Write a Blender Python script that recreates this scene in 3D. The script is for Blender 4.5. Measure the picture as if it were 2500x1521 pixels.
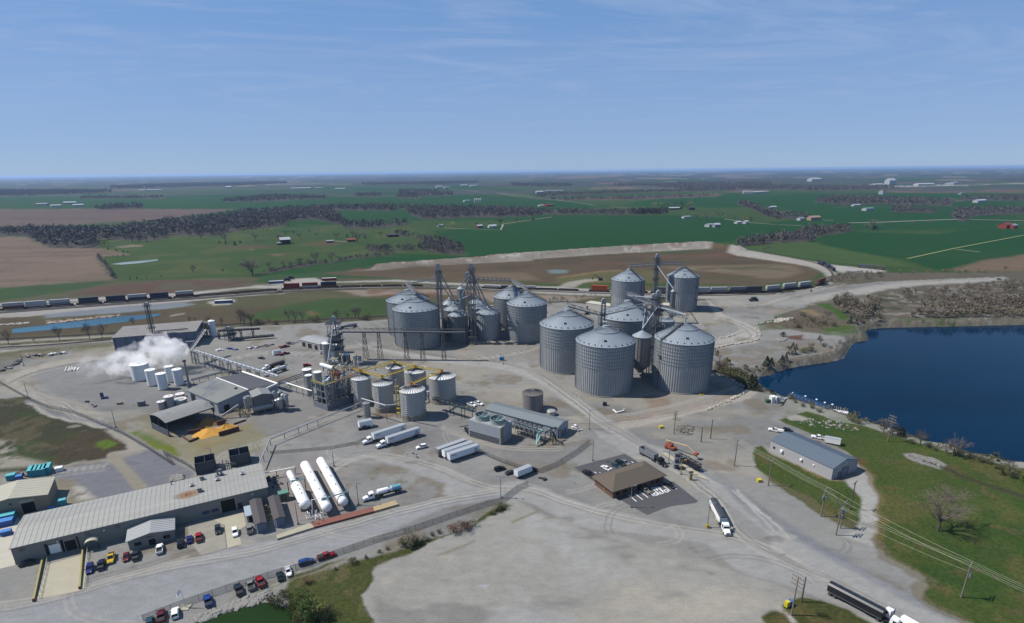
import bpy,bmesh,math,random
import numpy as np
from mathutils import Matrix,Vector
from mathutils.geometry import tessellate_polygon
for o in list(bpy.data.objects):bpy.data.objects.remove(o)
SC=bpy.context.scene
COL=SC.collection
rnd=random.Random(7)
R=math.radians
# ---------------- camera ----------------
F,XC,YC,HY,SL,CAMZ=1405.,1250.,905.,417.,-0.0104,118.0
roll=-math.atan(SL)
TH=math.atan((YC-HY)*math.cos(roll)/F)
cd=bpy.data.cameras.new('camera');cam=bpy.data.objects.new('camera',cd);COL.objects.link(cam)
SC.camera=cam
cd.sensor_width=36.0;cd.sensor_fit='HORIZONTAL'
cd.lens=36.0*F/2500.0
cd.shift_y=(YC-760.5)/2500.0
cd.clip_start=1.0;cd.clip_end=200000.0
cam.location=(0,0,CAMZ)
cam.rotation_euler=(Matrix.Rotation(math.pi/2-TH,3,'X')@Matrix.Rotation(-roll,3,'Z')).to_euler()
# ---------------- sky, sun, exposure ----------------
SUN_EL,SUN_AZ=R(52),R(175.5)
w=bpy.data.worlds.new('World');SC.world=w;w.use_nodes=True
nt=w.node_tree;nt.nodes.clear()
wo=nt.nodes.new('ShaderNodeOutputWorld');bg=nt.nodes.new('ShaderNodeBackground')
sky=nt.nodes.new('ShaderNodeTexSky');sky.sky_type='NISHITA';sky.sun_disc=False
sky.sun_elevation=SUN_EL;sky.sun_rotation=R(90)-SUN_AZ
sky.air_density=0.9;sky.dust_density=0.0;sky.ozone_density=5.0;sky.altitude=4500
bg.inputs[1].default_value=0.08
tc=nt.nodes.new('ShaderNodeTexCoord')
sep=nt.nodes.new('ShaderNodeSeparateXYZ');nt.links.new(tc.outputs['Generated'],sep.inputs[0])
mx=nt.nodes.new('ShaderNodeMath');mx.operation='MAXIMUM';mx.inputs[1].default_value=0.03
nt.links.new(sep.outputs['Z'],mx.inputs[0])
dv=nt.nodes.new('ShaderNodeVectorMath');dv.operation='DIVIDE'
cmbz=nt.nodes.new('ShaderNodeCombineXYZ')
for i in range(3):nt.links.new(mx.outputs[0],cmbz.inputs[i])
nt.links.new(tc.outputs['Generated'],dv.inputs[0]);nt.links.new(cmbz.outputs[0],dv.inputs[1])
mp=nt.nodes.new('ShaderNodeMapping');mp.inputs['Scale'].default_value=(0.4,0.62,0.0);mp.inputs['Rotation'].default_value=(0,0,R(-20))
nt.links.new(dv.outputs[0],mp.inputs[0])
n1=nt.nodes.new('ShaderNodeTexNoise');n1.inputs['Scale'].default_value=0.9;n1.inputs['Detail'].default_value=7;n1.inputs['Roughness'].default_value=0.62;n1.inputs['Distortion'].default_value=2.4
nt.links.new(mp.outputs[0],n1.inputs['Vector'])
cr=nt.nodes.new('ShaderNodeValToRGB');cr.color_ramp.elements[0].position=0.45;cr.color_ramp.elements[1].position=0.72
cr.color_ramp.elements[0].color=(0,0,0,1);cr.color_ramp.elements[1].color=(0.5,0.5,0.5,1)
nt.links.new(n1.outputs['Fac'],cr.inputs[0])
mixc=nt.nodes.new('ShaderNodeMixRGB');mixc.inputs['Color2'].default_value=(4.2,4.9,6.9,1)
veil=nt.nodes.new('ShaderNodeMixRGB');veil.inputs['Fac'].default_value=.55;veil.inputs['Color2'].default_value=(2.2,4.1,7.4,1)
nt.links.new(sky.outputs[0],veil.inputs['Color1']);hzr=nt.nodes.new('ShaderNodeMapRange');hzr.inputs[1].default_value=0.0;hzr.inputs[2].default_value=.22;hzr.inputs[3].default_value=.62;hzr.inputs[4].default_value=0.0;nt.links.new(sep.outputs['Z'],hzr.inputs[0])
low=nt.nodes.new('ShaderNodeMixRGB');low.inputs['Color2'].default_value=(3.0,3.75,5.2,1);nt.links.new(hzr.outputs[0],low.inputs['Fac']);nt.links.new(veil.outputs[0],low.inputs['Color1']);nt.links.new(low.outputs[0],mixc.inputs['Color1'])
fd=nt.nodes.new('ShaderNodeMapRange');fd.inputs[1].default_value=.04;fd.inputs[2].default_value=.22;nt.links.new(sep.outputs['Z'],fd.inputs[0]);cm=nt.nodes.new('ShaderNodeMath');cm.operation='MULTIPLY';nt.links.new(cr.outputs[0],cm.inputs[0]);nt.links.new(fd.outputs[0],cm.inputs[1]);nt.links.new(cm.outputs[0],mixc.inputs['Fac'])
nt.links.new(mixc.outputs[0],bg.inputs[0]);nt.links.new(bg.outputs[0],wo.inputs[0])
sl=bpy.data.lights.new('sun','SUN');sl.energy=5.0;sl.angle=R(0.53);sl.color=(1.0,0.93,0.84)
so=bpy.data.objects.new('sun',sl);COL.objects.link(so)
sd=Vector((math.cos(SUN_EL)*math.cos(SUN_AZ),math.cos(SUN_EL)*math.sin(SUN_AZ),math.sin(SUN_EL)))
so.rotation_euler=sd.to_track_quat('Z','Y').to_euler()
so.location=(-200,60,300)
SC.render.engine='CYCLES'
SC.view_settings.view_transform='Standard';SC.view_settings.look='None'
SC.view_settings.exposure=0.42;SC.view_settings.gamma=1.0
try:
    SC.cycles.volume_bounces=8;SC.cycles.max_bounces=6;SC.cycles.transparent_max_bounces=16
except Exception:pass
# ---------------- the place's survey: image readings to ground positions ----------------
_cr,_sr,_ct,_st=math.cos(roll),math.sin(roll),math.cos(TH),math.sin(TH)
def G(px,py,z=0.0):
    """point of the horizontal plane at height z"""
    x=(px-XC)/F;y=-(py-YC)/F
    u=x*_cr+y*_sr;v=-x*_sr+y*_cr
    d=(u,_ct+v*_st,-_st+v*_ct)
    t=(z-CAMZ)/d[2]
    return Vector((d[0]*t,d[1]*t,z))
def P(X,Y,Z):
    dz=Z-CAMZ
    wv=Y*_ct-dz*_st;u=X/wv;v=(Y*_st+dz*_ct)/wv
    return XC+F*(u*_cr-v*_sr),YC-F*(u*_sr+v*_cr)
def depth(p):return p[1]*_ct-(p[2]-CAMZ)*_st
def Hat(base,ty):
    """height above the ground position base at which the image row ty is reached"""
    lo,hi=0.0,CAMZ*1.2
    for _ in range(50):
        m=(lo+hi)/2
        if P(base[0],base[1],m)[1]>ty:lo=m
        else:hi=m
    return lo
FR={'A1':(0,380,.28409),'A2':(600,380,.28409),'A3':(1200,380,.28409),'A4':(1800,380,.28409),
 'B1':(0,740,.18263),'B2':(350,740,.18263),'B3':(350,900,.18263),'B4':(700,760,.18263),
 'C1':(0,980,.18263),'C2':(0,1250,.18263),'C3':(400,1100,.18263),'C4':(350,1250,.20292),
 'D1':(920,620,.18263),'D2':(1300,600,.20292),'D3':(1300,740,.22321),'D4':(1750,660,.2001),
 'E1':(860,940,.24351),'E2':(1380,1000,.22017),'E3':(1800,940,.28409),'E4':(1800,1300,.28409),'E5':(800,1200,.24351),
 'F1':(870,1030,.10146),'F2':(1120,970,.12175),'F3':(1980,1380,.12175),'F4':(700,760,.11343),'F5':(860,860,.12008),'F7':(730,860,.10006),'X':(0,0,1)}
def q(f,x,y):a=FR[f];return(a[0]+x*a[2],a[1]+y*a[2])
def pts(s):
    """'A1 x,y x,y A2 x,y' -> image readings"""
    out=[];f='X'
    for t in s.split():
        if t in FR:f=t
        else:
            x,y=t.split(',');out.append(q(f,float(x),float(y)))
    return out
def g(f,x,y,z=0.0):return G(*q(f,x,y),z)
def GP(s,z=0.0):return[G(x,y,z)for x,y in pts(s)]
def lin(c):
    c=np.asarray(c,float)/255.0
    return np.where(c<=0.04045,c/12.92,((c+0.055)/1.055)**2.4)*(.56 if c.min()<.77 else.88)
def gl(c):
    """ground cover: plants and soil are darker than they look beside pale gravel"""
    s_=(max(c)-min(c))/max(c);return lin(c)*(1-.42*min(1,max(0,(s_-.08)/.2)))*.94
# ---------------- materials ----------------
MATS={}
def mat(name,rgb,rough=0.6,metal=0.0,noise=0.0,nscale=1.0,bump=0.0,stretch=(1,1,1),spec=0.5,rust=None,emit=None):
    if name in MATS:return MATS[name]
    m=bpy.data.materials.new(name);m.use_nodes=True;t=m.node_tree;b=t.nodes['Principled BSDF']
    c=lin(rgb);b.inputs['Roughness'].default_value=rough;b.inputs['Metallic'].default_value=metal
    b.inputs['Specular IOR Level'].default_value=spec
    b.inputs['Base Color'].default_value=(*c,1)
    if noise or bump or rust:
        tcn=t.nodes.new('ShaderNodeTexCoord');mpn=t.nodes.new('ShaderNodeMapping');mpn.inputs['Scale'].default_value=stretch
        t.links.new(tcn.outputs['Object'],mpn.inputs[0])
        nz=t.nodes.new('ShaderNodeTexNoise');nz.inputs['Scale'].default_value=nscale;nz.inputs['Detail'].default_value=6;nz.inputs['Roughness'].default_value=0.65
        t.links.new(mpn.outputs[0],nz.inputs['Vector'])
        mr=t.nodes.new('ShaderNodeMapRange');mr.inputs[1].default_value=0.3;mr.inputs[2].default_value=0.7
        mr.inputs[3].default_value=1-noise;mr.inputs[4].default_value=1+noise*0.6
        t.links.new(nz.outputs['Fac'],mr.inputs[0])
        vm=t.nodes.new('ShaderNodeVectorMath');vm.operation='SCALE';vm.inputs[0].default_value=c
        t.links.new(mr.outputs[0],vm.inputs['Scale']);last=vm.outputs[0]
        if rust:
            nr=t.nodes.new('ShaderNodeTexNoise');nr.inputs['Scale'].default_value=rust[1];nr.inputs['Detail'].default_value=8;nr.inputs['Roughness'].default_value=.7
            t.links.new(mpn.outputs[0],nr.inputs['Vector'])
            rr=t.nodes.new('ShaderNodeMapRange');rr.inputs[1].default_value=rust[2];rr.inputs[2].default_value=rust[2]+.16
            t.links.new(nr.outputs['Fac'],rr.inputs[0])
            mm=t.nodes.new('ShaderNodeMixRGB');mm.inputs['Color2'].default_value=(*lin(rust[0]),1)
            t.links.new(rr.outputs[0],mm.inputs['Fac']);t.links.new(last,mm.inputs['Color1']);last=mm.outputs[0]
        t.links.new(last,b.inputs['Base Color'])
        if bump:
            bn=t.nodes.new('ShaderNodeBump');bn.inputs['Strength'].default_value=bump;bn.inputs['Distance'].default_value=0.1
            t.links.new(nz.outputs['Fac'],bn.inputs['Height']);t.links.new(bn.outputs[0],b.inputs['Normal'])
    MATS[name]=m;return m
# ---------------- mesh building ----------------
class MB:
    def __init__(s):s.v=[];s.f=[]
    def add(s,vs,fs):
        n=len(s.v);s.v.extend([tuple(a)for a in vs]);s.f.extend([tuple(i+n for i in f)for f in fs]);return s
    def box(s,x0,y0,z0,x1,y1,z1,M=None):
        vs=[Vector((x,y,z))for z in(z0,z1)for x,y in((x0,y0),(x1,y0),(x1,y1),(x0,y1))]
        if M is not None:vs=[M@a for a in vs]
        return s.add(vs,[(3,2,1,0),(4,5,6,7),(0,1,5,4),(1,2,6,5),(2,3,7,6),(3,0,4,7)])
    def prism(s,poly,z0,z1):
        n=len(poly);vs=[(p[0],p[1],z0)for p in poly]+[(p[0],p[1],z1)for p in poly]
        a=sum(poly[i][0]*poly[(i+1)%n][1]-poly[(i+1)%n][0]*poly[i][1]for i in range(n))
        idx=list(range(n))if a>0 else list(range(n))[::-1]
        fs=[tuple(i+n for i in idx),tuple(reversed(idx))]
        for k in range(n):
            i,j=idx[k],idx[(k+1)%n];fs.append((i,j,j+n,i+n))
        return s.add(vs,fs)
    def extr(s,prof,y0,y1,M=None):
        """profile in (x,z) extruded along y"""
        n=len(prof);vs=[Vector((p[0],y,p[1]))for y in(y0,y1)for p in prof]
        if M is not None:vs=[M@a for a in vs]
        fs=[tuple(range(n)),tuple(range(2*n-1,n-1,-1))]+[(i,i+n,(i+1)%n+n,(i+1)%n)for i in range(n)]
        return s.add(vs,fs)
    def cyl(s,a,b,r0,r1=None,n=10,cap=True):
        a=Vector(a);b=Vector(b);r1=r0 if r1 is None else r1
        d=(b-a);
        if d.length<1e-6:return s
        d.normalize();u=d.orthogonal().normalized()if abs(d.z)<0.999 else Vector((1,0,0));v=d.cross(u)
        vs=[]
        for c,r in((a,r0),(b,r1)):
            for i in range(n):
                t=2*math.pi*(i+.5)/n;vs.append(c+u*(r*math.cos(t))+v*(r*math.sin(t)))
        fs=[(i,(i+1)%n,(i+1)%n+n,i+n)for i in range(n)]
        if cap:fs+=[tuple(range(n-1,-1,-1)),tuple(range(n,2*n))]
        return s.add(vs,fs)
    def lathe(s,c,prof,n=24,cap=True):
        """prof: (r,z) from bottom to top round the vertical through c"""
        vs=[];k=len(prof)
        for r,z in prof:
            for i in range(n):
                t=2*math.pi*i/n;vs.append((c[0]+r*math.cos(t),c[1]+r*math.sin(t),c[2]+z))
        fs=[(j*n+i,j*n+(i+1)%n,(j+1)*n+(i+1)%n,(j+1)*n+i)for j in range(k-1)for i in range(n)]
        if cap:fs+=[tuple(range(n-1,-1,-1)),tuple(range((k-1)*n,k*n))]
        return s.add(vs,fs)
    def path(s,ps,r,n=6):
        for a,b in zip(ps,ps[1:]):s.cyl(a,b,r,n=n)
        return s
    def bar(s,a,b,w,h=None):
        """square bar from a to b"""
        h=h or w;a=Vector(a);b=Vector(b);d=b-a;L=d.length
        if L<1e-6:return s
        M=Matrix.Translation(a)@d.to_track_quat('X','Z').to_matrix().to_4x4()
        return s.box(0,-w/2,-h/2,L,w/2,h/2,M)
    def truss(s,a,b,w,h,n,t=0.15):
        """box truss from a to b: four chords and zigzag braces"""
        a=Vector(a);b=Vector(b);d=(b-a)
        M=Matrix.Translation(a)@d.to_track_quat('X','Z').to_matrix().to_4x4();L=d.length
        c=[(-w/2,0),(w/2,0),(w/2,h),(-w/2,h)]
        for y,z in c:s.bar(M@Vector((0,y,z)),M@Vector((L,y,z)),t)
        for i in range(n):
            x0,x1=L*i/n,L*(i+1)/n
            for k in range(4):
                p,r_=c[k],c[(k+1)%4]
                if i%2:p,r_=r_,p
                s.bar(M@Vector((x0,p[0],p[1])),M@Vector((x1,r_[0],r_[1])),t*.7)
        return s
    def mesh(s,name,material,smooth=None):
        m=bpy.data.meshes.new(name);m.from_pydata(s.v,[],s.f)
        m.materials.append(material)
        if smooth is not None:
            m.shade_smooth();m.set_sharp_from_angle(angle=R(smooth))
        m.update();return m
def tag(o,label=None,cat=None,group=None,kind=None):
    if label:o['label']=label
    if cat:o['category']=cat
    if group:o['group']=group
    if kind:o['kind']=kind
    return o
def thing(name,label,cat,loc=(0,0,0),rz=0.0,group=None):
    o=bpy.data.objects.new(name,None);COL.objects.link(o);o.location=loc;o.rotation_euler=(0,0,rz)
    o.empty_display_size=0.5
    return tag(o,label,cat,group)
def part(name,mb,material,parent=None,smooth=None,wl=None,label=None):
    """one mesh object; wl = world origin when the builder used world coordinates"""
    if wl is not None:mb.v=[(a[0]-wl[0],a[1]-wl[1],a[2]-wl[2])for a in mb.v]
    o=bpy.data.objects.new(name,mb.mesh(name,material,smooth));COL.objects.link(o)
    if parent is not None:o.parent=parent
    if label:o['label']=label
    return o
def solo(name,mb,material,label,cat,loc=(0,0,0),rz=0.0,group=None,smooth=None,kind=None):
    o=part(name,mb,material,None,smooth);o.location=loc;o.rotation_euler=(0,0,rz)
    return tag(o,label,cat,group,kind)
KIDS={}
def copy_tree(o,loc=None,rz=None,label=None,parent=None,group=None,scale=None):
    c=o.copy();COL.objects.link(c)
    if parent is not None:c.parent=parent
    for ch in[x for x in o.children]:copy_tree(ch,parent=c)
    if loc is not None:c.location=loc
    if rz is not None:c.rotation_euler=(0,0,rz)
    if label:c['label']=label
    if group:c['group']=group
    if scale:c.scale=scale if hasattr(scale,'__len__')else(scale,)*3
    return c
# ---------------- the land: one continuous sheet, painted with its real ground colours ----------------
def _h(ix,iy,s):
    n=(ix.astype(np.int64)*374761393+iy.astype(np.int64)*668265263+s*974634777)&0xffffffff
    n=((n^(n>>13))*1274126177)&0xffffffff
    return((n^(n>>16))&0xffff)/65535.0
def vn(x,y,sc,s=0,octv=3):
    out=np.zeros_like(x);amp=1.0;tot=0
    for o in range(octv):
        X=x/sc;Y=y/sc;ix=np.floor(X);iy=np.floor(Y);fx=X-ix;fy=Y-iy
        fx=fx*fx*(3-2*fx);fy=fy*fy*(3-2*fy)
        a=_h(ix,iy,s+o);b=_h(ix+1,iy,s+o);c=_h(ix,iy+1,s+o);d=_h(ix+1,iy+1,s+o)
        out+=amp*((a*(1-fx)+b*fx)*(1-fy)+(c*(1-fx)+d*fx)*fy);tot+=amp;amp*=.55;sc=sc/2.1
    return out/tot
NA,NR=1500,660
az=np.linspace(R(40),R(140),NA)
ph=np.concatenate([np.linspace(R(50),R(0.55),NR-8),R(1)*np.array([.5,.45,.4,.35,.3,.24,.18,.115])])
rg=CAMZ/np.tan(ph)
RR,AA=np.meshgrid(rg,az,indexing='ij')
GX=(RR*np.cos(AA)).ravel();GY=(RR*np.sin(AA)).ravel();GR=RR.ravel()
def sdist(poly,x,y):
    n=len(poly);best=np.full(x.shape,1e18);ins=np.zeros(x.shape,bool)
    for i in range(n):
        ax,ay=poly[i];bx,by=poly[(i+1)%n]
        dx,dy=bx-ax,by-ay;L=dx*dx+dy*dy+1e-9
        t=np.clip(((x-ax)*dx+(y-ay)*dy)/L,0,1)
        best=np.minimum(best,(x-ax-t*dx)**2+(y-ay-t*dy)**2)
        if ay!=by:
            c=((ay>y)!=(by>y))&(x<dx*(y-ay)/(by-ay)+ax);ins^=c
    return np.where(ins,1,-1)*np.sqrt(best)
def ldist(line,x,y):
    best=np.full(x.shape,1e18)
    for(ax,ay),(bx,by)in zip(line,line[1:]):
        dx,dy=bx-ax,by-ay;L=dx*dx+dy*dy+1e-9
        t=np.clip(((x-ax)*dx+(y-ay)*dy)/L,0,1)
        best=np.minimum(best,(x-ax-t*dx)**2+(y-ay-t*dy)**2)
    return np.sqrt(best)
GC=np.tile(lin((160,159,153)),(GX.size,1));GA=np.zeros(GX.size);GK=np.zeros(GX.size,int)
KN=['ground','road','field','grass','track_bed','pasture']
W1=vn(GX,GY,9,1,4)-.5;W2=vn(GX,GY,9,5,4)-.5
BX=[None]
def _bb(P_,m):
    xs=[p[0]for p in P_];ys=[p[1]for p in P_]
    return np.nonzero((GX>min(xs)-m)&(GX<max(xs)+m)&(GY>min(ys)-m)&(GY<max(ys)+m))[0]
def paint(s,rgb,feather=1.5,cls=None,cover=None,warp=1.0,var=0.0,a=1.0,poly=None,line=None,w=None,z=0.0):
    P2=[(p[0],p[1])for p in(poly if poly is not None else GP(s,z))]
    far=max(1.0,np.mean([math.hypot(*p)for p in P2])/250.0)
    fe=feather*far;wa=warp*far
    idx=_bb(P2,fe+wa*3+(w or 0)*2)
    if not len(idx):return
    x=GX[idx]+W1[idx]*wa*3;y=GY[idx]+W2[idx]*wa*3
    sdv=(w/2-ldist(P2,x,y))if w is not None else sdist(P2,x,y)
    m=np.clip(.5+sdv/fe,0,1);m=m*m*(3-2*m)*a
    c=gl(rgb)[None,:]
    if var:c=c*(1+var*2*(vn(x,y,14*far,31,4)-.5))[:,None]
    GC[idx]=GC[idx]*(1-m[:,None])+c*m[:,None]
    if cover is not None:GA[idx]=GA[idx]*(1-m)+cover*m
    if cls is not None:GK[idx[m>.5*a]]=KN.index(cls)
def mott(s,rgb,sc,thr,soft=.08,a=1.0,seed=3,cover=None,feather=3.0,stretch=(1,1)):
    """patches of another ground cover inside a region"""
    P2=[(p[0],p[1])for p in GP(s)];idx=_bb(P2,0);x,y=GX[idx],GY[idx]
    far=max(1.0,np.mean([math.hypot(*p)for p in P2])/250.0)
    m=np.clip(sdist(P2,x,y)/(feather*far),0,1)
    n=vn(x*stretch[0],y*stretch[1],sc,seed,4)
    m=m*np.clip((n-thr)/soft,0,1)*a
    GC[idx]=GC[idx]*(1-m[:,None])+gl(rgb)[None,:]*m[:,None]
    if cover is not None:GA[idx]=GA[idx]*(1-m)+cover*m
WHEAT=(26,94,26);PAST=(74,106,40);TAN=(152,132,112);BROWN=(126,106,96);WOOD=(84,80,74);GRAV=(149,149,146)
LIGHT=(163,163,161)
# -- far country
WOODS=(
 ('A1 0,690 220,690 420,790 850,795 830,720 1300,735 1500,690 1850,690 2100,640 2464,600 2464,500 2150,490 1800,540 1300,590 1000,640 0,650',15,16,46,'long bare wood between the brown field and the left pasture'),
 ('A2 0,560 200,570 600,550 830,600 860,630 1060,630 1380,600 1400,575 1060,590 880,590 800,520 760,500 760,470 1300,480 1300,440 800,440 0,490',16,16,44,'broad bare wood across the middle left'),('A2 1380,490 1520,550 2464,520 2464,465 1300,445 1390,480',16,15,44,'bare wood behind the farm lane left of centre'),('A3 0,520 600,505 1100,510 1500,500 1480,480 1000,490 600,480 0,480',14,14,44,'thin bare wood along the top of the big wheat field'),
 ('A2 1300,690 1700,730 1850,790 1880,850 1680,845 1480,805 1560,760 1450,700 1300,670',10,11,60,'bare thicket at the corner of the big wheat field'),('A2 1050,830 1200,820 1450,815 1500,800 1150,800 1040,800',9,10,60,'bare thicket in the pasture bend'),('A1 830,862 850,862 1020,1060 980,1068',6,6,60,'dark hedge along the right edge of the tan field'),('A2 150,1020 500,955 900,895 1300,848 1300,836 900,880 400,945 150,1000',6,5,50,'low hedge above the narrow wheat strip'),
 ('A4 0,782 340,748 650,738 640,700 1000,655 990,640 620,640 490,690 0,755',11,14,60,'dark bare wood at the right end of the big wheat field'),('A4 0,425 280,490 300,540 600,540 590,520 330,505 100,430 0,412',16,14,40,'bare wood strip beyond the light pasture at right'),('A3 2130,420 2464,560 2464,520 2150,395',14,14,44,'bare wood strip running down from the far farmstead'),
 ('A4 640,400 900,425 1300,415 1850,435 1850,395 1500,380 1150,365 800,365',20,16,36,'wide bare wood in the right middle distance'),('A4 1320,490 1680,495 1700,470 1350,455',16,14,40,'bare wood patch right of the green barn'),('A4 1860,540 1960,575 2020,520 2464,500 2464,455 1860,470',16,13,40,'scattered bare wood at the far right'),('A4 1930,385 2464,390 2464,360 1930,365',24,16,32,'far bare wood behind the white roofed barn'),
 ('A1 0,352 270,345 955,322 955,300 270,300 0,300',26,17,30,'far bare wood at the upper left'),('A1 700,373 1420,368 1420,356 700,362',22,14,30,'thin bare tree belt in the left wheat'),('A1 830,468 1220,455 1220,432 1000,432 830,450',18,15,36,'bare grove beside the white farm at left'),('A1 1905,402 2464,398 A2 0,398 690,372 690,358 230,345 A1 1950,380',22,15,34,'long bare grove in the left wheat fields'),('A2 945,354 1160,352 1160,328 945,330',22,14,34,'square bare grove in the wheat'),
 ('A2 1300,368 1500,372 1500,350 1775,348 1775,310 1320,300',24,15,32,'larger bare grove right of the square one'),('A3 380,360 1000,330 2100,300 2100,285 1000,315 400,335',24,15,32,'bare wood belt behind the grain farm'),('A3 500,385 1300,372 1900,348 1900,342 1300,362 500,376',18,12,34,'bare tree line along the tan field'),('A3 1200,500 1310,505 1510,500 1510,488 1200,488',9,15,60,'dark pine row along the top of the big wheat field'),
 ('A3 170,265 690,270 690,245 170,240',30,16,28,'far bare wood above the grain farm'),('A3 1050,265 1330,262 1650,290 2400,285 2400,235 1500,240 1050,250',32,17,28,'far bare woods right of the tan strips'),('A4 0,285 500,300 900,305 1350,285 1350,262 900,270 500,262 0,262',30,16,28,'far bare woods in front of the pale town'),('A2 1000,255 1700,252 2000,235 2000,222 1000,235',34,16,26,'far bare woods above the groves'),('A1 950,290 2000,262 2464,240 2464,225 1500,240 950,262',34,16,26,'far bare woods at left beyond the farms'))
def country():
    idx=np.nonzero(GR>820)[0];x,y=GX[idx],GY[idx];r=GR[idx]
    ca,sa=math.cos(R(12)),math.sin(R(12));u=x*ca+y*sa;v=-x*sa+y*ca
    su,sv=620.0,480.0
    row=np.floor(v/sv+.3*np.floor(u/2500));cell=_h(np.floor(u/su+row*.37),row,3)
    pal=np.array([gl(c_)for c_ in((34,94,40),(40,98,42),(74,104,46),(54,96,46),(134,118,100),(36,92,42),(84,100,60),(112,96,84))])
    c=pal[np.minimum((cell*8).astype(int),7)]
    k=np.where(cell<.26,2,5)
    wd=vn(x,y*1.0,900,71,4);lim=np.interp(r,[800,2500,5000,12000],[.80,.52,.44,.36])
    m=np.clip((wd-lim)/.03,0,1)[:,None]
    c=c*(1-m)+gl((58,62,60))[None,:]*m
    c=c*(0.92+.16*vn(x,y,300,12,3))[:,None]
    GC[idx]=c;GA[idx]=.5;GK[idx]=np.where(m[:,0]>.5,KN.index('grass'),k)
country()
paint('X -900,455 3400,455 3400,900 -900,900',PAST,20,'pasture',.6,warp=4,var=.08)
paint('A1 -900,330 0,345 500,345 950,310 1300,330 2464,290 A2 1000,250 1900,250 2464,300 A3 600,340 2000,320 A4 300,320 1200,320 2464,330 2464,640 -200,640 A3 2464,600 A2 2464,560 1500,560 1100,600 A1 2464,600 1500,520 0,450 -900,450',WHEAT,8,'field',.5,warp=3,var=.1)
paint('A3 -100,330 500,380 1100,440 1700,500 2464,520 2464,440 1900,380 1400,370 800,370 300,330',PAST,6,'pasture',.6)
paint('A3 1100,430 1400,370 1900,350 2464,400 2464,440 1800,450',WHEAT,6,'field',.5)
paint('A3 1000,440 1800,440 1830,450 2000,470 2100,540 1600,510 600,515 400,470',PAST,5,'pasture',.6)
for s,c in(('A1 -900,470 600,455 2050,460 1700,505 1500,530 1200,560 400,605 -900,620',BROWN),('A1 950,290 1200,280 1240,300 970,315',(140,116,104)),
    ('A1 1310,240 1460,235 1460,270 1310,275',(122,112,104)),('A1 1950,260 2100,245 2464,240 A2 280,245 0,262',(160,148,130)),
    ('A4 1240,312 1400,282 2464,290 2464,318 1500,318',(132,112,96)),('A4 -60,292 330,280 250,310 -100,320',(130,110,92)),
    ('A3 760,285 1000,270 1630,265 1670,285 1100,292',(150,130,110)),('A3 520,197 760,165 1100,182 700,200',(150,122,104)),
    ('A3 870,245 950,228 1330,240 1300,262 1150,250',(142,112,98)),('A3 490,372 1000,350 2000,322 1950,350 1300,378 600,388',(130,110,92)),
    ('A4 1780,370 1850,370 1950,395 1850,395',(126,110,92)),('A3 1930,170 2000,160 2400,165 2300,182 1950,180',(140,112,100))):
    paint(s,c,4,'field',.3,warp=1,var=.12)
mott('A1 -900,470 2050,460 1200,560 400,600 -900,620',(98,84,84),90,.52,.1,.7,9,stretch=(.35,1))
paint('A1 -1500,700 220,698 420,792 880,800 1120,850 850,872 980,1070 600,1092 -1500,1250',TAN,3,'field',.35,warp=1,var=.08)
mott('A1 -1500,700 220,698 420,792 880,800 1120,850 850,872 980,1070 600,1092 -1500,1250',(128,108,94),30,.5,.12,.6,5,stretch=(.25,1.4))
paint('A2 160,1005 900,882 1300,842 1900,862 1960,870 1200,955 600,1012 140,1040',WHEAT,3,'field',.5,var=.08)
paint('A2 1600,650 2200,600 2464,562 A3 80,600 600,515 1600,522 2000,560 2464,600 A4 480,600 500,640 430,690 0,742 A3 2040,742 1840,752 1000,812 0,872 A2 1900,860 1880,790 1700,700',(24,92,24),3,'field',.5,warp=.8,var=.1)
paint('A2 780,482 1250,480 1430,540 1520,556 900,592 850,545',WHEAT,3,'field',.5)
paint('A2 180,618 400,606 690,620 560,655 320,660',WHEAT,3,'field',.5)
paint('A4 0,450 100,480 300,500 600,540 200,582 0,582',PAST,4,'pasture',.6)
paint('A4 680,702 1000,652 1700,680 2000,632 2700,640 2700,850 1900,982 1700,982 1430,892 1000,822 730,762',(26,92,28),3,'field',.5,var=.08)
paint('A4 60,792 500,735 640,748 730,772 1250,872 1560,962 1000,935 600,885',(86,116,56),3,'pasture',.6,var=.15)
paint('A4 2700,830 2464,850 2100,902 1800,987 1950,995 2700,995',(150,128,104),4,'field',.4)
mott('A1 850,620 2464,600 A2 1500,560 1600,650 1900,860 900,880 100,1020 A1 1000,1070 850,880',(112,120,66),60,.5,.15,.6,17)
mott('A1 850,620 2464,600 A2 1500,560 1600,650 1900,860 900,880 100,1020 A1 1000,1070 850,880',(70,102,50),40,.58,.12,.5,27)
mott('X -200,430 2700,430 2700,600 -200,600',(96,112,62),120,.6,.1,.5,33)
for s in('A1 990,782 1130,765 1222,768 1210,785 1050,792','A2 200,850 270,842 330,850 280,862','A2 20,800 80,800 60,812'):
    paint(s,(150,138,118),2,warp=.5)
for s in('A2 550,745 700,730 850,745 700,785 560,775','A2 0,770 100,765 200,785 50,795','A2 200,850 440,825 300,865','A1 1850,780 2300,770 2350,790 2000,800','A2 90,870 150,880 100,890'):
    paint(s,(122,100,76),8,'ground',.3,warp=2,a=.75)
paint('A4 1160,262 1500,258 1900,248 2464,238 2464,244 1900,256 1500,264',(190,188,180),8,'ground',0,warp=3)
mott('X -400,442 2900,408 2900,470 1300,490 -400,478',(72,76,72),260,.50,.06,.9,303,stretch=(.35,1))
mott('X -400,440 2900,406 2900,440 -400,458',(150,138,122),300,.66,.03,.8,323,stretch=(.3,1))
for w_ in WOODS:paint(w_[0],(80,76,72),2,'grass',.7,warp=1,var=.2)
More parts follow.
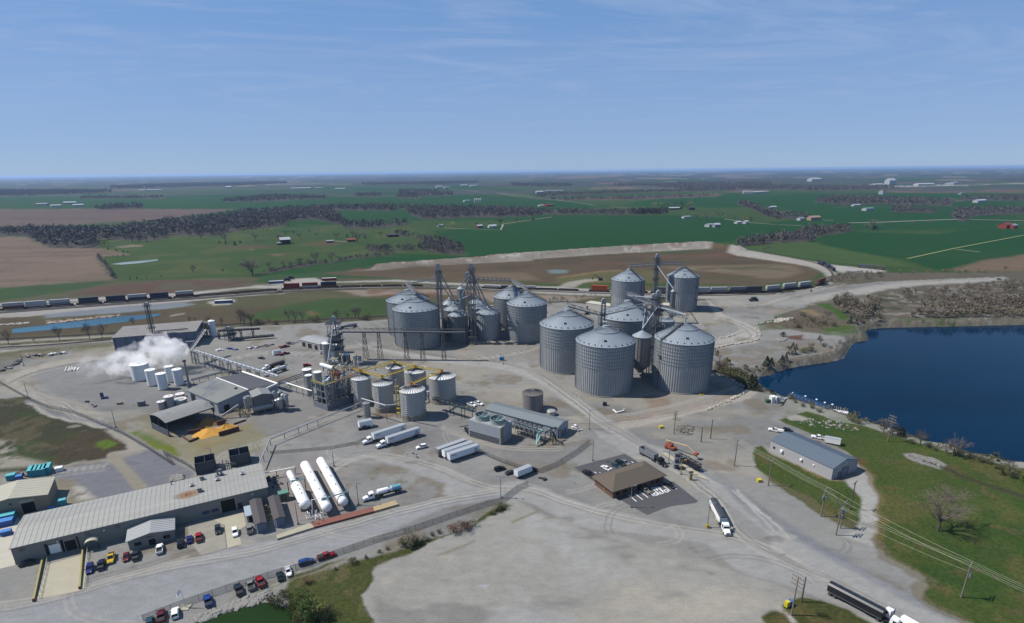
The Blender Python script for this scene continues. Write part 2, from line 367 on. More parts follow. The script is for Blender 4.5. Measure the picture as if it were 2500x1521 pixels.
# -- the railway corridor
paint('A1 -900,1190 0,1142 500,1100 850,1078 1000,1080 2150,1040 2464,1090 A2 0,1100 160,1035 600,1012 1200,955 1640,1000 2464,1100 A3 600,1140 2464,1100 A4 0,1160 600,1130 850,1030 2464,1010 2700,1010 2700,1300 A4 0,1300 A3 0,1400 A2 0,1478 B1 -900,700',(112,112,78),3,'grass',.7,var=.15)
paint('A1 -900,1150 0,1140 500,1102 850,1082 1000,1082 700,1150 0,1250 -900,1290',(72,104,50),4,'grass',.8,var=.15)
paint('A1 620,1190 800,1130 1500,1068 2150,1078 2300,1100 1700,1165 840,1205',(118,94,76),5,'grass',.6,var=.2)
mott('A1 1400,1068 2300,1078 2300,1110 1700,1165 1300,1150',(110,108,84),25,.45,.1,.8,8)
paint('A2 60,1090 160,1035 600,1012 1200,955 1500,1020 1500,1060 700,1050 350,1050 150,1085',(64,104,50),4,'grass',.8,var=.1)
paint('A2 640,1015 1300,942 2464,852 A3 0,872 1840,755 2200,830 2464,905 A4 400,912 560,930 700,1000 640,1060 540,1080 0,1120 A3 2464,1110 1800,1100 1000,1080 600,1110 0,1062 A2 2464,1100 1700,1085 1300,1055',(122,106,80),3,'grass',.6,var=.25,warp=1)
mott('A2 1500,1000 2464,880 A3 0,900 1800,800 2464,900 A4 500,940 A3 2464,930 1200,960 300,1000 0,1000',(138,104,78),45,.42,.15,.6,21,stretch=(.4,1))
mott('A2 1500,1000 2464,880 A3 0,900 1800,800 2464,900 A4 500,940 A3 2464,930 1200,960 300,1000 0,1000',(104,92,66),30,.5,.12,.7,23,stretch=(.4,1))
paint('A3 1250,835 1500,815 1900,800 1850,820 1500,850',(92,106,62),3,'grass',.6,a=.9)
paint('A3 1450,960 1750,950 2464,935 A4 300,935 500,950 560,1000 400,1050 0,1065 A3 2300,1040 1800,990',(150,136,112),5,'ground',.4,var=.2,a=.85)
mott('A3 1750,960 2464,940 A4 300,940 560,1000 400,1060 A3 2300,1080 1800,1070',(112,106,74),25,.45,.1,.8,41,stretch=(.5,1))
paint('A3 560,1060 800,1010 1100,990 1450,985 1450,1100 1000,1090 700,1110 540,1090',(128,126,80),4,'grass',.6,var=.15,a=.85)
paint('A3 600,1045 900,1000 1100,985',(178,150,104),3,w=8,a=.8);paint('A2 1950,1010 2464,1000 A3 300,1010 420,1070 0,1080',(150,132,108),5,'ground',.4,a=.8)
paint('A3 560,1130 660,1085 800,1062 960,1060 950,1072 800,1090 720,1130',(166,160,148),3,'road',0,warp=.6)
paint('A3 480,985 560,978 660,985 640,1010 500,1012',(120,138,138),3,warp=.4)
paint('A2 900,990 1170,962 2464,852 2464,905 1900,930 1400,960 1150,985',(146,138,126),3,'ground',.3,var=.15,warp=.6)
paint('A3 0,872 1000,803 1840,754 1900,765 1880,800 1450,822 900,852 500,880 0,918',(150,144,134),3,'ground',.2,var=.15,warp=.6)
mott('A2 900,960 2464,850 A3 1000,800 1840,752 1600,790 400,850 0,880 A2 2464,870 900,1000',(150,100,72),22,.45,.1,.8,14)
mott('A2 900,960 2464,850 A3 1840,752 1900,765 1880,800 900,852 0,918 A2 2464,905 1400,960',(205,202,196),12,.56,.12,.5,15)
paint('A4 -60,790 0,795 400,868 700,918 800,940 850,1010 840,1070 800,1110 740,1110 780,1050 740,1005 640,960 520,935 0,860 -90,830',(170,165,156),3,'track_bed',0,warp=.4,var=.08)
mott('A4 -60,810 700,950 520,935 0,860 -90,830',(208,204,196),12,.52,.12,.5,19)
paint('A4 690,925 1280,985 1250,1005 900,1010 760,960',(176,174,168),3,'ground',0,warp=.5)
paint('A4 900,1000 1050,990 1100,1000 950,1012',(80,78,80),3,warp=.5)
paint('A1 -900,1340 0,1268 1650,1172 2330,1108 2464,1112 A2 0,1120 200,1108 300,1090 380,1060 600,1050 680,1085 1300,1066 1640,1088 2464,1120 A3 600,1128 1000,1160 2464,1175 2464,1190 900,1172 500,1150 0,1120 A2 2464,1140 1640,1104 1300,1082 780,1092 340,1135 0,1142 A1 1650,1195 0,1290 -900,1380',(170,168,162),2,'road',0,warp=.5,var=.05)
paint('A1 -900,1370 -60,1310 1650,1195 2464,1148 A2 200,1140 900,1125 1400,1115 1900,1125 2464,1150 A3 300,1140 1000,1170 1800,1190 2464,1185 A4 600,1150 760,1090 840,1090 600,1165 0,1215 A3 2000,1235 1200,1215 500,1190 0,1160 A2 1900,1135 1400,1130 800,1150 0,1195 A1 2464,1185 2000,1215 1500,1265 400,1370 A1 -900,1470',(164,161,156),2,'track_bed',0,warp=.6,var=.06)
paint('B1 600,150 1700,40 2464,-10 B2 700,20 500,60 B1 1900,110 620,200',(130,138,146),2.5,'ground',.1,var=.08,warp=.7)
paint('A1 1780,1260 1900,1230 2050,1240 1980,1280 1830,1290',(172,168,160),2,'ground',0)
paint('A2 700,1150 1400,1150 1900,1150 A3 300,1190 900,1215 500,1290 0,1260 A2 2000,1200 1500,1190 1000,1210 850,1170',(160,146,132),4,'ground',.3,var=.15)
mott('A2 600,1140 2464,1150 2464,1230 600,1230',(140,98,70),22,.54,.1,.7,51,stretch=(.5,1))
paint('B1 0,190 350,200 600,250 1700,120 2464,60 B2 900,60 1300,60 2464,40 A2 1230,1225 1230,1400 A2 0,1430 A1 1000,1478 B1 1500,390 0,460',(112,100,74),3,'grass',.7,var=.2)
paint('A2 20,1370 330,1290 700,1230 1230,1225 1230,1370 700,1400 0,1420 A1 2100,1420 2200,1370',(78,108,52),4,'grass',.8,var=.2)
paint('A2 520,1340 560,1330 650,1365 560,1380',(140,120,80),3,a=.8)
mott('B1 0,200 600,260 1600,170 1500,150 600,220 0,150',(196,176,156),5,.58,.06,.8,61)
paint('B2 360,165 540,130 550,145 380,180',(176,166,150),2,warp=.4)
for s,wd,c in(('B1 -400,500 0,485 600,455 1500,405 B2 1000,290 2464,215 B4 1380,70',5,(88,80,76)),('B1 -400,560 0,520 1500,440',6,(166,160,150)),
                 ('B1 -400,610 0,585 1500,500 B2 1000,345 2464,280 B4 1380,120',6,(168,164,156)),('B1 -400,640 0,612 1500,520',5,(120,116,112)),('B1 -400,680 0,650 1500,560',7,(166,162,154))):
    paint(s,c,2,'track_bed',.1,w=wd,warp=.5)
# -- the plant yard
YARD='X -500,905 B1 -500,720 0,670 600,620 1500,560 B2 1000,330 2464,260 B4 1390,120 1390,40 D2 300,640 1000,760 D4 0,350 800,290 1300,210 2000,140 A4 1200,1085 2300,1038 2340,1062 1800,1112 1400,1135 900,1240 700,1290 D4 1200,420 700,560 700,600 480,640 540,730 900,720 1300,780 1700,830 1650,900 1600,990 1500,1090 900,1180 600,1290 620,1500 E3 330,100 480,140 350,300 500,300 1000,400 900,530 1080,700 1170,800 1215,950 1210,1100 1180,1300 E4 1190,80 1290,200 1470,290 1640,400 1580,560 1950,778 X 2420,1600 -500,1700'
paint(YARD,GRAV,2,'ground',.1,warp=.8,var=.05)
paint('B1 -500,640 0,660 600,600 1500,540 1530,620 700,700 300,760 0,930 -500,1100',(128,124,96),3,'grass',.6,var=.1)
paint('B1 1000,600 1500,560 1530,610 1000,640',(160,158,110),4,a=.6)
mott(YARD,(128,128,127),46,.50,.12,.75,7,stretch=(.5,1));mott(YARD,(178,171,155),30,.54,.12,.5,13,stretch=(.6,1));mott(YARD,(146,134,114),18,.60,.1,.65,43)
mott(YARD,(126,128,104),12,.70,.07,.55,83)
for s_,c_ in(('E1 0,290 500,420 900,370 1150,600 1900,660 2400,600 2100,800 1650,780 1200,560 900,560 500,640 0,560',(134,134,135)),('B3 1450,480 2464,330 2464,1000 1900,900 1500,900 1250,1080 1000,1100 1350,860',(136,135,133)),('B1 2350,600 2464,500 B2 700,560 1300,560 2000,620 1500,900 900,850',(144,143,140)),('B4 800,400 1500,380 2200,620 1500,700 1000,640',(138,137,134)),('E5 1000,450 1600,260 2400,420 2300,700 1500,720',(150,149,146)),('E2 1000,150 1900,300 1800,560 1300,350',(148,146,138)),('D1 1300,1240 1900,1220 2464,1478 1600,1478',(146,145,142)),('C4 0,1060 900,860 1700,560 2464,360 2464,440 1700,640 900,980 0,1180',(146,147,149)),('X 1500,1230 1800,1330 1700,1400 1440,1290',(150,149,145))):
    paint(s_,c_,7,None,warp=3,var=.12,a=.75)
paint('B1 400,1000 500,900 1050,800 1450,750 1900,830 1850,1000 2200,1200 2000,1330 1200,1420 900,1300 600,1150',(136,137,138),6,None,.1,a=.85)
paint('B1 0,1080 60,1000 330,880 620,790 1000,735 1480,700 1480,730 1050,790 560,870 330,960 230,1060 380,1160 900,1290 1478,1470 1480,1478 1000,1478 560,1370 300,1250',(170,165,154),2.5,'road',0,warp=1,var=.05)
for s in('B1 260,1000 520,900 1050,800 1450,770','B1 370,1160 640,1300 1000,1420','B1 370,1100 700,1260 1100,1400 1500,1440'):
    paint(s,(112,110,108),1.5,w=1.6,a=.5,warp=1.5)
paint('C1 -900,0 370,-60 500,80 720,180 1100,272 1380,335 1400,400 1745,640 1480,695 1400,762 1000,822 700,862 0,965 -900,1100',(80,82,56),2,'grass',.9,warp=1.6,var=.2)
mott('C1 -900,0 370,-60 1100,272 1400,400 1745,640 1480,695 1000,822 -900,1100',(78,98,52),14,.5,.12,.8,2,.9)
mott('C1 -900,0 370,-60 1100,272 1400,400 1745,640 1480,695 1000,822 -900,1100',(122,112,84),10,.57,.1,.7,22,.6)
mott('C1 -900,480 250,500 260,700 700,800 600,880 -900,1000',(162,158,146),9,.42,.12,.9,4,.2)
paint('C1 980,440 1380,380 1560,480 1745,640 1480,690 1420,760 1000,790 700,800',(96,82,62),3,None,1.0,a=.8,warp=2)
paint('C1 1280,540 1420,500 1580,560 1500,620 1380,640 1290,610',(118,150,44),2,None,.8,a=.85,warp=1.5)
paint('C1 380,-10 560,100 740,190 1100,260 1390,320 1640,450 1980,640 2300,850 2464,960',(128,130,134),1.5,w=4,a=.9,warp=.5)
paint('C1 370,20 720,205 1080,285 1400,350',(176,172,162),1.2,w=2.0,a=.9,warp=.8)
paint('C1 1400,400 1560,480 1745,640 1560,700 2020,630 1640,440 1500,380',(164,160,150),2,None,0,warp=1)
paint('C1 740,905 1440,800 1860,1190 1330,1300 1000,1060 740,1000',(124,126,132),2,None,.1,warp=.8,var=.05)
paint('C1 1620,762 2050,640 2300,790 2600,960 C3 350,380 0,450 C1 1985,1150',(124,126,132),2,None,.1,warp=.6,var=.05)
paint('C1 1500,712 1890,1190',(160,154,138),1.5,w=4.2,a=.95,warp=.4)
mott('C1 960,1130 1150,1120 1350,1300 1000,1350 940,1280',(192,190,184),5,.45,.1,.9,66)
paint('B3 60,620 230,800 440,890 500,940 700,980 1000,1000 1250,830 1450,700 1500,760 1700,880 1720,960 1600,1080 1300,1180 900,1180 700,1310 450,1180 240,1000 0,900 0,640',(176,168,128),8,None,.1,a=.75,warp=2)
paint('B3 -60,880 0,870 250,960 400,1040 470,1150 440,1170 200,1070 -20,940 C1 1740,412 1900,390',(132,150,30),2.5,None,.3,a=.95,warp=1.2)
paint('B3 -60,880 C1 1740,412 1850,400 2050,440 2250,600 1900,480',(130,156,110),3,None,.2,a=.6)
paint('B3 540,900 1260,770 1450,740 1100,1000 860,1080 760,1100',(184,166,112),4,None,.1,a=.7,warp=1)
paint('B4 1200,1320 1500,1390 1300,1440 1150,1380',(150,106,60),3,None,.1,a=.6)
paint('D1 0,1250 400,1300 800,1370 1300,1450 X 1285,885 1300,904 E2 340,0 620,180 850,340 1130,450 1600,700 2271,1180 E4 420,-10 750,160 1200,400 1700,640 1950,790 X 2420,1570 2230,1600 2127,1521 E4 980,660 600,520 0,340 E2 1600,1499 900,1380 E5 2464,345 2050,120 1800,70 1730,60 E1 1730,1000 2464,1230 E2 1000,1240 2271,1530 2271,1400 1900,1100 1480,850 1130,640 640,480 270,210 D3 900,1440 440,1140 0,835 X 1283,922 1240,905 1150,893 1060,885 1000,872 930,858 895,850 B4 900,400',LIGHT,2,'road',0,warp=.8,var=.05)
paint('E1 -900,1400 -600,1000 -500,800 0,690 400,730 700,790 1000,860 1250,1020 1700,960 2464,1240 2464,1365 2000,1180 1700,1090 1500,1100 1200,1160 900,1100 950,1000 600,860 300,760 0,700 -300,860 -600,1450',(163,163,162),3,'road',0,warp=1,var=.05)
paint('C2 -900,1300 100,1290 700,1160 1400,960 2464,660 C4 1000,440 1600,320 E1 220,1300 700,1180 1300,1060 1700,1090 1420,1140 900,1240 400,1450 C4 2464,420 1500,800 1000,960 500,1140 0,1340 X -300,1640',(157,159,161),2.5,'road',0,warp=1,var=.05)
paint('E2 800,260 1000,350 1600,640 2271,1150',(130,132,136),3,w=3,a=.35,warp=1)
for s in('E3 0,930 300,1140 600,1330 880,1478','E4 420,0 800,200 1300,470 1800,720','E2 1130,470 1800,860 2271,1300'):
    paint(s,(124,130,138),3,w=4,a=.55,warp=1)
for s in('E2 1900,900 2100,1100 2271,1330','E2 1850,900 2271,1200','E3 0,900 200,1080 420,1300','E2 1200,560 1700,830','E4 1650,1020 1000,700'):
    paint(s,(190,188,182),1,w=1.2,a=.6,warp=1)
paint('D3 1300,1040 1500,1030 1500,1180 1950,1060 2300,940 2380,940 2200,1060 1700,1180 1300,1280 960,1300 900,1290 1250,1180',(164,146,130),3,None,.1,a=.8,warp=1)
paint('D3 940,1350 1300,1290 1700,1190 2300,1030 2460,930',(178,172,162),2.5,'road',0,w=7,warp=1,a=.9)
paint('D2 2100,640 D4 0,600 200,600 500,700 540,800 490,880 0,960 D2 2150,1210 2150,1060 D4 0,830 300,740 200,640',(172,170,164),2,'road',0,warp=.6)
paint('A4 500,1230 900,1160 1200,1110 2300,1050 2280,1075 1400,1130 900,1220 700,1270',(172,170,164),4,'road',0,warp=1,a=.8)
paint('D4 0,350 400,310 800,290 1050,380 1500,330 1300,410 900,420 0,430',(170,168,160),4,None,0,warp=1,a=.5)
mott('D4 0,560 480,640 540,730 500,870 0,900',(156,140,108),25,.5,.1,.7,91)
paint('E3 930,830 1090,750 1170,850 1215,950 1205,1100 1185,1250 1200,1400 900,1300 1000,1255 1060,1130 1055,1000 1000,900',(170,170,166),1.5,'road',0,warp=.4)
_r=random.Random(5)
for s_ in('E1 -600,1100 0,690 400,710 900,840 1300,1040 1700,1020 2464,1300 E2 1000,1290 2271,1480 E4 1000,600 2464,1250','D1 0,1270 800,1400 X 1285,893 D3 640,1200 E2 300,80 1000,480 1800,1040 E4 0,60 1000,520 1900,1000','C2 -300,1350 700,1200 2000,800 C4 1300,520 2000,330 E1 700,1220 1500,1080','B1 120,1040 400,900 1000,770 1480,730','B1 300,1180 900,1380 C1 1000,200 1400,290','D2 2464,700 D4 500,450 900,330 1600,170','C2 1200,1000 2464,650','B2 700,900 1500,650 2300,690 B4 600,500 1300,430','D4 0,880 400,840 520,760 400,660 100,560','D3 200,1300 1000,1290 1800,1120 2300,960','E5 500,900 1300,500 2000,250','E5 700,1250 1500,800 2464,600','B3 1000,1150 1500,1000 2464,620','C1 800,950 1400,880','E1 900,420 1500,640 2100,640','D1 1300,1400 1900,1330 2200,1230'):
    for k in range(5):
        dx,dy=_r.uniform(-14,14),_r.uniform(-9,9);L_=[G(x+dx*(1 if k else 0),y+dy*(1 if k else 0))for x,y in pts(s_)]
        for _ in range(2):L_=[L_[0]]+[w_ for a_,b_ in zip(L_,L_[1:])for w_ in(a_.lerp(b_,.25),a_.lerp(b_,.75))]+[L_[-1]]
        for d_ in(0,2.2):
            paint('',(112,110,108)if k%2 else(188,186,178),.8,w=.75,a=.5,warp=.5,poly=[Vector((p.x,p.y+d_,0))for p in L_])
for _ in range(46):
    x,y=_r.uniform(80,2000),_r.uniform(900,1500);p=G(x,y);R_=_r.uniform(7,26);a0=_r.random()*6.28;sp_=_r.uniform(.6,2.4)
    for d_ in(0,2.1):paint('',(118,116,112)if _%2 else(186,183,172),.7,w=.7,a=.45,warp=.5,poly=[p+Vector(((R_+d_)*math.cos(a0+sp_*t_/8),(R_+d_)*.8*math.sin(a0+sp_*t_/8),0))for t_ in range(9)])
for _ in range(80):
    x,y=_r.uniform(60,2300),_r.uniform(960,1500);p=G(x,y);r_=_r.uniform(.5,2.2)
    paint('',(104,102,98)if _%3 else(190,186,172),1.2,warp=.6,a=.4,poly=[p+Vector((r_*1.8*math.cos(t_),r_*math.sin(t_),0))for t_ in(0,1,2,3,4,5)])
paint('E5 1800,90 2000,140 2464,350 X 1500,1305 1800,1398 1960,1450 2080,1489 2140,1540 2160,1700 1000,1700 905,1521 E5 400,1200 350,1060 420,950 480,760 700,650 960,560 1200,440 1500,300 1700,150',(161,160,154),3,'ground',.05,warp=2,var=.05)
mott('E5 1800,90 2464,350 X 1500,1305 2140,1540 2160,1700 1000,1700 905,1521 E5 420,950 960,560 1500,300',(180,175,162),22,.5,.1,.75,101,stretch=(.5,1))
mott('E5 1800,90 2464,350 X 1500,1305 2140,1540 2160,1700 1000,1700 905,1521 E5 420,950 960,560 1500,300',(128,127,124),16,.56,.1,.65,111,stretch=(.5,1))
mott('E5 1800,90 2464,350 X 1500,1305 2140,1540 2160,1700 1000,1700 905,1521 E5 420,950 960,560 1500,300',(178,180,180),26,.60,.14,.5,121)
for s,c in(('E5 1820,300 2100,180 2120,200 1950,270 1850,320',(150,146,120)),('E5 1100,640 1480,490 1490,510 1200,640',(150,142,124)),('E5 2150,270 2230,240 2280,265',(132,130,126)),('E5 2340,620 2400,600 2400,630',(186,184,170)),('E5 1230,690 1260,670 1265,685',(186,184,170)),('E5 1270,930 1320,905 1300,940',(140,140,142)),('E5 1500,950 1600,930 1560,980',(182,186,194)),('X 1720,1392 1748,1402 1735,1404',(120,116,110))):
    paint(s,c,1.5,None,.1,a=.8,warp=.8)
paint('C4 1750,760 2150,640 2464,560 E5 0,790 300,700 780,560 1060,470 1400,360 1700,120 1830,150 1700,230 1500,310 1200,440 960,560 700,650 480,765 420,950 350,1060 400,1200 520,1500 X 690,1700 C4 1870,1331 1720,1150',(94,104,52),1.6,'grass',1.0,warp=1.5,var=.2)
mott('C4 1750,760 2464,560 E5 300,700 1060,470 1200,440 480,765 350,1060 500,1400 X 690,1600 C4 1870,1331',(130,122,86),7,.55,.1,.7,5)
paint('C4 600,1270 900,1150 1200,1050 1500,960 1900,760 2464,560 E5 300,690 900,480 1400,340 1700,110 1760,140 1450,300 1060,440 780,540 0,770 C4 1800,800 1500,1000 1350,1110 950,1210 620,1331',(152,146,134),1.5,None,.4,a=.8,warp=1)
GR1='E3 130,530 200,520 290,590 800,822 930,830 1000,900 1058,1000 1060,1130 1000,1250 880,1212 740,1122 600,1032 450,942 330,852 200,742 140,640'
paint(GR1,(90,110,50),1.4,'grass',1.0,warp=1.2,var=.15)
mott(GR1,(122,116,70),9,.5,.12,.8,5);mott(GR1,(68,102,40),12,.56,.1,.7,15)
paint('E3 290,590 800,822 930,830 700,800 420,640',(164,142,92),2,None,.3,a=.8)
paint('E3 200,760 330,860 600,1040 740,1130 860,1215 1000,1250 1040,1180 900,1150 700,1020 450,880',(140,130,98),3,None,.5,a=.7,warp=2)
GR2='E3 350,300 480,250 620,230 820,300 1000,330 1200,390 1420,450 1600,510 1800,560 2000,620 2464,720 2800,800 2800,1900 E4 2300,900 1950,778 1580,562 1650,450 1600,370 1470,290 1290,200 1190,80 E3 1200,1400 1180,1300 1212,1100 1217,950 1172,800 1085,700 880,530 640,420'
paint(GR2,(92,112,50),1.4,'grass',1.0,warp=1.2,var=.15)
mott(GR2,(118,118,66),14,.5,.14,.8,55);mott(GR2,(70,104,40),18,.53,.1,.75,65);mott(GR2,(128,114,78),7,.64,.08,.6,75)
paint('E3 1080,700 1170,800 1220,950 1225,1100 1190,1300 1215,1400',(152,132,88),1.5,w=3,a=.6,warp=2)
paint('E4 1190,80 1290,200 1470,290 1640,400 1560,500 1600,570 1950,790',(140,130,100),1.5,w=4,a=.6,warp=2)
paint('E3 900,590 1120,640 1080,700 960,640',(140,104,70),3,None,.4,a=.7)
paint('E3 410,270 500,250 620,290 560,310 450,300',(166,162,154),2,None,.1)
paint('E3 1440,595 1520,590 1700,630 1790,680 1740,720 1600,680 1480,640',(150,150,146),1.2,'ground',.1,warp=.8)
paint('E3 1520,620 1700,680 1900,770 2100,850 2464,960',(84,80,62),1.5,w=2.5,a=.9,warp=.8)
paint('E4 590,558 740,590 960,672 1130,778 1300,900 300,900 210,740 300,670 420,690 410,640 470,580',(92,102,50),1.4,'grass',1.0,warp=1.2,var=.15)
paint('E4 350,640 430,700 500,800',(172,168,160),1.2,w=2,warp=.6)
mott('E4 590,558 960,672 1300,900 300,900 210,740 470,580',(126,116,72),6,.5,.14,.8,58)
paint('A4 640,1080 900,1010 2464,1000 2900,1000 2900,1450 A4 2464,1400 1500,1400 D4 1500,700 1250,760 900,720 700,640 800,560 1200,410 1500,300 A4 900,1230 1400,1130 2300,1075 2340,1060 2300,1035 1200,1080 1000,1100',(116,108,92),4,'ground',.9,warp=2,var=.2)
mott('A4 900,1240 1400,1140 2464,1070 2900,1060 2900,1450 A4 1500,1400 D4 1500,700',(146,144,142),9,.52,.1,.7,36)
mott('A4 900,1240 1400,1140 2464,1070 2900,1060 2900,1450 A4 1500,1400 D4 1500,700',(86,92,60),16,.55,.08,.8,37,.9)
paint('D4 1210,410 1350,400 1560,520 1600,600 1500,600 1440,520',(86,124,50),2,'grass',.9);paint('D4 1280,720 1500,670 1700,680 1720,710 1500,740 1330,760',(96,124,54),2,'grass',.9)
paint('D4 980,480 1150,480 1300,540 1250,575 1100,520',(178,156,116),2,a=.9);mott('D4 480,640 900,570 1450,640 1450,700 600,715',(134,116,92),6,.4,.1,.8,38)
paint('D4 880,800 1060,790 1060,850 880,830',(130,84,70),1.5,a=.9)
mott('D4 0,960 500,900 1000,850 1650,900 1500,1080 900,1180 600,1290 400,1230 0,1230',(140,132,118),6,.45,.12,.8,39)
paint('D4 0,1250 200,1330 330,1400 600,1500 500,1290 250,1200 0,1200',(92,96,58),2,'grass',.9)
WZ=-4.0
LAKE=[(p[0],p[1])for p in GP('X 2900,800 2500,793 D4 1999,703 1870,720 1800,738 1830,800 1850,858 1720,872 1650,905 1600,985 1550,1075 1430,1110 1200,1142 900,1192 740,1240 640,1285 500,1300 500,1380 560,1420 700,1499 E3 240,62 330,92 480,142 700,205 930,272 1000,302 1200,362 1420,432 1600,492 1800,535 2000,602 2250,655 2464,702 X 2600,1165 3000,1300',WZ)]
GZ=np.zeros(GX.size)
idx=_bb(LAKE,30)
dl=sdist(LAKE,GX[idx]+W1[idx]*4,GY[idx]+W2[idx]*4)
prof=np.interp(dl,[-8,-4,-1.2,0,4,20],[0,-.8,-2.8,WZ-.02,WZ-2.5,WZ-6])
GZ[idx]=prof+np.where((dl>-9)&(dl<1),(vn(GX[idx],GY[idx],3,88,3)-.5)*1.6,0)
sh=(dl>-7)&(dl<1.5)
ro=vn(GX[idx],GY[idx],4,99,3)
cs=lin((128,122,110))[None,:]*(1-ro[:,None]*.5)
k=idx[sh&(ro>.35)];GC[k]=cs[sh&(ro>.35)];GA[k]=.4
k=idx[sh&(GY[idx]<262)&(GX[idx]>120)];GC[k]=gl((96,96,62))*(.7+.5*vn(GX[k],GY[k],3,98,2))[:,None];GA[k]=1.0
def berm(s,wd,h):
    L=[(p[0],p[1])for p in GP(s)];idx=_bb(L,wd*1.5);d=ldist(L,GX[idx],GY[idx])
    GZ[idx]=np.maximum(GZ[idx],h*np.clip((wd-d)/(wd*.6),0,1)+(vn(GX[idx],GY[idx],6,55,3)-.5)*np.where(d<wd,1.2,0))
berm('A2 1170,960 2464,870 A3 0,885 1000,812 1840,762 A4 0,805',17,5)
GZ+=np.where((GA>.55)&(GR<700),(vn(GX,GY,5,77,3)-.5)*.5,0)
# ---- build the sheets from one shared grid
ntg=None
def ground_mat():
    m=bpy.data.materials.new('land');m.use_nodes=True;t=m.node_tree;b=t.nodes['Principled BSDF']
    b.inputs['Roughness'].default_value=.95;b.inputs['Specular IOR Level'].default_value=.15
    at=t.nodes.new('ShaderNodeAttribute');at.attribute_name='cover_colour'
    tcn=t.nodes.new('ShaderNodeTexCoord')
    def noise(sc,det,rg_,st=(1,1,1)):
        mpn=t.nodes.new('ShaderNodeMapping');mpn.inputs['Scale'].default_value=st;t.links.new(tcn.outputs['Object'],mpn.inputs[0])
        n=t.nodes.new('ShaderNodeTexNoise');n.inputs['Scale'].default_value=sc;n.inputs['Detail'].default_value=det;n.inputs['Roughness'].default_value=rg_
        t.links.new(mpn.outputs[0],n.inputs['Vector']);return n
    def mr(src,lo,hi,a,b_):
        r_=t.nodes.new('ShaderNodeMapRange');r_.inputs[1].default_value=lo;r_.inputs[2].default_value=hi;r_.inputs[3].default_value=a;r_.inputs[4].default_value=b_
        t.links.new(src,r_.inputs[0]);return r_.outputs[0]
    def math_(op,a,b_):
        n=t.nodes.new('ShaderNodeMath');n.operation=op
        for i,s_ in enumerate((a,b_)):
            if isinstance(s_,(int,float)):n.inputs[i].default_value=s_
            else:t.links.new(s_,n.inputs[i])
        return n.outputs[0]
    big=mr(noise(.03,5,.6).outputs['Fac'],.3,.7,.93,1.07)
    mid=mr(noise(.35,5,.7,(.6,1.0,1)).outputs['Fac'],.3,.7,.86,1.13)
    fine=mr(noise(2.2,6,.8).outputs['Fac'],.32,.68,.78,1.2)
    rough=mr(noise(.8,6,.8).outputs['Fac'],.32,.68,.48,1.5)
    rowsx=math_('MULTIPLY',math_('MULTIPLY',big,mid),fine)
    mixv=t.nodes.new('ShaderNodeMix');t.links.new(at.outputs['Alpha'],mixv.inputs[0]);t.links.new(rowsx,mixv.inputs[2])
    t.links.new(math_('MULTIPLY',rough,big),mixv.inputs[3])
    vm=t.nodes.new('ShaderNodeVectorMath');vm.operation='SCALE';t.links.new(at.outputs['Color'],vm.inputs[0]);t.links.new(mixv.outputs[0],vm.inputs['Scale'])
    t.links.new(vm.outputs[0],b.inputs['Base Color'])
    bn=t.nodes.new('ShaderNodeBump');bn.inputs['Strength'].default_value=.5;bn.inputs['Distance'].default_value=.25
    t.links.new(noise(1.2,6,.8).outputs['Fac'],bn.inputs['Height']);t.links.new(bn.outputs[0],b.inputs['Normal'])
    return m
GM=ground_mat()
i0=np.arange((NR-1)*NA).reshape(NR-1,NA)[:,:-1].ravel()
QF=np.stack([i0,i0+NA,i0+NA+1,i0+1],1)
QF=QF[:,::-1]
kf=GK[QF[:,0]]
LB={'ground':'pale crushed gravel yard of the plant','road':'dusty light grey haul roads and lanes','field':'wheat green and tan farm fields',
      'grass':'rough grass and weeds round the yard','track_bed':'stone ballast under the railway','pasture':'olive green pasture beyond the railway'}
for ci,nm in enumerate(KN):
    F_=QF[kf==ci]
    used,inv=np.unique(F_,return_inverse=True);F_=inv.reshape(F_.shape)
    V=np.stack([GX[used],GY[used],GZ[used]],1);C=np.concatenate([GC[used],GA[used][:,None]],1)
    if ci==0:
        ev,ef,ec=[],[],[]
        rings=[1,98,300,1000,5000,60000]
        def add_sector(a0,a1,n,rs):
            b0=len(V)+len(ev)
            for r_ in rs:
                for i in range(n+1):
                    t_=a0+(a1-a0)*i/n;ev.append((r_*math.cos(t_),r_*math.sin(t_),-0.02));c_=lin(GRAV)if r_<400 else lin((86,106,60));ec.append((*c_,.3))
            for j in range(len(rs)-1):
                for i in range(n):
                    a=b0+j*(n+1)+i;ef.append((a,a+n+1,a+n+2,a+1))
        add_sector(R(140),R(400),52,rings);add_sector(R(40),R(140),20,[1,99.2])
        ef=[tuple(reversed(f_))if False else f_ for f_ in ef]
        V=np.concatenate([V,np.array(ev)]);C=np.concatenate([C,np.array(ec)])
        F_=np.concatenate([F_,np.array(ef)[:,::1]])
    me=bpy.data.meshes.new(nm);me.vertices.add(len(V));me.vertices.foreach_set('co',V.astype(np.float32).ravel())
    me.loops.add(F_.size);me.polygons.add(len(F_))
    me.loops.foreach_set('vertex_index',F_.astype(np.int32).ravel())
    me.polygons.foreach_set('loop_start',np.arange(0,F_.size,4,dtype=np.int32));me.polygons.foreach_set('loop_total',np.full(len(F_),4,np.int32))
    me.update(calc_edges=True)
    ca=me.color_attributes.new('cover_colour','FLOAT_COLOR','POINT');ca.data.foreach_set('color',C.astype(np.float32).ravel())
    me.materials.append(GM);me.shade_smooth()
    o=bpy.data.objects.new(nm,me);COL.objects.link(o);tag(o,LB[nm],nm.replace('_',' '),None,'structure')
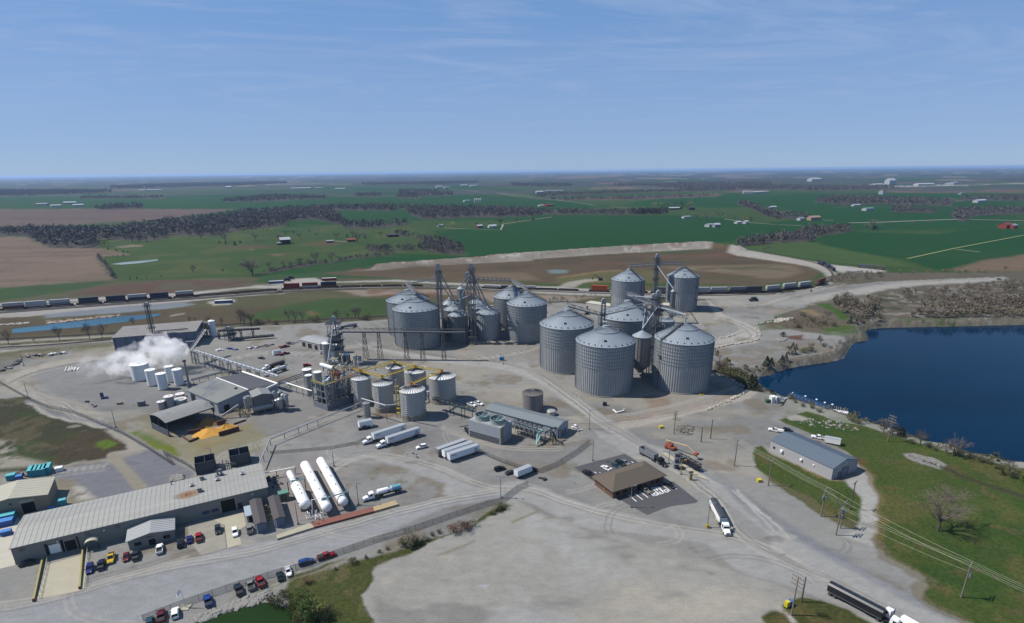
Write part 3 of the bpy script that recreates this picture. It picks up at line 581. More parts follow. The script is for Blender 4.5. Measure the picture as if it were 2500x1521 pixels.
# ---- flat sheets: water, asphalt, concrete
def sheet(name,s,z,material,label,cat='paving',poly=None,kind='structure'):
    P2=poly or[(p[0],p[1])for p in GP(s)]
    mb=MB();vs=[(p[0],p[1],z)for p in P2];tr=tessellate_polygon([[Vector(v)for v in vs]])
    fs=[]
    for a,b,c in tr:
        n_=(Vector(vs[b])-Vector(vs[a])).cross(Vector(vs[c])-Vector(vs[a])).z
        fs.append((a,b,c)if n_>0 else(a,c,b))
    mb.add(vs,fs);o=part(name,mb,material);tag(o,label,cat,None,kind);return o
def water_mat(name,rgb,rough=.12,sc=.35,bs=.35):
    m=mat(name,rgb,rough=rough,spec=.3);m.node_tree.nodes['Principled BSDF'].inputs['IOR'].default_value=1.14;t=m.node_tree;b=t.nodes['Principled BSDF']
    tcn=t.nodes.new('ShaderNodeTexCoord');n=t.nodes.new('ShaderNodeTexNoise');n.inputs['Scale'].default_value=sc;n.inputs['Detail'].default_value=6;n.inputs['Distortion'].default_value=.6
    mpn=t.nodes.new('ShaderNodeMapping');mpn.inputs['Scale'].default_value=(.6,1.4,1);t.links.new(tcn.outputs['Object'],mpn.inputs[0]);t.links.new(mpn.outputs[0],n.inputs['Vector'])
    bn=t.nodes.new('ShaderNodeBump');bn.inputs['Strength'].default_value=bs;bn.inputs['Distance'].default_value=.3
    t.links.new(n.outputs['Fac'],bn.inputs['Height']);t.links.new(bn.outputs[0],b.inputs['Normal'])
    n2=t.nodes.new('ShaderNodeTexNoise');n2.inputs['Scale'].default_value=.012;n2.inputs['Detail'].default_value=5;t.links.new(mpn.outputs[0],n2.inputs['Vector'])
    mrn=t.nodes.new('ShaderNodeMapRange');mrn.inputs[1].default_value=.3;mrn.inputs[2].default_value=.7;mrn.inputs[3].default_value=.75;mrn.inputs[4].default_value=1.3;t.links.new(n2.outputs['Fac'],mrn.inputs[0])
    vm=t.nodes.new('ShaderNodeVectorMath');vm.operation='SCALE';vm.inputs[0].default_value=lin(rgb);t.links.new(mrn.outputs[0],vm.inputs['Scale']);t.links.new(vm.outputs[0],b.inputs['Base Color'])
    return m
sheet('lake','',WZ,water_mat('lake_water',(2,40,68),.08,.35,.12),'deep blue quarry lake at the right edge','lake',poly=[(p[0],p[1])for p in LAKE])
sheet('pond','B1 160,352 300,330 600,300 700,268 1000,250 1500,185 2170,140 2100,180 1700,250 1200,312 850,342 560,370 280,396 165,400',.12,water_mat('rail_pond_water',(70,112,136),.2),'long narrow blue pond beside the railway','pond')
sheet('pond','C4 600,1345 800,1262 950,1212 1150,1162 1330,1110 1470,1090 1640,1120 1735,1180 1830,1270 1900,1400 1950,1700 0,1700',.12,water_mat('green_pond_water',(44,66,34),.25,.5,.1),'murky green pond below the parked cars','pond')
sheet('pond','A1 950,934 1050,918 1250,900 1350,890 1360,903 1200,925 1050,937',.15,water_mat('pale_pond_water',(140,152,152),.3),'pale grey pasture pond','pond')
ASPH=mat('asphalt',(84,84,88),.9,noise=.12,nscale=.4,bump=.2)
sheet('parking_lot','E2 95,640 340,575 660,490 730,530 830,600 560,720 330,800 300,785',.05,ASPH,'dark asphalt parking lot behind the brown roofed office','parking lot')
sheet('parking_lot','E2 560,975 1150,800 1200,800 1475,1015 1440,1035 1180,1070 1080,1100 910,1170',.05,ASPH,'dark asphalt parking lot with white bay lines in front of the office','parking lot')
CONC=mat('concrete_paving',(186,180,158),.9,noise=.1,nscale=.3)
sheet('concrete_apron','C2 640,700 1150,560 1170,600 1120,1040 1000,1070 500,1165 520,1080',.05,CONC,'cream concrete loading ramp between the yellow rails','paving')
sheet('concrete_apron','C3 650,925 1060,815 1100,1000 1010,1060 1035,1255 850,1305 815,1000',.05,CONC,'cream concrete apron at the open bay door','paving')
sheet('concrete_apron','C3 325,985 640,925 800,1000 835,1300 500,1400 330,1200',.03,mat('worn_concrete',(158,154,142),.9,noise=.18,nscale=.25),'worn grey concrete apron with oil stains','paving')
sheet('concrete_apron','C2 -300,60 255,75 200,690 205,712 0,760 -300,840',.05,mat('white_concrete',(200,196,182),.9,noise=.08,nscale=.3),'bright pale concrete pad at the left end of the warehouse','paving')
sheet('concrete_apron','C3 1560,330 2050,30 2464,500 2464,830 1500,1010 1480,720',.03,mat('tank_pad',(136,130,128),.9,noise=.15,nscale=.2),'dull pinkish gravel pad under the white pressure tanks','paving')
# ---------------- materials used by the plant ----------------
GALV=mat('galvanised_steel',(190,194,195),.5,.15,noise=.16,nscale=.25)
GALVR=mat('galvanised_roof',(164,176,186),.5,.15,noise=.08,nscale=.3)
GALVD=mat('weathered_galvanised',(150,152,152),.6,.15,noise=.2,nscale=.35,rust=((120,100,84),.5,.58))
RIBM=mat('galvanised_rib',(140,152,164),.55,.2)
DARKS=mat('dark_steel',(62,66,74),.6,.3)
STEEL=mat('grey_steel',(142,148,156),.55,.25,noise=.12,nscale=.8)
CONCR=mat('weathered_concrete',(158,154,142),.9,noise=.2,nscale=.5)
WHITE=mat('white_paint',(222,224,222),.45,noise=.04,nscale=.5)
CREAM=mat('cream_metal',(196,192,172),.6,noise=.05,nscale=.4)
YEL=mat('yellow_paint',(196,168,48),.55,noise=.15,nscale=1.2)
REDM=mat('red_paint',(140,42,40),.55,noise=.15,nscale=1.0)
TEAL=mat('pale_teal_pipe',(150,196,196),.5)
BLACK=mat('black_rubber',(28,28,30),.8)
DARKIN=mat('dark_opening',(20,20,24),.9)
STAIN=mat('stainless_steel',(178,182,184),.35,.35,noise=.12,nscale=.5)
TANK=mat('stained_tank_steel',(186,190,190),.45,.2,noise=.12,nscale=.3,stretch=(1,1,.15))
def solve_cyl(xl,xr,yb,zb=0.0):
    xc=(xl+xr)/2;N=G(xc,yb,zb);d=Vector((N.x,N.y,0)).normalized();r=10
    for _ in range(25):
        c=N+d*r;r=(xr-xl)/2/F*depth(c)*.997
    return Vector((c.x,c.y,zb)),r,N
VENTM=mat('vent_grey',(104,112,122),.6,.3)
SILO={}
def silo(key,xl,xr,yb,ye,yp,label,group=None,ribs=76,rings=7,vents=26,lad=40,name='grain_silo',wm=GALV,rm=GALVR,catwalk=True,base=.5,h=None,hp=None):
    c,r,N=solve_cyl(xl,xr,yb);h=h or Hat(N,ye);hp=hp or Hat(c,yp)
    t=thing(name,label,'silo',c,0,group)
    b=MB();b.lathe((0,0,0),[(r+.7,-.3),(r+.7,base)],48);part('base',b,CONCR,t,30)
    wmb=MB();wmb.lathe((0,0,0),[(r,base),(r,h)],64,cap=False)
    part('wall',wmb,wm,t,30)
    s=MB()
    for i in range(ribs):
        a=2*math.pi*i/ribs;M=Matrix.Rotation(a,4,'Z');s.box(r-.02,-.11,base,r+.2,.11,h-.3,M)
    part('stiffeners',s,RIBM,t)
    if rings:
        s=MB()
        for i in range(rings):
            z=h-.8-i*(h*.48/rings);s.lathe((0,0,0),[(r+.03,z),(r+.24,z+.04),(r+.24,z+.26),(r+.03,z+.3)],48,cap=False)
        part('wind_rings',s,RIBM,t)
    rc=r*.09+.4;m=MB();m.lathe((0,0,0),[(r+.35,h-.15),(r+.3,h+.05),(rc,hp-.9),(rc,hp-.3),(rc*.5,hp)],64);part('roof',m,rm,t,25)
    m=MB();nr=max(24,int(ribs*.8));sl_=(hp-.9-h)/(r-rc)
    for i in range(nr):
        a=2*math.pi*i/nr;ca,sa=math.cos(a),math.sin(a)
        m.bar((ca*(r+.2),sa*(r+.2),h+.16),(ca*(rc+.4),sa*(rc+.4),hp-.9-.25*sl_+.05),.12,.1)
    m.lathe((0,0,0),[(r*.42+.25,h+sl_*(r-r*.42-.25)),(r*.42+.2,h+.5+sl_*(r-r*.42-.2)),(r*.42-.2,h+.35+sl_*(r-r*.42+.2))],48,cap=False)
    part('roof_ribs',m,RIBM,t)
    if vents:
        vm=None
        for i in range(vents):
            a=2*math.pi*(i+.3)/vents;rr_=r*.93;z=h+sl_*(r-rr_)
            if vm is None:
                mb=MB();mb.box(-.3,-.3,-.1,.3,.3,.4);mb.box(.2,-.35,.2,.6,.35,.5);vm=mb.mesh('roof_vent',VENTM)
            o=bpy.data.objects.new('roof_vent',vm);COL.objects.link(o);o.parent=t;o.location=(rr_*math.cos(a),rr_*math.sin(a),z);o.rotation_euler=(0,0,a)
    if catwalk:
        a=R(lad);ca,sa=math.cos(a),math.sin(a)
        m=MB();p0=Vector((ca*(r+.6),sa*(r+.6),h+.4));p1=Vector((ca*rc,sa*rc,hp-.2));m.bar(p0,p1,.9,.25)
        n_=Vector((-sa,ca,0))*.55
        for k in(-1,1):
            m.bar(p0+n_*k+Vector((0,0,1.0)),p1+n_*k+Vector((0,0,1.0)),.09)
            for j in range(9):pp=p0.lerp(p1,j/8)+n_*k;m.bar(pp,pp+Vector((0,0,1.0)),.08)
        part('roof_stair',m,DARKS,t)
        m=MB();
        for k in(-.3,.3):m.bar((ca*(r+.5)-sa*k,sa*(r+.5)+ca*k,0),(ca*(r+.5)-sa*k,sa*(r+.5)+ca*k,h+.8),.09)
        for j in range(int(h/1.2)):z=.6+j*1.2;m.bar((ca*(r+.5)-sa*.3,sa*(r+.5)+ca*.3,z),(ca*(r+.5)+sa*.3,sa*(r+.5)-ca*.3,z),.07)
        for z in(h*.35,h*.7):m.box(r+.1,-.9,z,r+1.6,.9,z+.2,Matrix.Rotation(a,4,'Z'))
        part('side_ladder',m,DARKS,t)
        a=R(-100);m=MB();rr_=r*.72;z=h+sl_*(r-rr_);M=Matrix.Translation((rr_*math.cos(a),rr_*math.sin(a),z))@Matrix.Rotation(a,4,'Z');m.box(-.7,-.7,-.1,.9,.7,.5,M);part('hatch',m,DARKS,t)
    SILO[key]=dict(c=c,r=r,h=h,hp=hp,top=Vector((c.x,c.y,hp)),o=t)
    return t
BG='large corrugated grain silos of the right cluster';BL='large corrugated grain silos of the left cluster';SM='small silos packed between the left cluster of big silos'
silo('S1',1402.5,1541,970,849.4,793,'huge grey corrugated silo standing nearest the camera in the right cluster',BG,lad=75)
silo('S2',1590,1727,962.1,842.7,785.8,'huge corrugated silo nearest the lake with a dark stair down its roof',BG,lad=205)
silo('S3',1317.5,1444,914.8,805.2,753.4,'big grey silo at the left side of the right cluster, beside the haul road',BG,lad=5)
silo('S4',1457,1592,870,784.7,732,'grey silo half hidden behind the front pair, crossed by conveyor bridges',BG,lad=25)
silo('S6',1489.7,1568,771,687.7,655.8,'tall slim corrugated silo at the back, left of the lattice elevator tower','two tall slim silos at the back',ribs=56,rings=9,vents=22,lad=-50)
silo('S7',1622.8,1697.5,762.3,678.7,650.7,'tall slim corrugated silo at the back right with a round shadow beside it','two tall slim silos at the back',ribs=56,rings=9,vents=22,lad=-50)
silo('S5',1600,1641,846,786,774,'short dark silo squeezed under the white shed between the towers',None,ribs=30,rings=0,vents=0,catwalk=False)
silo('L1',967.5,1077,854.7,762.5,723.2,'large silo at the front left of the left cluster, behind the long level conveyor',BL,lad=-5)
silo('L2',952,1052,827,741,705.8,'large silo at the far left, half hidden behind its front neighbour',BL,lad=20)
silo('L3',1239,1334,838.2,749.3,711.3,'large silo at the front right of the left cluster',BL,lad=10)
silo('L4',1207.5,1290,806,730.5,695.8,'large silo at the rear right of the left cluster behind the front one',BL,lad=15)
sm=dict(ribs=36,rings=0,vents=12,catwalk=False)
silo('L5',1081,1121,806,745,725,'small dusty silo, hindmost of the left row behind the spouts',SM,wm=GALVD,**sm)
silo('L6',1087,1136,821,759.7,738.7,'small dusty silo, middle one of the left row behind the spouts',SM,wm=GALVD,**sm)
silo('L7',1097.5,1144,836,773.4,753,'small dusty silo at the front of the left row with a pipe tower beside it',SM,wm=GALVD,**sm)
silo('L10',1146,1186,805,742,723,'small silo, hindmost of the right row behind the central tower',SM,wm=GALVD,**sm)
silo('L9',1154,1201,818,756,737,'small silo, middle one of the right row behind the central tower',SM,wm=GALVD,**sm)
silo('L8',1165,1222,831.8,768.8,747.8,'clean grey small silo at the front of the right row',SM,**sm)
def hopper(key,xl,xr,yg,z0,ye,yp,label,wm=GALV,legs=6,col=STEEL):
    """elevated bin with hopper bottom on legs"""
    c,r,N=solve_cyl(xl,xr,yg);h=Hat(N,ye);hp=Hat(c,yp)
    t=thing('hopper_bin',label,'silo',c)
    m=MB();m.lathe((0,0,0),[(.5,z0-r*.9),(r,z0),(r,h)],28);part('wall',m,wm,t,30)
    m=MB();n=20
    for i in range(n):m.box(r-.02,-.1,z0,r+.16,.1,h-.2,Matrix.Rotation(2*math.pi*i/n,4,'Z'))
    part('stiffeners',m,RIBM,t)
    m=MB();m.lathe((0,0,0),[(r+.3,h),(.5,hp-.2),(.4,hp)],28);part('roof',m,GALVR,t,25)
    for i in range(legs):
        a=2*math.pi*(i+.5)/legs;m=MB();m.bar((r*math.cos(a),r*math.sin(a),0),(r*math.cos(a),r*math.sin(a),z0+.5),.45);part('leg',m,col,t)
    SILO[key]=dict(c=c,r=r,h=h,hp=hp,top=Vector((c.x,c.y,hp)),o=t);return t
hopper('S8',1538.5,1583,925,7,825.5,806,'slim hopper bin raised on legs between the two front silos',wm=GALVD)
hopper('L11',1121,1139,822,17,706,698,'small raised bin at the back between the two lattice towers')
hopper('S9',1631.5,1642.5,790,6,712,706,'narrow reddish steel bin in front of the tall right silo',wm=mat('pinkish_steel',(172,156,150),.5,.2,noise=.1),legs=4)
# ---------------- elevator towers with their spouts ----------------
def tower(label,px,py,ytop,wd=3.6,head=2.6,spouts=(),trunk=2,name='elevator_tower',bracket=True,m_=STEEL,nseg=None,plats=(.95,),base=None):
    b=base if base is not None else G(px,py);h=Hat(b,ytop)
    t=thing(name,label,'tower',b)
    m=MB();w=wd/2;n=nseg or max(3,int(h/4))
    c=[(-w,-w),(w,-w),(w,w),(-w,w)]
    for x,y in c:m.bar((x,y,0),(x,y,h-head),.24)
    for i in range(n):
        z0,z1=(h-head)*i/n,(h-head)*(i+1)/n
        for k in range(4):
            a,e=c[k],c[(k+1)%4]
            if i%2:a,e=e,a
            m.bar((a[0],a[1],z0),(e[0],e[1],z1),.11);m.bar((c[k][0],c[k][1],z1),(c[(k+1)%4][0],c[(k+1)%4][1],z1),.13)
    part('lattice',m,m_,t)
    for k in range(trunk):
        x=(-.9+1.8*k/(max(1,trunk-1)))if trunk>1 else 0
        mm=MB();mm.box(x-.3,-.28,0,x+.3,.28,h-head*.6);part('trunking',mm,GALVD,t)
    mm=MB();mm.extr([(-1.5,0),(1.5,0),(1.5,head*.55),(.9,head*.9),(0,head),(-.9,head*.9),(-1.5,head*.55)],-.8,.8,Matrix.Translation((0,0,h-head)));part('head',mm,GALV,t)
    for f_ in plats:
        z=(h-head)*f_;mm=MB();mm.box(-w-1,-w-1,z,w+1,w+1,z+.15)
        for s_ in(-1,1):
            mm.bar((-w-1,s_*(w+1),z+1.1),(w+1,s_*(w+1),z+1.1),.08);mm.bar((s_*(w+1),-w-1,z+1.1),(s_*(w+1),w+1,z+1.1),.08)
            for q_ in range(5):x=-w-1+(2*w+2)*q_/4;mm.bar((x,s_*(w+1),z),(x,s_*(w+1),z+1.1),.07)
        part('platform',mm,DARKS,t)
    H_=Vector((b.x,b.y,h))
    for sp in spouts:
        f0,end,r_=sp;a=Vector((0,0,h*f0));e=Vector(end)-Vector(b)
        mm=MB();mid=a.lerp(e,.93);mm.cyl(a,mid,r_,n=8);mm.cyl(mid,e,r_,n=8);part('spout',mm,GALVR,t,40)
    return t,b,h
def bridge(label,a,b,w=1.6,h=1.8,n=None,name='conveyor_bridge',sup=(),frame=STEEL,case=GALV,cs=.55,tk=.26):
    a,b=Vector(a),Vector(b);t=thing(name,label,'conveyor',(a.x,a.y,0));L=(b-a).length
    m=MB();m.truss(a,b,w*1.35,h*1.2,n or max(4,int(L/3)),tk);part('truss',m,frame,t,wl=(a.x,a.y,0))
    m=MB();o_=Vector((0,0,.35));m.bar(a+o_,b+o_,w*cs,.6);part('casing',m,case,t,wl=(a.x,a.y,0))
    for px,py,pw in sup:
        g_=G(px,py);d=(b-a);d.z=0;ln=d.length;d.normalize();s_=(g_-a).dot(d);s_=min(max(s_,0),ln);p=a+(b-a)*(s_/ln)
        m=MB();n_=Vector((-d.y,d.x,0));k=max(2,int(p.z/4))
        for e in(-1,1):
            for f_ in(-1,1):m.bar(Vector((p.x,p.y,0))+n_*e*pw+d*f_*pw*.7,p+n_*e*.8+d*f_*.6,.22)
        for i in range(k):
            z0,z1=i/k,(i+1)/k
            for(e0,f0),(e1,f1)in(((-1,-1),(1,-1)),((1,-1),(1,1)),((1,1),(-1,1)),((-1,1),(-1,-1))):
                A0=(Vector((p.x,p.y,0))+n_*e0*pw+d*f0*pw*.7).lerp(p+n_*e0*.8+d*f0*.6,z0);B1=(Vector((p.x,p.y,0))+n_*e1*pw+d*f1*pw*.7).lerp(p+n_*e1*.8+d*f1*.6,z1)
                m.bar(A0,B1,.14)
        part('support',m,frame,t,wl=(a.x,a.y,0))
    return t
S=SILO
up=lambda v,d:Vector((v.x,v.y,v.z+d))
tT1,bT1,hT1=tower('tall lattice elevator tower with a boxy grey head at the left cluster',1079,838,642,3.4,5.0,[(.97,up(S['L2']['top'].lerp(S['L5']['top'],.75),6),.5),(.93,up(S['L6']['top'],4),.5),(.8,up(S['L5']['top'],.5),.4)],plats=(.75,.97))
tT2,bT2,hT2=tower('tallest tower of the left cluster with spouts fanning down from its head',1157,838,642,3.8,3.0,[(.9,S['L7']['top'],.5),(.9,up(S['L8']['top'],.3),.5),(.88,up(S['L9']['top'],1),.45),(.9,S['L10']['top'],.45),(.62,up(S['L6']['top'],.3),.45),(.9,up(S['L11']['top'],.3),.4)],plats=(.6,.8,.97))
tower('shorter elevator tower tucked behind the tallest one',1146,815,664,2.4,2.5,[(.9,up(S['L10']['top'],1),.4)],trunk=1)
b_=G(1133,841);tower('white pipe tower hugging the front small silo',1132,840,757,1.8,1.4,trunk=2,plats=(.5,),m_=GALVD)
b_=bT1;e1=Vector((b_.x,b_.y,hT1*.80));p2=up(S['L2']['top'],4.0)
bridge('truss bridge from the boxy headed tower to the far left silo top',e1,p2,1.6,1.6)
bridge('short truss bridge joining the two left silo tops',p2+Vector((.5,-1.5,0)),up(S['L1']['top'],1.2),1.6,1.6)
e2=Vector((bT2.x,bT2.y,hT2*.80));p3=up(S['L4']['top'],3.0)
bridge('thin truss bridge running right from the tallest left cluster tower',e2,p3,1.5,1.6)
bridge('short truss bridge linking the two right silo tops of the left cluster',p3+Vector((.5,-1.5,0)),up(S['L3']['top'],1.2),1.6,1.6)
mid67=S['S6']['c'].lerp(S['S7']['c'],.50);mid67.z=0
tT6,bT6,hT6=tower('tallest lattice elevator tower standing between the two tall slim silos',0,0,619,4.0,3.0,[(.8,up(S['S9']['top'],.3),.35)],trunk=3,plats=(.35,.6,.78,.96),base=mid67)
tT3,bT3,hT3=tower('thick lattice elevator tower rising behind the raised hopper bin',1594,905,708,4.6,3.0,[(.80,up(S['S2']['top'],4),.45),(.9,up(S['S4']['top'],3),.4),(.8,up(S['S8']['top'],1),.4)],trunk=3,plats=(.35,.6,.8,.96))
tower('slender bucket leg beside the thick lattice tower',1585,890,716,2.4,2.4,trunk=2,plats=(.8,.97),m_=GALVD)
bridge('level truss bridge from the tallest tower to the tall left silo top',Vector((bT6.x,bT6.y,S['S6']['hp']+2)),up(S['S6']['top'],1.5),1.7,1.8)
bridge('level truss bridge from the tallest tower to the tall right silo top',Vector((bT6.x,bT6.y,S['S7']['hp']+3)),up(S['S7']['top'],1.5),1.7,1.8)
tT4,bT4,hT4=tower('dark elevator leg with a round head above the front silos',1468,873,728,2.6,3.6,[(.62,up(S['S1']['top'],1.5)+Vector((-.6,0,0)),.5),(.62,up(S['S1']['top'],1.5)+Vector((.8,0,0)),.5)],trunk=2,plats=(.62,.8))
tT5,bT5,hT5=tower('slim steel mast with a long spout down to the raised hopper bin',1567,884,742,1.8,1.4,[(.93,up(S['S8']['top'],.3),.42)],trunk=1,plats=(.85,))
j4=Vector((bT4.x,bT4.y,hT4*.70))
bridge('truss bridge from the dark leg to the left silo top',j4,up(S['S3']['top'],1.2),1.6,1.7)
bridge('long truss bridge sloping from the thick tower down to the dark leg',Vector((bT3.x,bT3.y,hT3*.84)),j4+Vector((1.5,0,.8)),1.7,1.7)
bridge('truss bridge sloping from the middle silo top to the lakeside silo',up(S['S4']['top'],3.5),up(S['S2']['top'],1.6),1.8,1.7)
mb=MB();mb.cyl((0,0,0),(0,0,3.2),.45,n=10);o=solo('exhaust_stub',mb,CREAM,'short cream vent stub on top of the lakeside silo','vent',up(S['S2']['top'],-.3)+Vector((-.6,-.6,0)),smooth=40)
cz=Hat(G(893.6,878.7),812)
cA=None
a1=G(838,811,cz);a2=G(1135,812.5,cz)
bridge('long level brown conveyor gallery carried on lattice towers past the left silos',a1,a2,2.0,2.0,40,sup=((893.6,878.7,2.0),(933.8,873,2.0),(1010,856,1.8),(1048,855,1.8),(1100,850,1.6)),frame=mat('brown_grey_steel',(116,114,118),.7,.1),case=mat('gallery_casing',(112,110,114),.7),cs=.9,tk=.16)
# ---------------- buildings ----------------
def rect(A,B,C,z=0.0,zc=None):
    a,b=G(*A,z),G(*B,z);c=G(*C,z if zc is None else zc);d=b-a;d.z=0;L=d.length;u=d/L;v=Vector((-u.y,u.x,0))
    o=a.copy();o.z=0
    return o,math.atan2(u.y,u.x),L,(c-a).dot(v)
def building(name,label,cat,O,ang,L,W,h,hr,wm,rm,ridge='u',over=.35,feats=(),group=None,seams=0,th=.18,seam_mat=None):
    """local frame: x along the front edge, y away from it; ridge 'u' runs along x, 'v' along y, 'mono' slopes up to the back"""
    t=thing(name,label,cat,O,ang,group)
    if W<0:t.location=O+Vector((math.sin(ang),-math.cos(ang),0))*(-W);W=-W
    m=MB()
    if ridge=='u':m.extr([(0,0),(W,0),(W,h),(W/2,h+hr),(0,h)],0,L,Matrix(((0,1,0,0),(1,0,0,0),(0,0,1,0),(0,0,0,1))))
    elif ridge=='v':m.extr([(0,0),(L,0),(L,h),(L/2,h+hr),(0,h)],0,W)
    elif ridge=='mono':m.extr([(0,0),(W,0),(W,h+hr),(0,h)],0,L,Matrix(((0,1,0,0),(1,0,0,0),(0,0,1,0),(0,0,0,1))))
    else:m.box(0,0,0,L,W,h)
    part('wall',m,wm,t)
    sw=Matrix(((0,1,0,0),(1,0,0,0),(0,0,1,0),(0,0,0,1)));e=over;m=MB();z=.03
    if ridge in 'uv':
        A,B_=(W,L)if ridge=='u' else(L,W);k=hr/(A/2);M=sw if ridge=='u' else None
        m.extr([(-e,h-e*k+z),(A/2,h+hr+z),(A+e,h-e*k+z),(A+e,h-e*k+z+th),(A/2,h+hr+z+th),(-e,h-e*k+z+th)],-e,B_+e,M)
    elif ridge=='mono':
        k=hr/W;m.extr([(-e,h-e*k+z),(W+e,h+hr+e*k+z),(W+e,h+hr+e*k+z+th),(-e,h-e*k+z+th)],-e,L+e,sw)
    elif ridge=='hip':
        r_=W/2;vs=[(-e,-e,h),(L+e,-e,h),(L+e,W+e,h),(-e,W+e,h),(r_*.92,W/2,h+hr),(L-r_*.92,W/2,h+hr)]
        m.add([(x,y,zz-.25)for x,y,zz in vs[:4]]+vs,[(3,2,1,0),(0,1,5,4),(1,2,6,5),(2,3,7,6),(3,0,4,7),(4,5,9,8),(5,6,9),(6,7,8,9),(7,4,8)])
    else:m.box(-e,-e,h+z,L+e,W+e,h+z+th*1.6)
    rf=part('roof',m,rm,t)
    if seams:
        m=MB();A,B_=(W,L)if ridge in('u','mono')else(L,W);n=int(B_/seams)
        for i in range(n+1):
            x=B_*i/n
            def bb(y0,z0,y1,z1):
                if ridge in('u','mono'):m.bar((x,y0,z0),(x,y1,z1),.10,.10)
                else:m.bar((y0,x,z0),(y1,x,z1),.10,.10)
            if ridge=='mono':bb(0,h+z+th+.02,W,h+hr+z+th+.02)
            else:bb(-e,h-e*hr/(A/2)+z+th+.02,A/2,h+hr+z+th+.02);bb(A/2,h+hr+z+th+.02,A+e,h-e*hr/(A/2)+z+th+.02)
        part('roof_seams',m,seam_mat or rm,rf)
    for f in feats:
        kind,side,s0,s1,z0,z1,fm=f[:7];m=MB();d=f[7]if len(f)>7 else.08
        if side=='f':m.box(s0,-d,z0,s1,.02,z1)
        elif side=='b':m.box(s0,W-.02,z0,s1,W+d,z1)
        elif side=='l':m.box(-d,s0,z0,.02,s1,z1)
        elif side=='r':m.box(L-.02,s0,z0,L+d,s1,z1)
        elif side=='t':m.box(s0,f[8],z0,s1,f[9],z1)
        p=part(kind,m,fm,t)
        if kind in('door','bay_door')and side in 'fr':
            m=MB();w_=.18
            for(a,b,c,d2)in((s0-w_,s0,z0,z1+w_),(s1,s1+w_,z0,z1+w_),(s0,s1,z1,z1+w_)):
                if side=='f':m.box(a,-d-.06,c,b,.01,d2)
                else:m.box(L-.01,a,c,L+d+.06,b,d2)
            part('frame',m,CREAM if fm is DARKIN else DARKS,p)
    return t
ROOFW=mat('pale_metal_roof',(186,190,192),.5,.1,noise=.06,nscale=.15)
ROOFL=mat('long_metal_roof',(176,176,170),.55,.1,noise=.14,nscale=.5,stretch=(.08,1,1),rust=((158,140,112),.06,.62))
SEAM=mat('roof_seam',(160,162,160),.55,.1)
WALLG=mat('grey_green_siding',(150,152,144),.7,noise=.06,nscale=.6,stretch=(6,6,.2))
WALLB=mat('pale_blue_grey_siding',(176,184,196),.65,noise=.05,nscale=.6,stretch=(6,6,.2))
WALLS=mat('slate_blue_siding',(112,124,146),.65,noise=.07,nscale=.6,stretch=(6,6,.2))
GLASS=mat('dark_glass',(34,40,48),.15,.0)
wb=G(37.4,1379.7);hW=Hat(wb,1339.5)
O,an,L,W=rect((25,1339.5),(652,1189.5),(48.4,1262),hW)
U=Vector((math.cos(an),math.sin(an),0));V=Vector((-U.y,U.x,0));AN=an
W=abs(W)
def along(px,py,z=0,o=None,u=None):p=G(px,py,z);return(p-(o or O)).dot(u or U)
def fr(f,x,y,z=0):return along(*q(f,x,y),z)
x1,x2=fr('C2',690,590),fr('C2',840,560);x3,x4=fr('C2',890,560),fr('C2',1045,515)
x5,x6=fr('C3',785,855),fr('C3',975,800)
feats=[('bay_door','f',x1,x2,.9,4.2,WHITE),('bay_door','f',x3,x4,.5,4.3,DARKIN),('bay_door','f',x5,x6,.2,5.2,DARKIN),('door','f',x6+.8,x6+2.0,.2,2.4,DARKS),
  ('dock_seal','f',x1-.9,x1-.3,.8,4.9,BLACK,.3),('dock_seal','f',x2+.3,x2+.9,.8,4.9,BLACK,.3),('dock_seal','f',x3-.7,x3-.3,.5,4.9,BLACK,.3),('dock_seal','f',x4+.3,x4+.7,.5,4.9,BLACK,.3)]
for xx in(fr('C2',345,700,0),fr('C2',1200,560),fr('C2',1600,480)):feats.append(('vent_louver','f',xx-.7,xx+.7,hW-2.0,hW-.8,mat('louver',(126,122,112),.7)))
for xx,zz in((fr('C3',580,920),1.6),(fr('C3',700,890),1.6)):feats.append(('window','f',xx-1.1,xx+1.1,zz,zz+1.0,mat('blue_awning',(60,72,120),.6),.4))
for xx in(fr('C2',820,560),fr('C2',1425,470),fr('C3',1210,720)):feats.append(('wall_lamp','f',xx-.25,xx+.25,hW-1.6,hW-1.2,WHITE,.4))
wh=building('warehouse','very long low warehouse with pale ribbed roof and a rust stain','building',O,an,L,W,hW,.9,WALLG,ROOFL,'u',.4,feats,seams=1.5,seam_mat=SEAM)
def onroof(f,x,y):
    p=G(*q(f,x,y),hW+.9);d=p-O;return d.dot(U),d.dot(V)
rs=G(*q('C3',320,580),hW+.6)
sx,sy=onroof('C3',320,585);k=.9/(W/2)
def rz_(y):return hW+.9-abs(y-W/2)*k+.24
rm_=bpy.data.materials.new('rust_stain');rm_.use_nodes=True;tn=rm_.node_tree;bs=tn.nodes['Principled BSDF'];bs.inputs['Roughness'].default_value=.8
tcn=tn.nodes.new('ShaderNodeTexCoord');vl=tn.nodes.new('ShaderNodeVectorMath');vl.operation='LENGTH';mpn=tn.nodes.new('ShaderNodeMapping');mpn.inputs['Scale'].default_value=(1/6.2,1/3.6,0)
tn.links.new(tcn.outputs['Object'],mpn.inputs[0]);nn=tn.nodes.new('ShaderNodeTexNoise');nn.inputs['Scale'].default_value=1.2;nn.inputs['Detail'].default_value=6;tn.links.new(tcn.outputs['Object'],nn.inputs['Vector'])
tn.links.new(mpn.outputs[0],vl.inputs[0]);ad=tn.nodes.new('ShaderNodeMath');ad.operation='MULTIPLY_ADD';ad.inputs[1].default_value=.5;tn.links.new(nn.outputs['Fac'],ad.inputs[0]);tn.links.new(vl.outputs['Value'],ad.inputs[2])
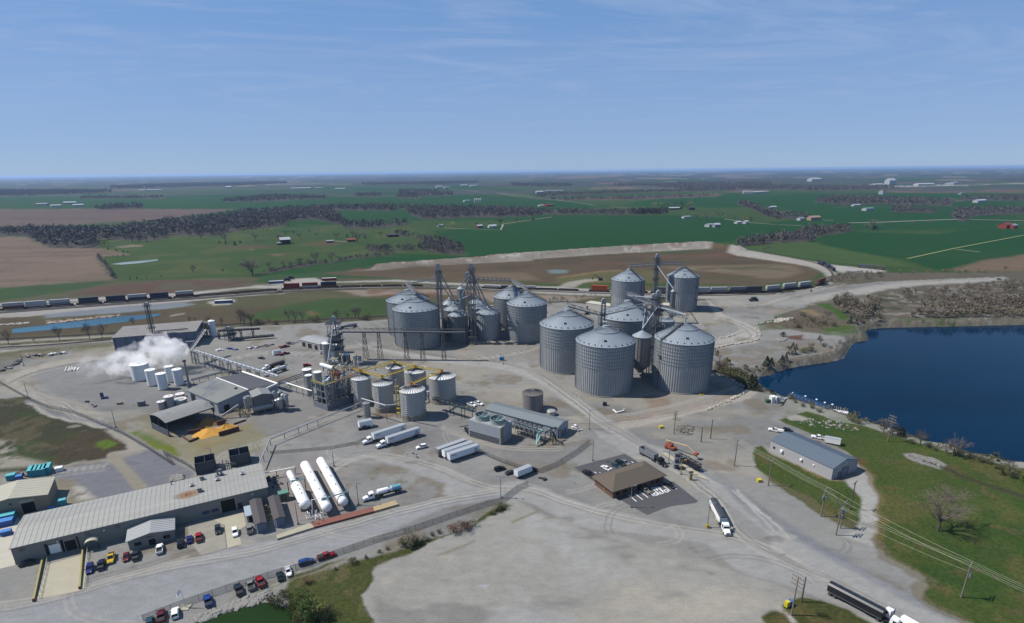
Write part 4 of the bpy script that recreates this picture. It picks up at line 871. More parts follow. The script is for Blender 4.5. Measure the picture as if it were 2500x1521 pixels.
cr2=tn.nodes.new('ShaderNodeValToRGB');cr2.color_ramp.elements[0].position=.30;cr2.color_ramp.elements[0].color=(*lin((88,50,30)),1);cr2.color_ramp.elements[1].position=.62;cr2.color_ramp.elements[1].color=(*lin((160,116,74)),1)
e3=cr2.color_ramp.elements.new(1.15 if False else 1.0);e3.color=(*lin((170,160,140)),1)
tn.links.new(ad.outputs[0],cr2.inputs[0]);tn.links.new(cr2.outputs[0],bs.inputs['Base Color'])
al=tn.nodes.new('ShaderNodeMapRange');al.inputs[1].default_value=.55;al.inputs[2].default_value=1.1;al.inputs[3].default_value=1;al.inputs[4].default_value=0;tn.links.new(ad.outputs[0],al.inputs[0]);tn.links.new(al.outputs[0],bs.inputs['Alpha'])
mb=MB();y0,y1=max(-.2,sy-4.6),min(W/2-.2,sy+4.6)
mb.add([(-8,y0-sy,rz_(y0)-rz_(sy)),(8,y0-sy,rz_(y0)-rz_(sy)),(8,y1-sy,rz_(y1)-rz_(sy)),(-8,y1-sy,rz_(y1)-rz_(sy))],[(0,1,2,3)])
rp=part('rust_patch',mb,rm_,wh);rp.location=(sx,sy,rz_(sy)+.04)
for nm,(f,x,y),kind in(('roof_fan',('C3',370,475),0),('roof_fan',('C3',715,400),0),('roof_fan',('C3',1045,320),0),('roof_unit',('C3',485,545),1),('roof_unit',('C3',515,380),1),('roof_exhaust',('C3',745,320),2),('roof_vent',('C3',100,440),3)):
    lx,ly=onroof(f,x,y);z=rz_(ly);m=MB()
    if kind==0:m.cyl((0,0,-.2),(0,0,.7),.55,n=12);m.cyl((0,0,.7),(0,0,1.0),.95,.5,n=12)
    elif kind==1:m.box(-.7,-.7,-.2,.7,.7,.9);m.box(-.9,-.5,.9,.5,.5,1.5)
    elif kind==2:m.box(-1.5,-.8,-.2,1.5,.8,.4);m.cyl((-.6,0,.3),(-.6,0,2.6),.4,n=10);m.cyl((.7,0,.3),(.7,0,2.2),.4,n=10);m.box(-1,-.4,2.0,1,.4,2.6)
    else:m.cyl((0,0,-.2),(0,0,1.0),.2,n=8)
    o=part(nm,m,STEEL if kind!=1 else WALLG,wh,40);o.location=(lx,ly,z)
m=MB();xx=fr('C2',1240,540);yy=0
c_=[]
for i in range(9):a=math.pi*i/8;c_.append((-1.9*math.cos(a),2.4+1.1*math.sin(a)))
m.extr(c_+[(x*.93,z-.12)for x,z in c_[::-1]],-3.2,0);cn=part('entrance_canopy',m,CREAM,wh);cn.location=(xx,0,.5)
m=MB();m.box(-1.8,-3.1,0,-1.6,-2.9,2.9);m.box(1.6,-3.1,0,1.8,-2.9,2.9);p_=part('canopy_posts',m,DARKS,cn);p_.location=(0,0,-.5)
A0=G(*q('C2',1735,515));hx=Hat(A0,q('C2',1715,405)[1]);
O2,an2,L2,W2=rect(q('C2',1745,518),q('C2',2360,415),q('C2',1745,518));L2=(G(*q('C2',2345,425))-A0).dot(U)
W2=max(5.0,-(A0-O).dot(V)-.1)
wf=[('window','f',L2*.12,L2*.27,1.1,2.3,GLASS),('window','f',L2*.75,L2*.9,1.1,2.3,GLASS),('door','f',L2*.42,L2*.58,0,2.4,DARKIN),('sign','f',L2*.4,L2*.55,2.9,3.5,mat('dull_teal_sign',(96,112,120),.6),.12)]
building('office_annex','small white roofed office annex on the front of the long warehouse','building',A0,AN,L2,W2-.5,3.6,1.1,WALLG,ROOFW,'v',.5,wf,seams=1.2,seam_mat=SEAM)
sA,sB=q('C1',-120,1590),q('C1',680,1440);hS=Hat(G(*q('C1',665,1420)),q('C1',630,1248)[1])
g1=G(*q('C1',630,1248),hS);g2=G(*q('C1',0,1368),hS);g3=G(*q('C1',708,1018),hS)
d=(g1-g2).normalized();o_=g1-U*22;o_.z=0
Wd=(g3-g1).dot(V)
building('storage_shed','cream metal shed with an open bay door behind the warehouse at left','building',o_,AN,22,Wd,hS,1.6,mat('khaki_siding',(158,152,134),.7,noise=.05,nscale=.5,stretch=(6,6,.2)),mat('cream_roof',(200,196,176),.55,noise=.05,nscale=.2),'v',.3,
  [('bay_door','f',22-8.2,22-4.2,0,4.2,DARKIN),('panel','f',22-8.4,22-4.0,4.5,5.4,CREAM),('vent_louver','f',10.6,11.4,hS-1,hS-.3,DARKS)],seams=1.5)
for i,(fb,fr_,bk,lb)in enumerate((((1240,1115),(1390,1080),(1140,680),'dark roofed narrow shed standing left of its twin'),((1495,1040),(1632,1000),(1370,640),'dark roofed narrow shed nearest the white pressure tanks'))):
    a,b=G(*q('C3',*fb)),G(*q('C3',*fr_));hh=Hat(a,q('C3',0,fb[1]-115)[1]);bk_=G(*q('C3',*bk),hh)
    Lx=(b-a).dot(U);Wx=(bk_-a).dot(V)
    building('narrow_shed',lb,'building',a,AN,Lx,Wx,hh,.5,mat('blue_grey_wall',(120,132,150),.7),mat('dark_brown_roof',(78,74,76),.8,noise=.1,nscale=.4),'v',.25,[('ladder','f',.3,.5,0,hh,WHITE,.15)],group='two dark roofed narrow sheds by the tanks')
a=G(*q('C3',1125,985));building('lean_to','small open lean-to with a sloping pale blue roof','building',a+V*1.2,AN,3.6,5.5,2.7,.5,WALLG,mat('pale_blue_roof',(176,192,206),.5),'mono',.4,[('door','f',.6,2.6,0,2.2,DARKIN)])
a=G(*q('C3',1550,690));building('utility_cabinet','small concrete hut with a green top between shed and tanks','cabinet',a,AN,3.6,2.6,3.0,.1,CONCR,mat('green_lid',(96,150,130),.6),'flat',.1,[('door','f',1.0,2.4,.3,2.4,mat('hut_door',(120,124,112),.7))])
for(f1,f2,yt,lb)in(((440,350),(715,300),225,'dark open topped steel bin behind the warehouse roof, left of the pair'),((905,245),(1180,200),135,'dark open topped steel bin behind the warehouse roof, right of the pair')):
    a,b=G(*q('C3',*f1)),G(*q('C3',*f2));hh=5.2
    t=thing('open_bin',lb,'bin',a+V*1.5,AN,'open topped steel bins behind the warehouse');Lb=(b-a).dot(U);Wb=7.0
    m=MB();m.box(0,0,0,Lb,.15,hh);m.box(0,Wb-.15,0,Lb,Wb,hh);m.box(0,.15,0,.15,Wb-.15,hh);m.box(Lb-.15,.15,0,Lb,Wb-.15,hh);m.box(.15,.15,0,Lb-.15,Wb-.15,.4);part('wall',m,mat('bin_steel',(88,98,110),.6,.2,noise=.1),t)
    m=MB();m.box(Lb/2-.1,.16,.4,Lb/2+.1,Wb-.16,hh-.1);part('divider',m,DARKS,t)
    for s_ in(0,Lb-.3):m=MB();m.box(s_,-.3,0,s_+.3,0,hh+.1);part('post',m,DARKS,t)
m=MB();
for i in range(7):
    p_=G(*q('C3',760+i*24,275-i*5));hh=3+rnd.random()*3;m.bar(p_,p_+Vector((0,0,hh)),.25);m.bar(p_+Vector((0,0,hh*.6)),p_+Vector((0,0,hh*.6))+U*2.2,.2)
o_=G(*q('C3',760,275));t=thing('pipe_stand','tangle of thin pipes and posts between the two open bins','pipework',o_);part('pipes',m,STEEL,t,wl=o_)
for s_,lb in(((580,640),(455,1190)),'left yellow ramp wall with a red post at its near end'),(((1115,500),(1070,1025)),'right yellow ramp wall with a red post at its near end'):
    a,b=G(*q('C2',*s_[0])),G(*q('C2',*s_[1]));t=thing('ramp_wall',lb,'wall',b,math.atan2((a-b).y,(a-b).x),'yellow walls of the loading ramp');Ln=(a-b).length
    m=MB();m.extr([(0,0),(Ln,0),(Ln,1.1),(0,.7)],-.22,.22);part('wall',m,mat('faded_yellow',(172,160,92),.7,noise=.15),t)
    m=MB();m.box(-.35,-.3,0,.05,.3,.9);part('red_post',m,REDM,t)
    m=MB()
    for yy in(-1.3,):
        for zz in(.5,1.0):m.bar((.5,yy,zz),(Ln-.5,yy,zz+.3),.07)
        for j in range(8):m.bar((.5+(Ln-1)*j/7,yy,0),(.5+(Ln-1)*j/7,yy,1.3),.08)
    part('handrail',m,CREAM,t)
hO=Hat(G(*q('E2',525,950)),q('E2',525,915)[1])+.2
hO=3.6
a,b,c=G(*q('E2',525,915),hO),G(*q('E2',1130,725),hO),G(*q('E2',295,735),hO)
u_=(b-a);Lo=u_.length;an_=math.atan2(u_.y,u_.x);v_=Vector((-math.sin(an_),math.cos(an_),0));Wo=(c-a).dot(v_)
o_=a+(u_.normalized()+v_)*1.0;o_.z=0
BRICK=mat('brown_brick',(120,92,76),.85,noise=.12,nscale=3)
ofe=[('window','f',x,x+1.6,.9,2.2,GLASS)for x in(1.5,5,8.2,15,18.3,21)]+[('door','f',12,13.8,0,2.3,GLASS),('door','l',Wo*.35,Wo*.35+1.1,0,2.2,mat('bronze_door',(150,110,70),.5))]
building('brick_office','low brick office with a broad brown hip roof between parking lots','building',o_,an_,Lo-2,Wo-2,hO-.1,2.7,BRICK,mat('brown_shingle',(104,94,82),.9,noise=.1,nscale=1.5),'hip',1.0,ofe)
A_,B_=q('E3',280,550),q('E3',805,815);hG=Hat(G(*B_),q('E3',0,720)[1])
a,b=G(*A_),G(*B_);a2_,b2_=G(*q('E3',290,475),hG),G(*q('E3',825,720),hG)
rg_=b2_-a2_;Lg=rg_.length;ang_=math.atan2(rg_.y,rg_.x);c2_=G(*q('E3',1028,635),hG);vv=Vector((-math.sin(ang_),math.cos(ang_),0));Wg=(c2_-b2_).dot(vv)
hrG=2.3;a0=a2_.copy();a0.z=0
building('metal_building','white metal building with a slate blue gable roof on the right lawn','building',a0,ang_,Lg,Wg,hG-.1,hrG,mat('white_siding',(186,186,190),.65,noise=.06,nscale=.6,stretch=(6,6,.2)),mat('slate_roof',(108,122,138),.55,.1,noise=.06,nscale=.2),'u',.15,
  [('bay_door','r',Wg*.38,Wg*.62,0,3.6,mat('grey_roller_door',(140,146,156),.6)),('door','r',Wg*.25,Wg*.32,0,2.2,mat('grey_roller_door',(140,146,156),.6)),('window','f',1.6,2.6,1.8,2.8,GLASS),('wall_unit','f',5.5,6.6,2.0,3.0,WHITE,.8),('wall_unit','f',15,15.9,2.4,3.1,WHITE,.7),('wall_lamp','f',20.8,21.4,2.6,3.0,WHITE,.3),('wall_lamp','r',Wg*.48,Wg*.52,hG+.6,hG+.9,WHITE,.3)],seams=1.0)
hB=Hat(G(*q('B1',1545,650)),q('B1',1500,465)[1]);hB=hB or 9
pl,pr=G(*q('B1',1500,465),hB),G(*q('B2',700,375),hB);u_=pr-pl;Lb=u_.length;an_=math.atan2(u_.y,u_.x);v_=Vector((-math.sin(an_),math.cos(an_),0))
pk=G(*q('B2',760,240),hB+1.2);Wb=max(18,(pk-pl).dot(v_));o_=pl.copy();o_.z=0
t=building('blue_hall','long blue-grey metal hall with a mast on its dusty roof, behind the steam','building',o_,an_,Lb,Wb,hB-.1,1.4,WALLS,mat('dusty_roof',(142,140,138),.8,noise=.15,nscale=.15,rust=((120,112,100),.08,.55)),'mono',.4,
   [('downpipe','f',Lb*k-.15,Lb*k+.15,0,hB-.2,DARKS,.15)for k in(.02,.145,.27,.36,.49,.61,.74,.87,.98)]+[('annex','f',Lb*.85,Lb*.985,0,4.0,WALLS,5.0)])
HALL=(o_,an_,Lb,Wb,hB)
mb_=G(*q('B1',2040,390),hB+.6);hm=Hat(G(*q('B1',2040,390),hB+.6),735)
tt,_,_=tower('dark lattice mast standing through the roof of the blue hall',0,0,738,2.2,2.0,trunk=1,plats=(.45,.97),m_=DARKS,base=Vector((mb_.x,mb_.y,0)))
m=MB();p0=mb_+U*1;m.bar(p0+Vector((0,0,.6)),p0+Vector((0,0,.6))+Vector((math.cos(an_),math.sin(an_),0))*22,.8,.5)
t=thing('roof_conveyor','dark horizontal conveyor lying on the roof of the blue hall','conveyor',mb_);part('casing',m,DARKS,t,wl=mb_)
hC=8.0
hC=Hat(G(*q('B3',1010,600)),q('B3',985,460)[1])
a=G(*q('B3',985,460),hC);b=G(*q('B3',1790,205),hC);c=G(*q('B3',560,290),hC)
u_=b-a;an_=math.atan2(u_.y,u_.x);v_=Vector((-math.sin(an_),math.cos(an_),0));Wc=(c-a).dot(v_);Lc=u_.length;o_=a.copy();o_.z=0
hx_=Hat(G(*q('B3',1430,400)),900+262*.18263)
t=building('process_hall','white walled process hall with a low roof, half pale and half dark','building',o_,an_,Lc,Wc,hC-.1,2.0,WALLB,mat('patched_pale_roof',(150,154,150),.7,noise=.08,nscale=.1,rust=((96,106,124),.045,.54)),'v',.4,
   [('bay_door','f',3,6,0,3.5,DARKIN),('bay_door','l',4,8,0,4.5,DARKIN),('bay_door','l',Wc-9,Wc-4,0,5,DARKIN)],seams=1.0)
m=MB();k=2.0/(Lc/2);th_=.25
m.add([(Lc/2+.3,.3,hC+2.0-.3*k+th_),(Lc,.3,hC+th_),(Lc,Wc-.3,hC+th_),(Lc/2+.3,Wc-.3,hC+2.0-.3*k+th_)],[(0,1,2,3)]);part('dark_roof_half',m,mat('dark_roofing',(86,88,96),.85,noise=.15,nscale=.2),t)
m=MB();m.bar((Lc/2,-.4,hC+2.1),(Lc/2,Wc+.4,hC+2.1),.6,.35);part('ridge_cap',m,WHITE,t)
m=MB();m.box(Lc*.42-.5,Wc*.22-.5,hC+1.5,Lc*.42+.5,Wc*.22+.5,hC+2.6);part('roof_vent',m,DARKS,t)
PH=(o_,an_,Lc,Wc,hC)
hD=Hat(G(*q('B3',440,885)),q('B3',305,722)[1]);hD=7.5
a=G(*q('B3',305,722),hD);b=G(*q('B3',935,515),hD);c=G(*q('B3',85,610),hD);u_=b-a;an_=math.atan2(u_.y,u_.x);v_=Vector((-math.sin(an_),math.cos(an_),0));Ls=u_.length;Ws=(c-a).dot(v_);o_=a.copy();o_.z=0
t=thing('open_shelter','open sided shelter with a grey arched roof over the orange grain heap','shelter',o_,an_)
m=MB();pr=[]
for i in range(7):x=Ws*i/6;pr.append((x,hD+1.5*math.sin(math.pi*i/6)))
m.extr(pr+[(x,z-.25)for x,z in pr[::-1]],-.4,Ls+.4,Matrix(((0,1,0,0),(1,0,0,0),(0,0,1,0),(0,0,0,1))));part('roof',m,mat('shelter_roof',(146,148,146),.75,noise=.12,nscale=.15,rust=((104,108,116),.08,.56)),t)
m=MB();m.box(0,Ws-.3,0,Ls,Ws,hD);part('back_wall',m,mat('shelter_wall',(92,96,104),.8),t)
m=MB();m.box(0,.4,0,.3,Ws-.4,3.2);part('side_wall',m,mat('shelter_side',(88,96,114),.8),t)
m=MB();m.bar((0,.2,hD-.3),(Ls,.2,hD-.3),.3,.6);part('beam',m,DARKS,t)
for x,y in((.2,.2),(Ls*.5,Ws-.6),(Ls-.3,.2),(.2,Ws-.6),(.2,Ws*.5)):m=MB();m.box(x-.2,y-.2,0,x+.2,y+.2,hD-.1);part('post',m,DARKS,t)
def heap(label,ctr,rx,ry,h,material,rz=0,seed=1,name='grain_heap',rim=()):
    m=MB();n,k=40,12;r0=random.Random(seed);ph_=[r0.random()*6 for _ in range(4)]
    vs=[(0,0,h)]
    for j in range(1,k+1):
        for i in range(n):
            a=2*math.pi*i/n;f=j/k;w_=1+.14*math.sin(3*a+ph_[0])+.08*math.sin(7*a+ph_[1]);z=h*(1-f)**1.1+.06*h*math.sin(9*a+ph_[2]+f*9)*(1-f)+(r0.random()-.5)*.12*h*(1-f)
            vs.append((rx*f*w_*math.cos(a),ry*f*w_*math.sin(a),max(z,0)if j<k else-.05))
    fs=[(0,1+i,1+(i+1)%n)for i in range(n)]
    for j in range(k-1):
        for i in range(n):a=1+j*n+i;b=1+j*n+(i+1)%n;fs.append((a,a+n,b+n,b))
    m.add(vs,fs);return solo(name,m,material,label,'heap',ctr,rz,smooth=60)
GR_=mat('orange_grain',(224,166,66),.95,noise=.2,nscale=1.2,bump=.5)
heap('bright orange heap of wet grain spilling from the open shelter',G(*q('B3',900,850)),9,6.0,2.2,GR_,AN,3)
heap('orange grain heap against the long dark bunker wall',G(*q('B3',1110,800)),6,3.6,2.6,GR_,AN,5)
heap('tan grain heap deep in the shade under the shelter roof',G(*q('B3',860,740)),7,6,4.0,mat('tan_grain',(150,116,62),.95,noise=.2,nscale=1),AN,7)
for(x0,y0),(x1_,y1_),hh,lb in(((1015,905),(1285,825),2.2,'long rust brown bunker wall in front of the grain heap'),((525,915),(620,985),1.0,'low rust bunker wall at the near left corner of the grain'),((620,985),(740,935),1.0,'low rust bunker wall along the near edge of the grain'),((985,760),(1100,730),2.2,'upright rust plate standing in the grain heap'),((600,880),(770,850),2.0,'dark bunker wall stub under the shelter edge'),((1210,750),(1370,695),.8,'low curb wall leading right from the grain bunker')):
    a,b=G(*q('B3',x0,y0)),G(*q('B3',x1_,y1_));d=b-a;m=MB();m.box(0,-.25,0,d.length,.25,hh);solo('bunker_wall',m,mat('rusty_wall',(104,72,58),.85,noise=.2,nscale=1),lb,'wall',a,math.atan2(d.y,d.x),'rusty bunker walls round the orange grain')
a=G(*q('B3',1505,610));hh=11.5
hh=Hat(a,900+385*.18263);b=G(*q('B3',1740,560));d=b-a;an_=math.atan2(d.y,d.x)
t=thing('dryer_house','grey block with a curved roof on legs above a silver drum','building',a,an_);Lq=d.length;Wq=10
m=MB();m.extr([(0,hh*.45),(Lq,hh*.45),(Lq,hh),(Lq*.5,hh+.9),(0,hh)],0,Wq);part('upper_wall',m,mat('dryer_wall',(118,122,126),.6,.1,noise=.1,nscale=.3),t)
m=MB();m.extr([(-.3,hh),(Lq*.5,hh+.95),(Lq+.3,hh),(Lq+.3,hh+.2),(Lq*.5,hh+1.15),(-.3,hh+.2)],-.3,Wq+.3);part('roof',m,mat('dryer_roof',(148,152,150),.6,.1,noise=.1,nscale=.3),t)
for x in(0.2,Lq/2,Lq-.2):
    for y in(.2,Wq-.2):m=MB();m.bar((x,y,0),(x,y,hh*.46),.5);part('leg',m,STEEL,t)
m=MB();m.cyl((-.8,1.8,hh*.28),(Lq+.6,1.8,hh*.28),2.1,n=18);part('drum',m,STAIN,t,40)
m=MB();m.box(-4.2,1.0,hh*.35,-.4,4.5,hh*.98);m.cyl((-2.3,2.5,hh*.98),(-2.3,2.5,hh*1.05),1.2,n=12);part('silver_box',m,STAIN,t)
for i,(x,y,r_,yt)in enumerate(((1810,560,1.6,400),(1850,575,1.5,390),(1900,540,1.5,330),(1930,560,1.1,345),(1780,540,1.2,300),(1850,500,1.3,300))):
    a=G(*q('B3',x,y));h_=Hat(a,900+yt*.18263);t=thing('cyclone','silver cyclone dust collector %s'%('nearest the silver drum','with the widest hood beside the drum','at the front right of the collectors','thinnest and rightmost of the collectors','behind the front collectors with a pale cap','tallest collector at the back of the bunch')[i],'cyclone',a,0,'silver cyclones beside the dryer')
    m=MB();m.lathe((0,0,0),[(.25,h_*.12),(r_,h_*.5),(r_,h_*.93),(r_*.6,h_)],14);part('body',m,STAIN,t,40)
    for k in range(3):aa=k*2.1;m=MB();m.bar((r_*.8*math.cos(aa),r_*.8*math.sin(aa),0),(r_*.8*math.cos(aa),r_*.8*math.sin(aa),h_*.55),.18);part('leg',m,STEEL,t)
a=G(*q('B3',1060,670),0);b=G(*q('B3',1300,640));m=MB();m.bar(a+Vector((0,0,1.5)),b+Vector((0,0,6.5)),.9,.9);o_=a;t=thing('screw_conveyor','inclined silver screw conveyor feeding the grain heap','conveyor',a);part('casing',m,GALV,t,wl=a)
m=MB();m.bar(b,b+Vector((0,0,6.4)),.3);part('leg',m,STEEL,t,wl=a)
m=MB()
r9=random.Random(4)
for i in range(26):
    p_=G(*q('B3',1250+r9.random()*190,600+r9.random()*60));z=r9.random()*4;m.bar(p_+Vector((0,0,z)),p_+Vector((0,0,z))+Vector((r9.uniform(-2,2),r9.uniform(-2,2),r9.uniform(-1,2))),.25)
    if i%3==0:m.bar(p_,p_+Vector((0,0,z+1)),.2)
t=thing('yellow_machinery','yellow green tangle of platforms and pipes beside the silver drum','machinery',a);part('frame',m,mat('olive_yellow',(128,124,70),.7),t,wl=a)
a,b=q('F4',290,755),q('F4',712,850);hh=Hat(G(*b),q('F4',0,712)[1]);a_,b_=G(*q('F4',275,607),hh),G(*q('F4',705,712),hh);c_=G(*q('F4',880,580),hh);u_=b_-a_;an_=math.atan2(u_.y,u_.x);vv=Vector((-math.sin(an_),math.cos(an_),0));Lz=u_.length;Wz=(c_-b_).dot(vv);o_=a_.copy();o_.z=0
building('garage','white garage with three dark doors and a blue-grey end wall','building',o_,an_,Lz,max(8,Wz),hh-.1,1.2,mat('garage_white',(196,196,192),.7,noise=.05),mat('garage_roof',(166,170,172),.6,noise=.05,nscale=.2),'u',.3,
  [('door','f',Lz*.12,Lz*.28,0,3.4,DARKIN),('door','f',Lz*.4,Lz*.6,0,3.4,DARKIN),('door','f',Lz*.74,Lz*.89,0,3.4,DARKIN)])
hh=Hat(G(*q('F2',1975,830)),q('F2',0,615)[1]);a_,b_=G(*q('F2',530,235),hh),G(*q('F2',1978,615),hh);c_=G(*q('F2',2215,465),hh);u_=b_-a_;an_=math.atan2(u_.y,u_.x);vv=Vector((-math.sin(an_),math.cos(an_),0));Lz=u_.length;Wz=(c_-b_).dot(vv);o_=a_.copy();o_.z=0
building('machinery_building','long grey roofed building behind the cooling tower','building',o_,an_,Lz,Wz,hh-.1,1.1,WALLB,mat('grey_metal_roof',(138,150,154),.55,.1,noise=.06,nscale=.2),'u',.3,
  [('door','r',Wz*.1,Wz*.3,0,3.4,WALLB,.1),('door','r',Wz*.42,Wz*.52,0,2.6,DARKIN),('door','r',Wz*.66,Wz*.76,0,2.6,DARKIN)],seams=1.2,seam_mat=SEAM)
hh=Hat(G(*q('F2',820,960)),q('F2',0,625)[1]);a,b=G(*q('F2',190,700)),G(*q('F2',820,965));a_,b_=G(*q('F2',188,455),hh),G(*q('F2',832,625),hh);c_=G(*q('F2',1085,480),hh)
u_=b_-a_;an_=math.atan2(u_.y,u_.x);vv=Vector((-math.sin(an_),math.cos(an_),0));Lz=u_.length;Wz=(c_-b_).dot(vv);o_=a_.copy();o_.z=0
t=thing('cooling_tower','boxy white cooling tower with two round fan cowls and dark louvres','cooling tower',o_,an_);zl=hh*.36
WP=mat('cooling_tower_panel',(176,182,190),.7,noise=.08,nscale=.5)
m=MB();m.box(0,0,zl,Lz,Wz,hh);part('casing',m,WP,t)
m=MB();m.box(Lz-.6,0,0,Lz,Wz,zl);m.box(0,0,0,.6,Wz,zl);part('end_wall',m,WP,t)
m=MB();m.box(.62,.5,0,Lz-.62,Wz-.5,zl-.02);part('dark_core',m,DARKIN,t)
for i in range(4):z=.4+i*(zl-.5)/4;m=MB();m.bar((.6,.15,z),(Lz-.6,.15,z),.35,.2);part('louvre',m,STEEL,t)
for cx in(Lz*.27,Lz*.74):
    rr_=Wz*.36;m=MB();m.lathe((cx,Wz*.5,hh),[(rr_*1.12,0),(rr_,1.2),(rr_*1.04,2.4),(rr_*.97,2.4),(rr_*.93,1.2),(rr_*.95,.1)],32,cap=False);cw=part('fan_cowl',m,mat('pale_green_cowl',(150,166,164),.6),t,40)
    m=MB();m.cyl((cx,Wz*.5,hh+.02),(cx,Wz*.5,hh+.1),rr_*.94,n=24);part('cowl_floor',m,DARKIN,cw)
    for k in range(7):a=k*2*math.pi/7+.3;m=MB();m.box(.5,-.35,-.05,rr_*.9,.35,.05,Matrix.Translation((cx,Wz*.5,hh+1.3))@Matrix.Rotation(a,4,'Z')@Matrix.Rotation(.35,4,'X'));part('fan_blade',m,TEAL,cw)
    m=MB();m.cyl((cx,Wz*.5,hh+.9),(cx,Wz*.5,hh+1.8),.7,n=12);m.bar((cx,Wz*.5,hh+2.3),(cx,Wz*.5+rr_,hh+2.3),.3);part('fan_hub',m,STEEL,cw)
m=MB()
for x in[i*1.2 for i in range(int(Lz/1.2)+1)]:
    for y in(.05,Wz-.05):m.bar((x,y,hh),(x,y,hh+1.1),.07)
for y in(.05,Wz-.05):
    for z in(.55,1.1):m.bar((0,y,hh+z),(Lz,y,hh+z),.07)
for z in(.55,1.1):m.bar((Lz-.05,0,hh+z),(Lz-.05,Wz,hh+z),.07)
part('guard_rail',m,CREAM,t)
m=MB()
for y in(.9,2.2):m.bar((Lz+.1,y,0),(Lz+.1,y,hh+1),.16)
for i in range(int(hh/.6)):m.bar((Lz+.1,.9,.4+i*.6),(Lz+.1,2.2,.4+i*.6),.12)
part('ladder',m,YEL,t)
m=MB()
for i in range(5):m.bar((-1-i*1.2,1+i*.9,1.4),(0,1+i*.6,2.0),.5);m.bar((-1-i*1.2,1+i*.9,0),(-1-i*1.2,1+i*.9,1.6),.3)
m.bar((-7,2.4,2.2),(0,2.4,5),.35);part('inlet_pipes',m,DARKS,t)
CT=(o_,an_,Lz,Wz,hh)
for A_,B_,yt,C_,nm,lb in(((640,752),(790,775),695,(785,690),'white_shed','flat white shed behind the middle silo, left of the round headed leg'),((1505,835),(1672,850),742,(1600,700),'white_shed','white boxy shed in front of the tall right silo')):
    a,b=G(*q('D2',*A_)),G(*q('D2',*B_));hh=5.0 if yt==695 else 9.0;d=b-a;an_=math.atan2(d.y,d.x)
    building(nm,lb,'building',a,an_,d.length*(1.9 if yt==695 else 1),9,hh,0,mat('shed_white',(206,204,196),.7,noise=.04),mat('cream_flat_roof',(210,208,190),.7),'flat',.2,[('door','f',1.0,2.3,0,2.6,DARKIN)])
# ---------------- tanks ----------------
def tank(name,label,xl,xr,yb,ye,yp=None,m_=TANK,rm=None,ribs=0,skirt=0,group=None,stepped=0,z0=0.0,cat='tank',dome=False,rim=True,marks=0,legs=0):
    c,r,N=solve_cyl(xl,xr,yb,z0);h=Hat(N,ye);hp=Hat(c,yp)if yp else h+.25
    t=thing(name,label,cat,Vector((c.x,c.y,0)),0,group)
    m=MB();m.lathe((0,0,0),[(r,z0+skirt),(r,h)],40,cap=True);part('shell',m,m_,t,30)
    if skirt:m=MB();m.lathe((0,0,0),[(r+.25,z0),(r+.25,z0+skirt)],40);part('skirt',m,CONCR,t,30)
    m=MB()
    if dome:m.lathe((0,0,0),[(r,h),(r*.92,h+(hp-h)*.5),(r*.6,h+(hp-h)*.88),(.1,hp)],32)
    else:m.lathe((0,0,0),[(r+.15,h-.05),(r+.12,h+.12),(.5,hp),(.4,hp+.3)],40)
    rf=part('roof',m,rm or WHITE,t,25)
    if ribs:
        m=MB()
        for i in range(ribs):a=2*math.pi*i/ribs;m.bar((math.cos(a)*(r+.05),math.sin(a)*(r+.05),h+.22),(math.cos(a)*.6,math.sin(a)*.6,hp+.12),.22,.22)
        part('roof_ribs',m,mat('roof_rib_grey',(96,100,108),.6,.2),rf)
    if marks:
        m=MB();a=R(-112);
        for i in range(marks):z=z0+skirt+1.2+(h-z0-skirt-2)*i/marks;m.box(r-.02,-.45,z,r+.12,.45,z+.22,Matrix.Rotation(a,4,'Z'))
        part('level_marks',m,WHITE,t)
    if legs:
        for i in range(legs):a=2*math.pi*(i+.5)/legs;m=MB();m.bar((r*.85*math.cos(a),r*.85*math.sin(a),0),(r*.85*math.cos(a),r*.85*math.sin(a),z0+.1),.35);part('leg',m,STEEL,t)
    return t,Vector((c.x,c.y,0)),r,h,hp
FG='round fermenter tanks with ribbed cone roofs';TK={}
for k,lb,a in(('a','fermenter tank at the front left, next to the steel framed process block',(867,911,993,929,911)),('b','fermenter tank second from left in the front row, with a pale pipe across it',(917,964,1008.5,942.9,925)),('c','fermenter tank nearest the camera on a concrete skirt',(980.5,1042,1028,960.9,943)),
    ('d','fermenter tank at the back left of the group under yellow walkways',(948,990,962,901.4,888.8)),('e','fermenter tank at the back middle with a white ring rail',(994,1044,977,912.8,900)),('f','wide fermenter tank at the right end of the group',(1050,1115,989,927.8,911))):
    TK[k]=tank('fermenter_tank',lb,*a,ribs=28,skirt=2.6,group=FG,marks=9 if k in 'abc' else 0)
tank('storage_tank','rust streaked round tank behind the long grey roofed building',1275,1326,1009,968,952,m_=mat('streaked_tank',(150,144,142),.6,.1,noise=.3,nscale=.8,stretch=(1.5,1.5,.06)),rm=mat('brown_tank_roof',(128,122,114),.7,noise=.1),ribs=20)
tank('storage_tank','small squat tank with a domed white top beside the streaked tank',1334.8,1357,1017,1007,1001,m_=TANK,rm=TANK,dome=True)
WT=mat('white_tank_steel',(206,210,214),.5,noise=.05,nscale=.4)
for lb,a in(('broad white tank half hidden by the steam cloud',(328.7,369,931,893)),('white upright tank second from left near the steam',(363.6,386,943.6,906)),('front white upright tank of the five, nearest the camera',(389.5,411.5,953,915)),('white upright tank behind the front one',(410,430,934.5,897)),('white upright tank at the right end, beside the tall stack',(429,450,942.7,904.4))):
    tank('white_tank',lb,*a,m_=WT,skirt=.5,group='white flat topped tanks left of the process hall')
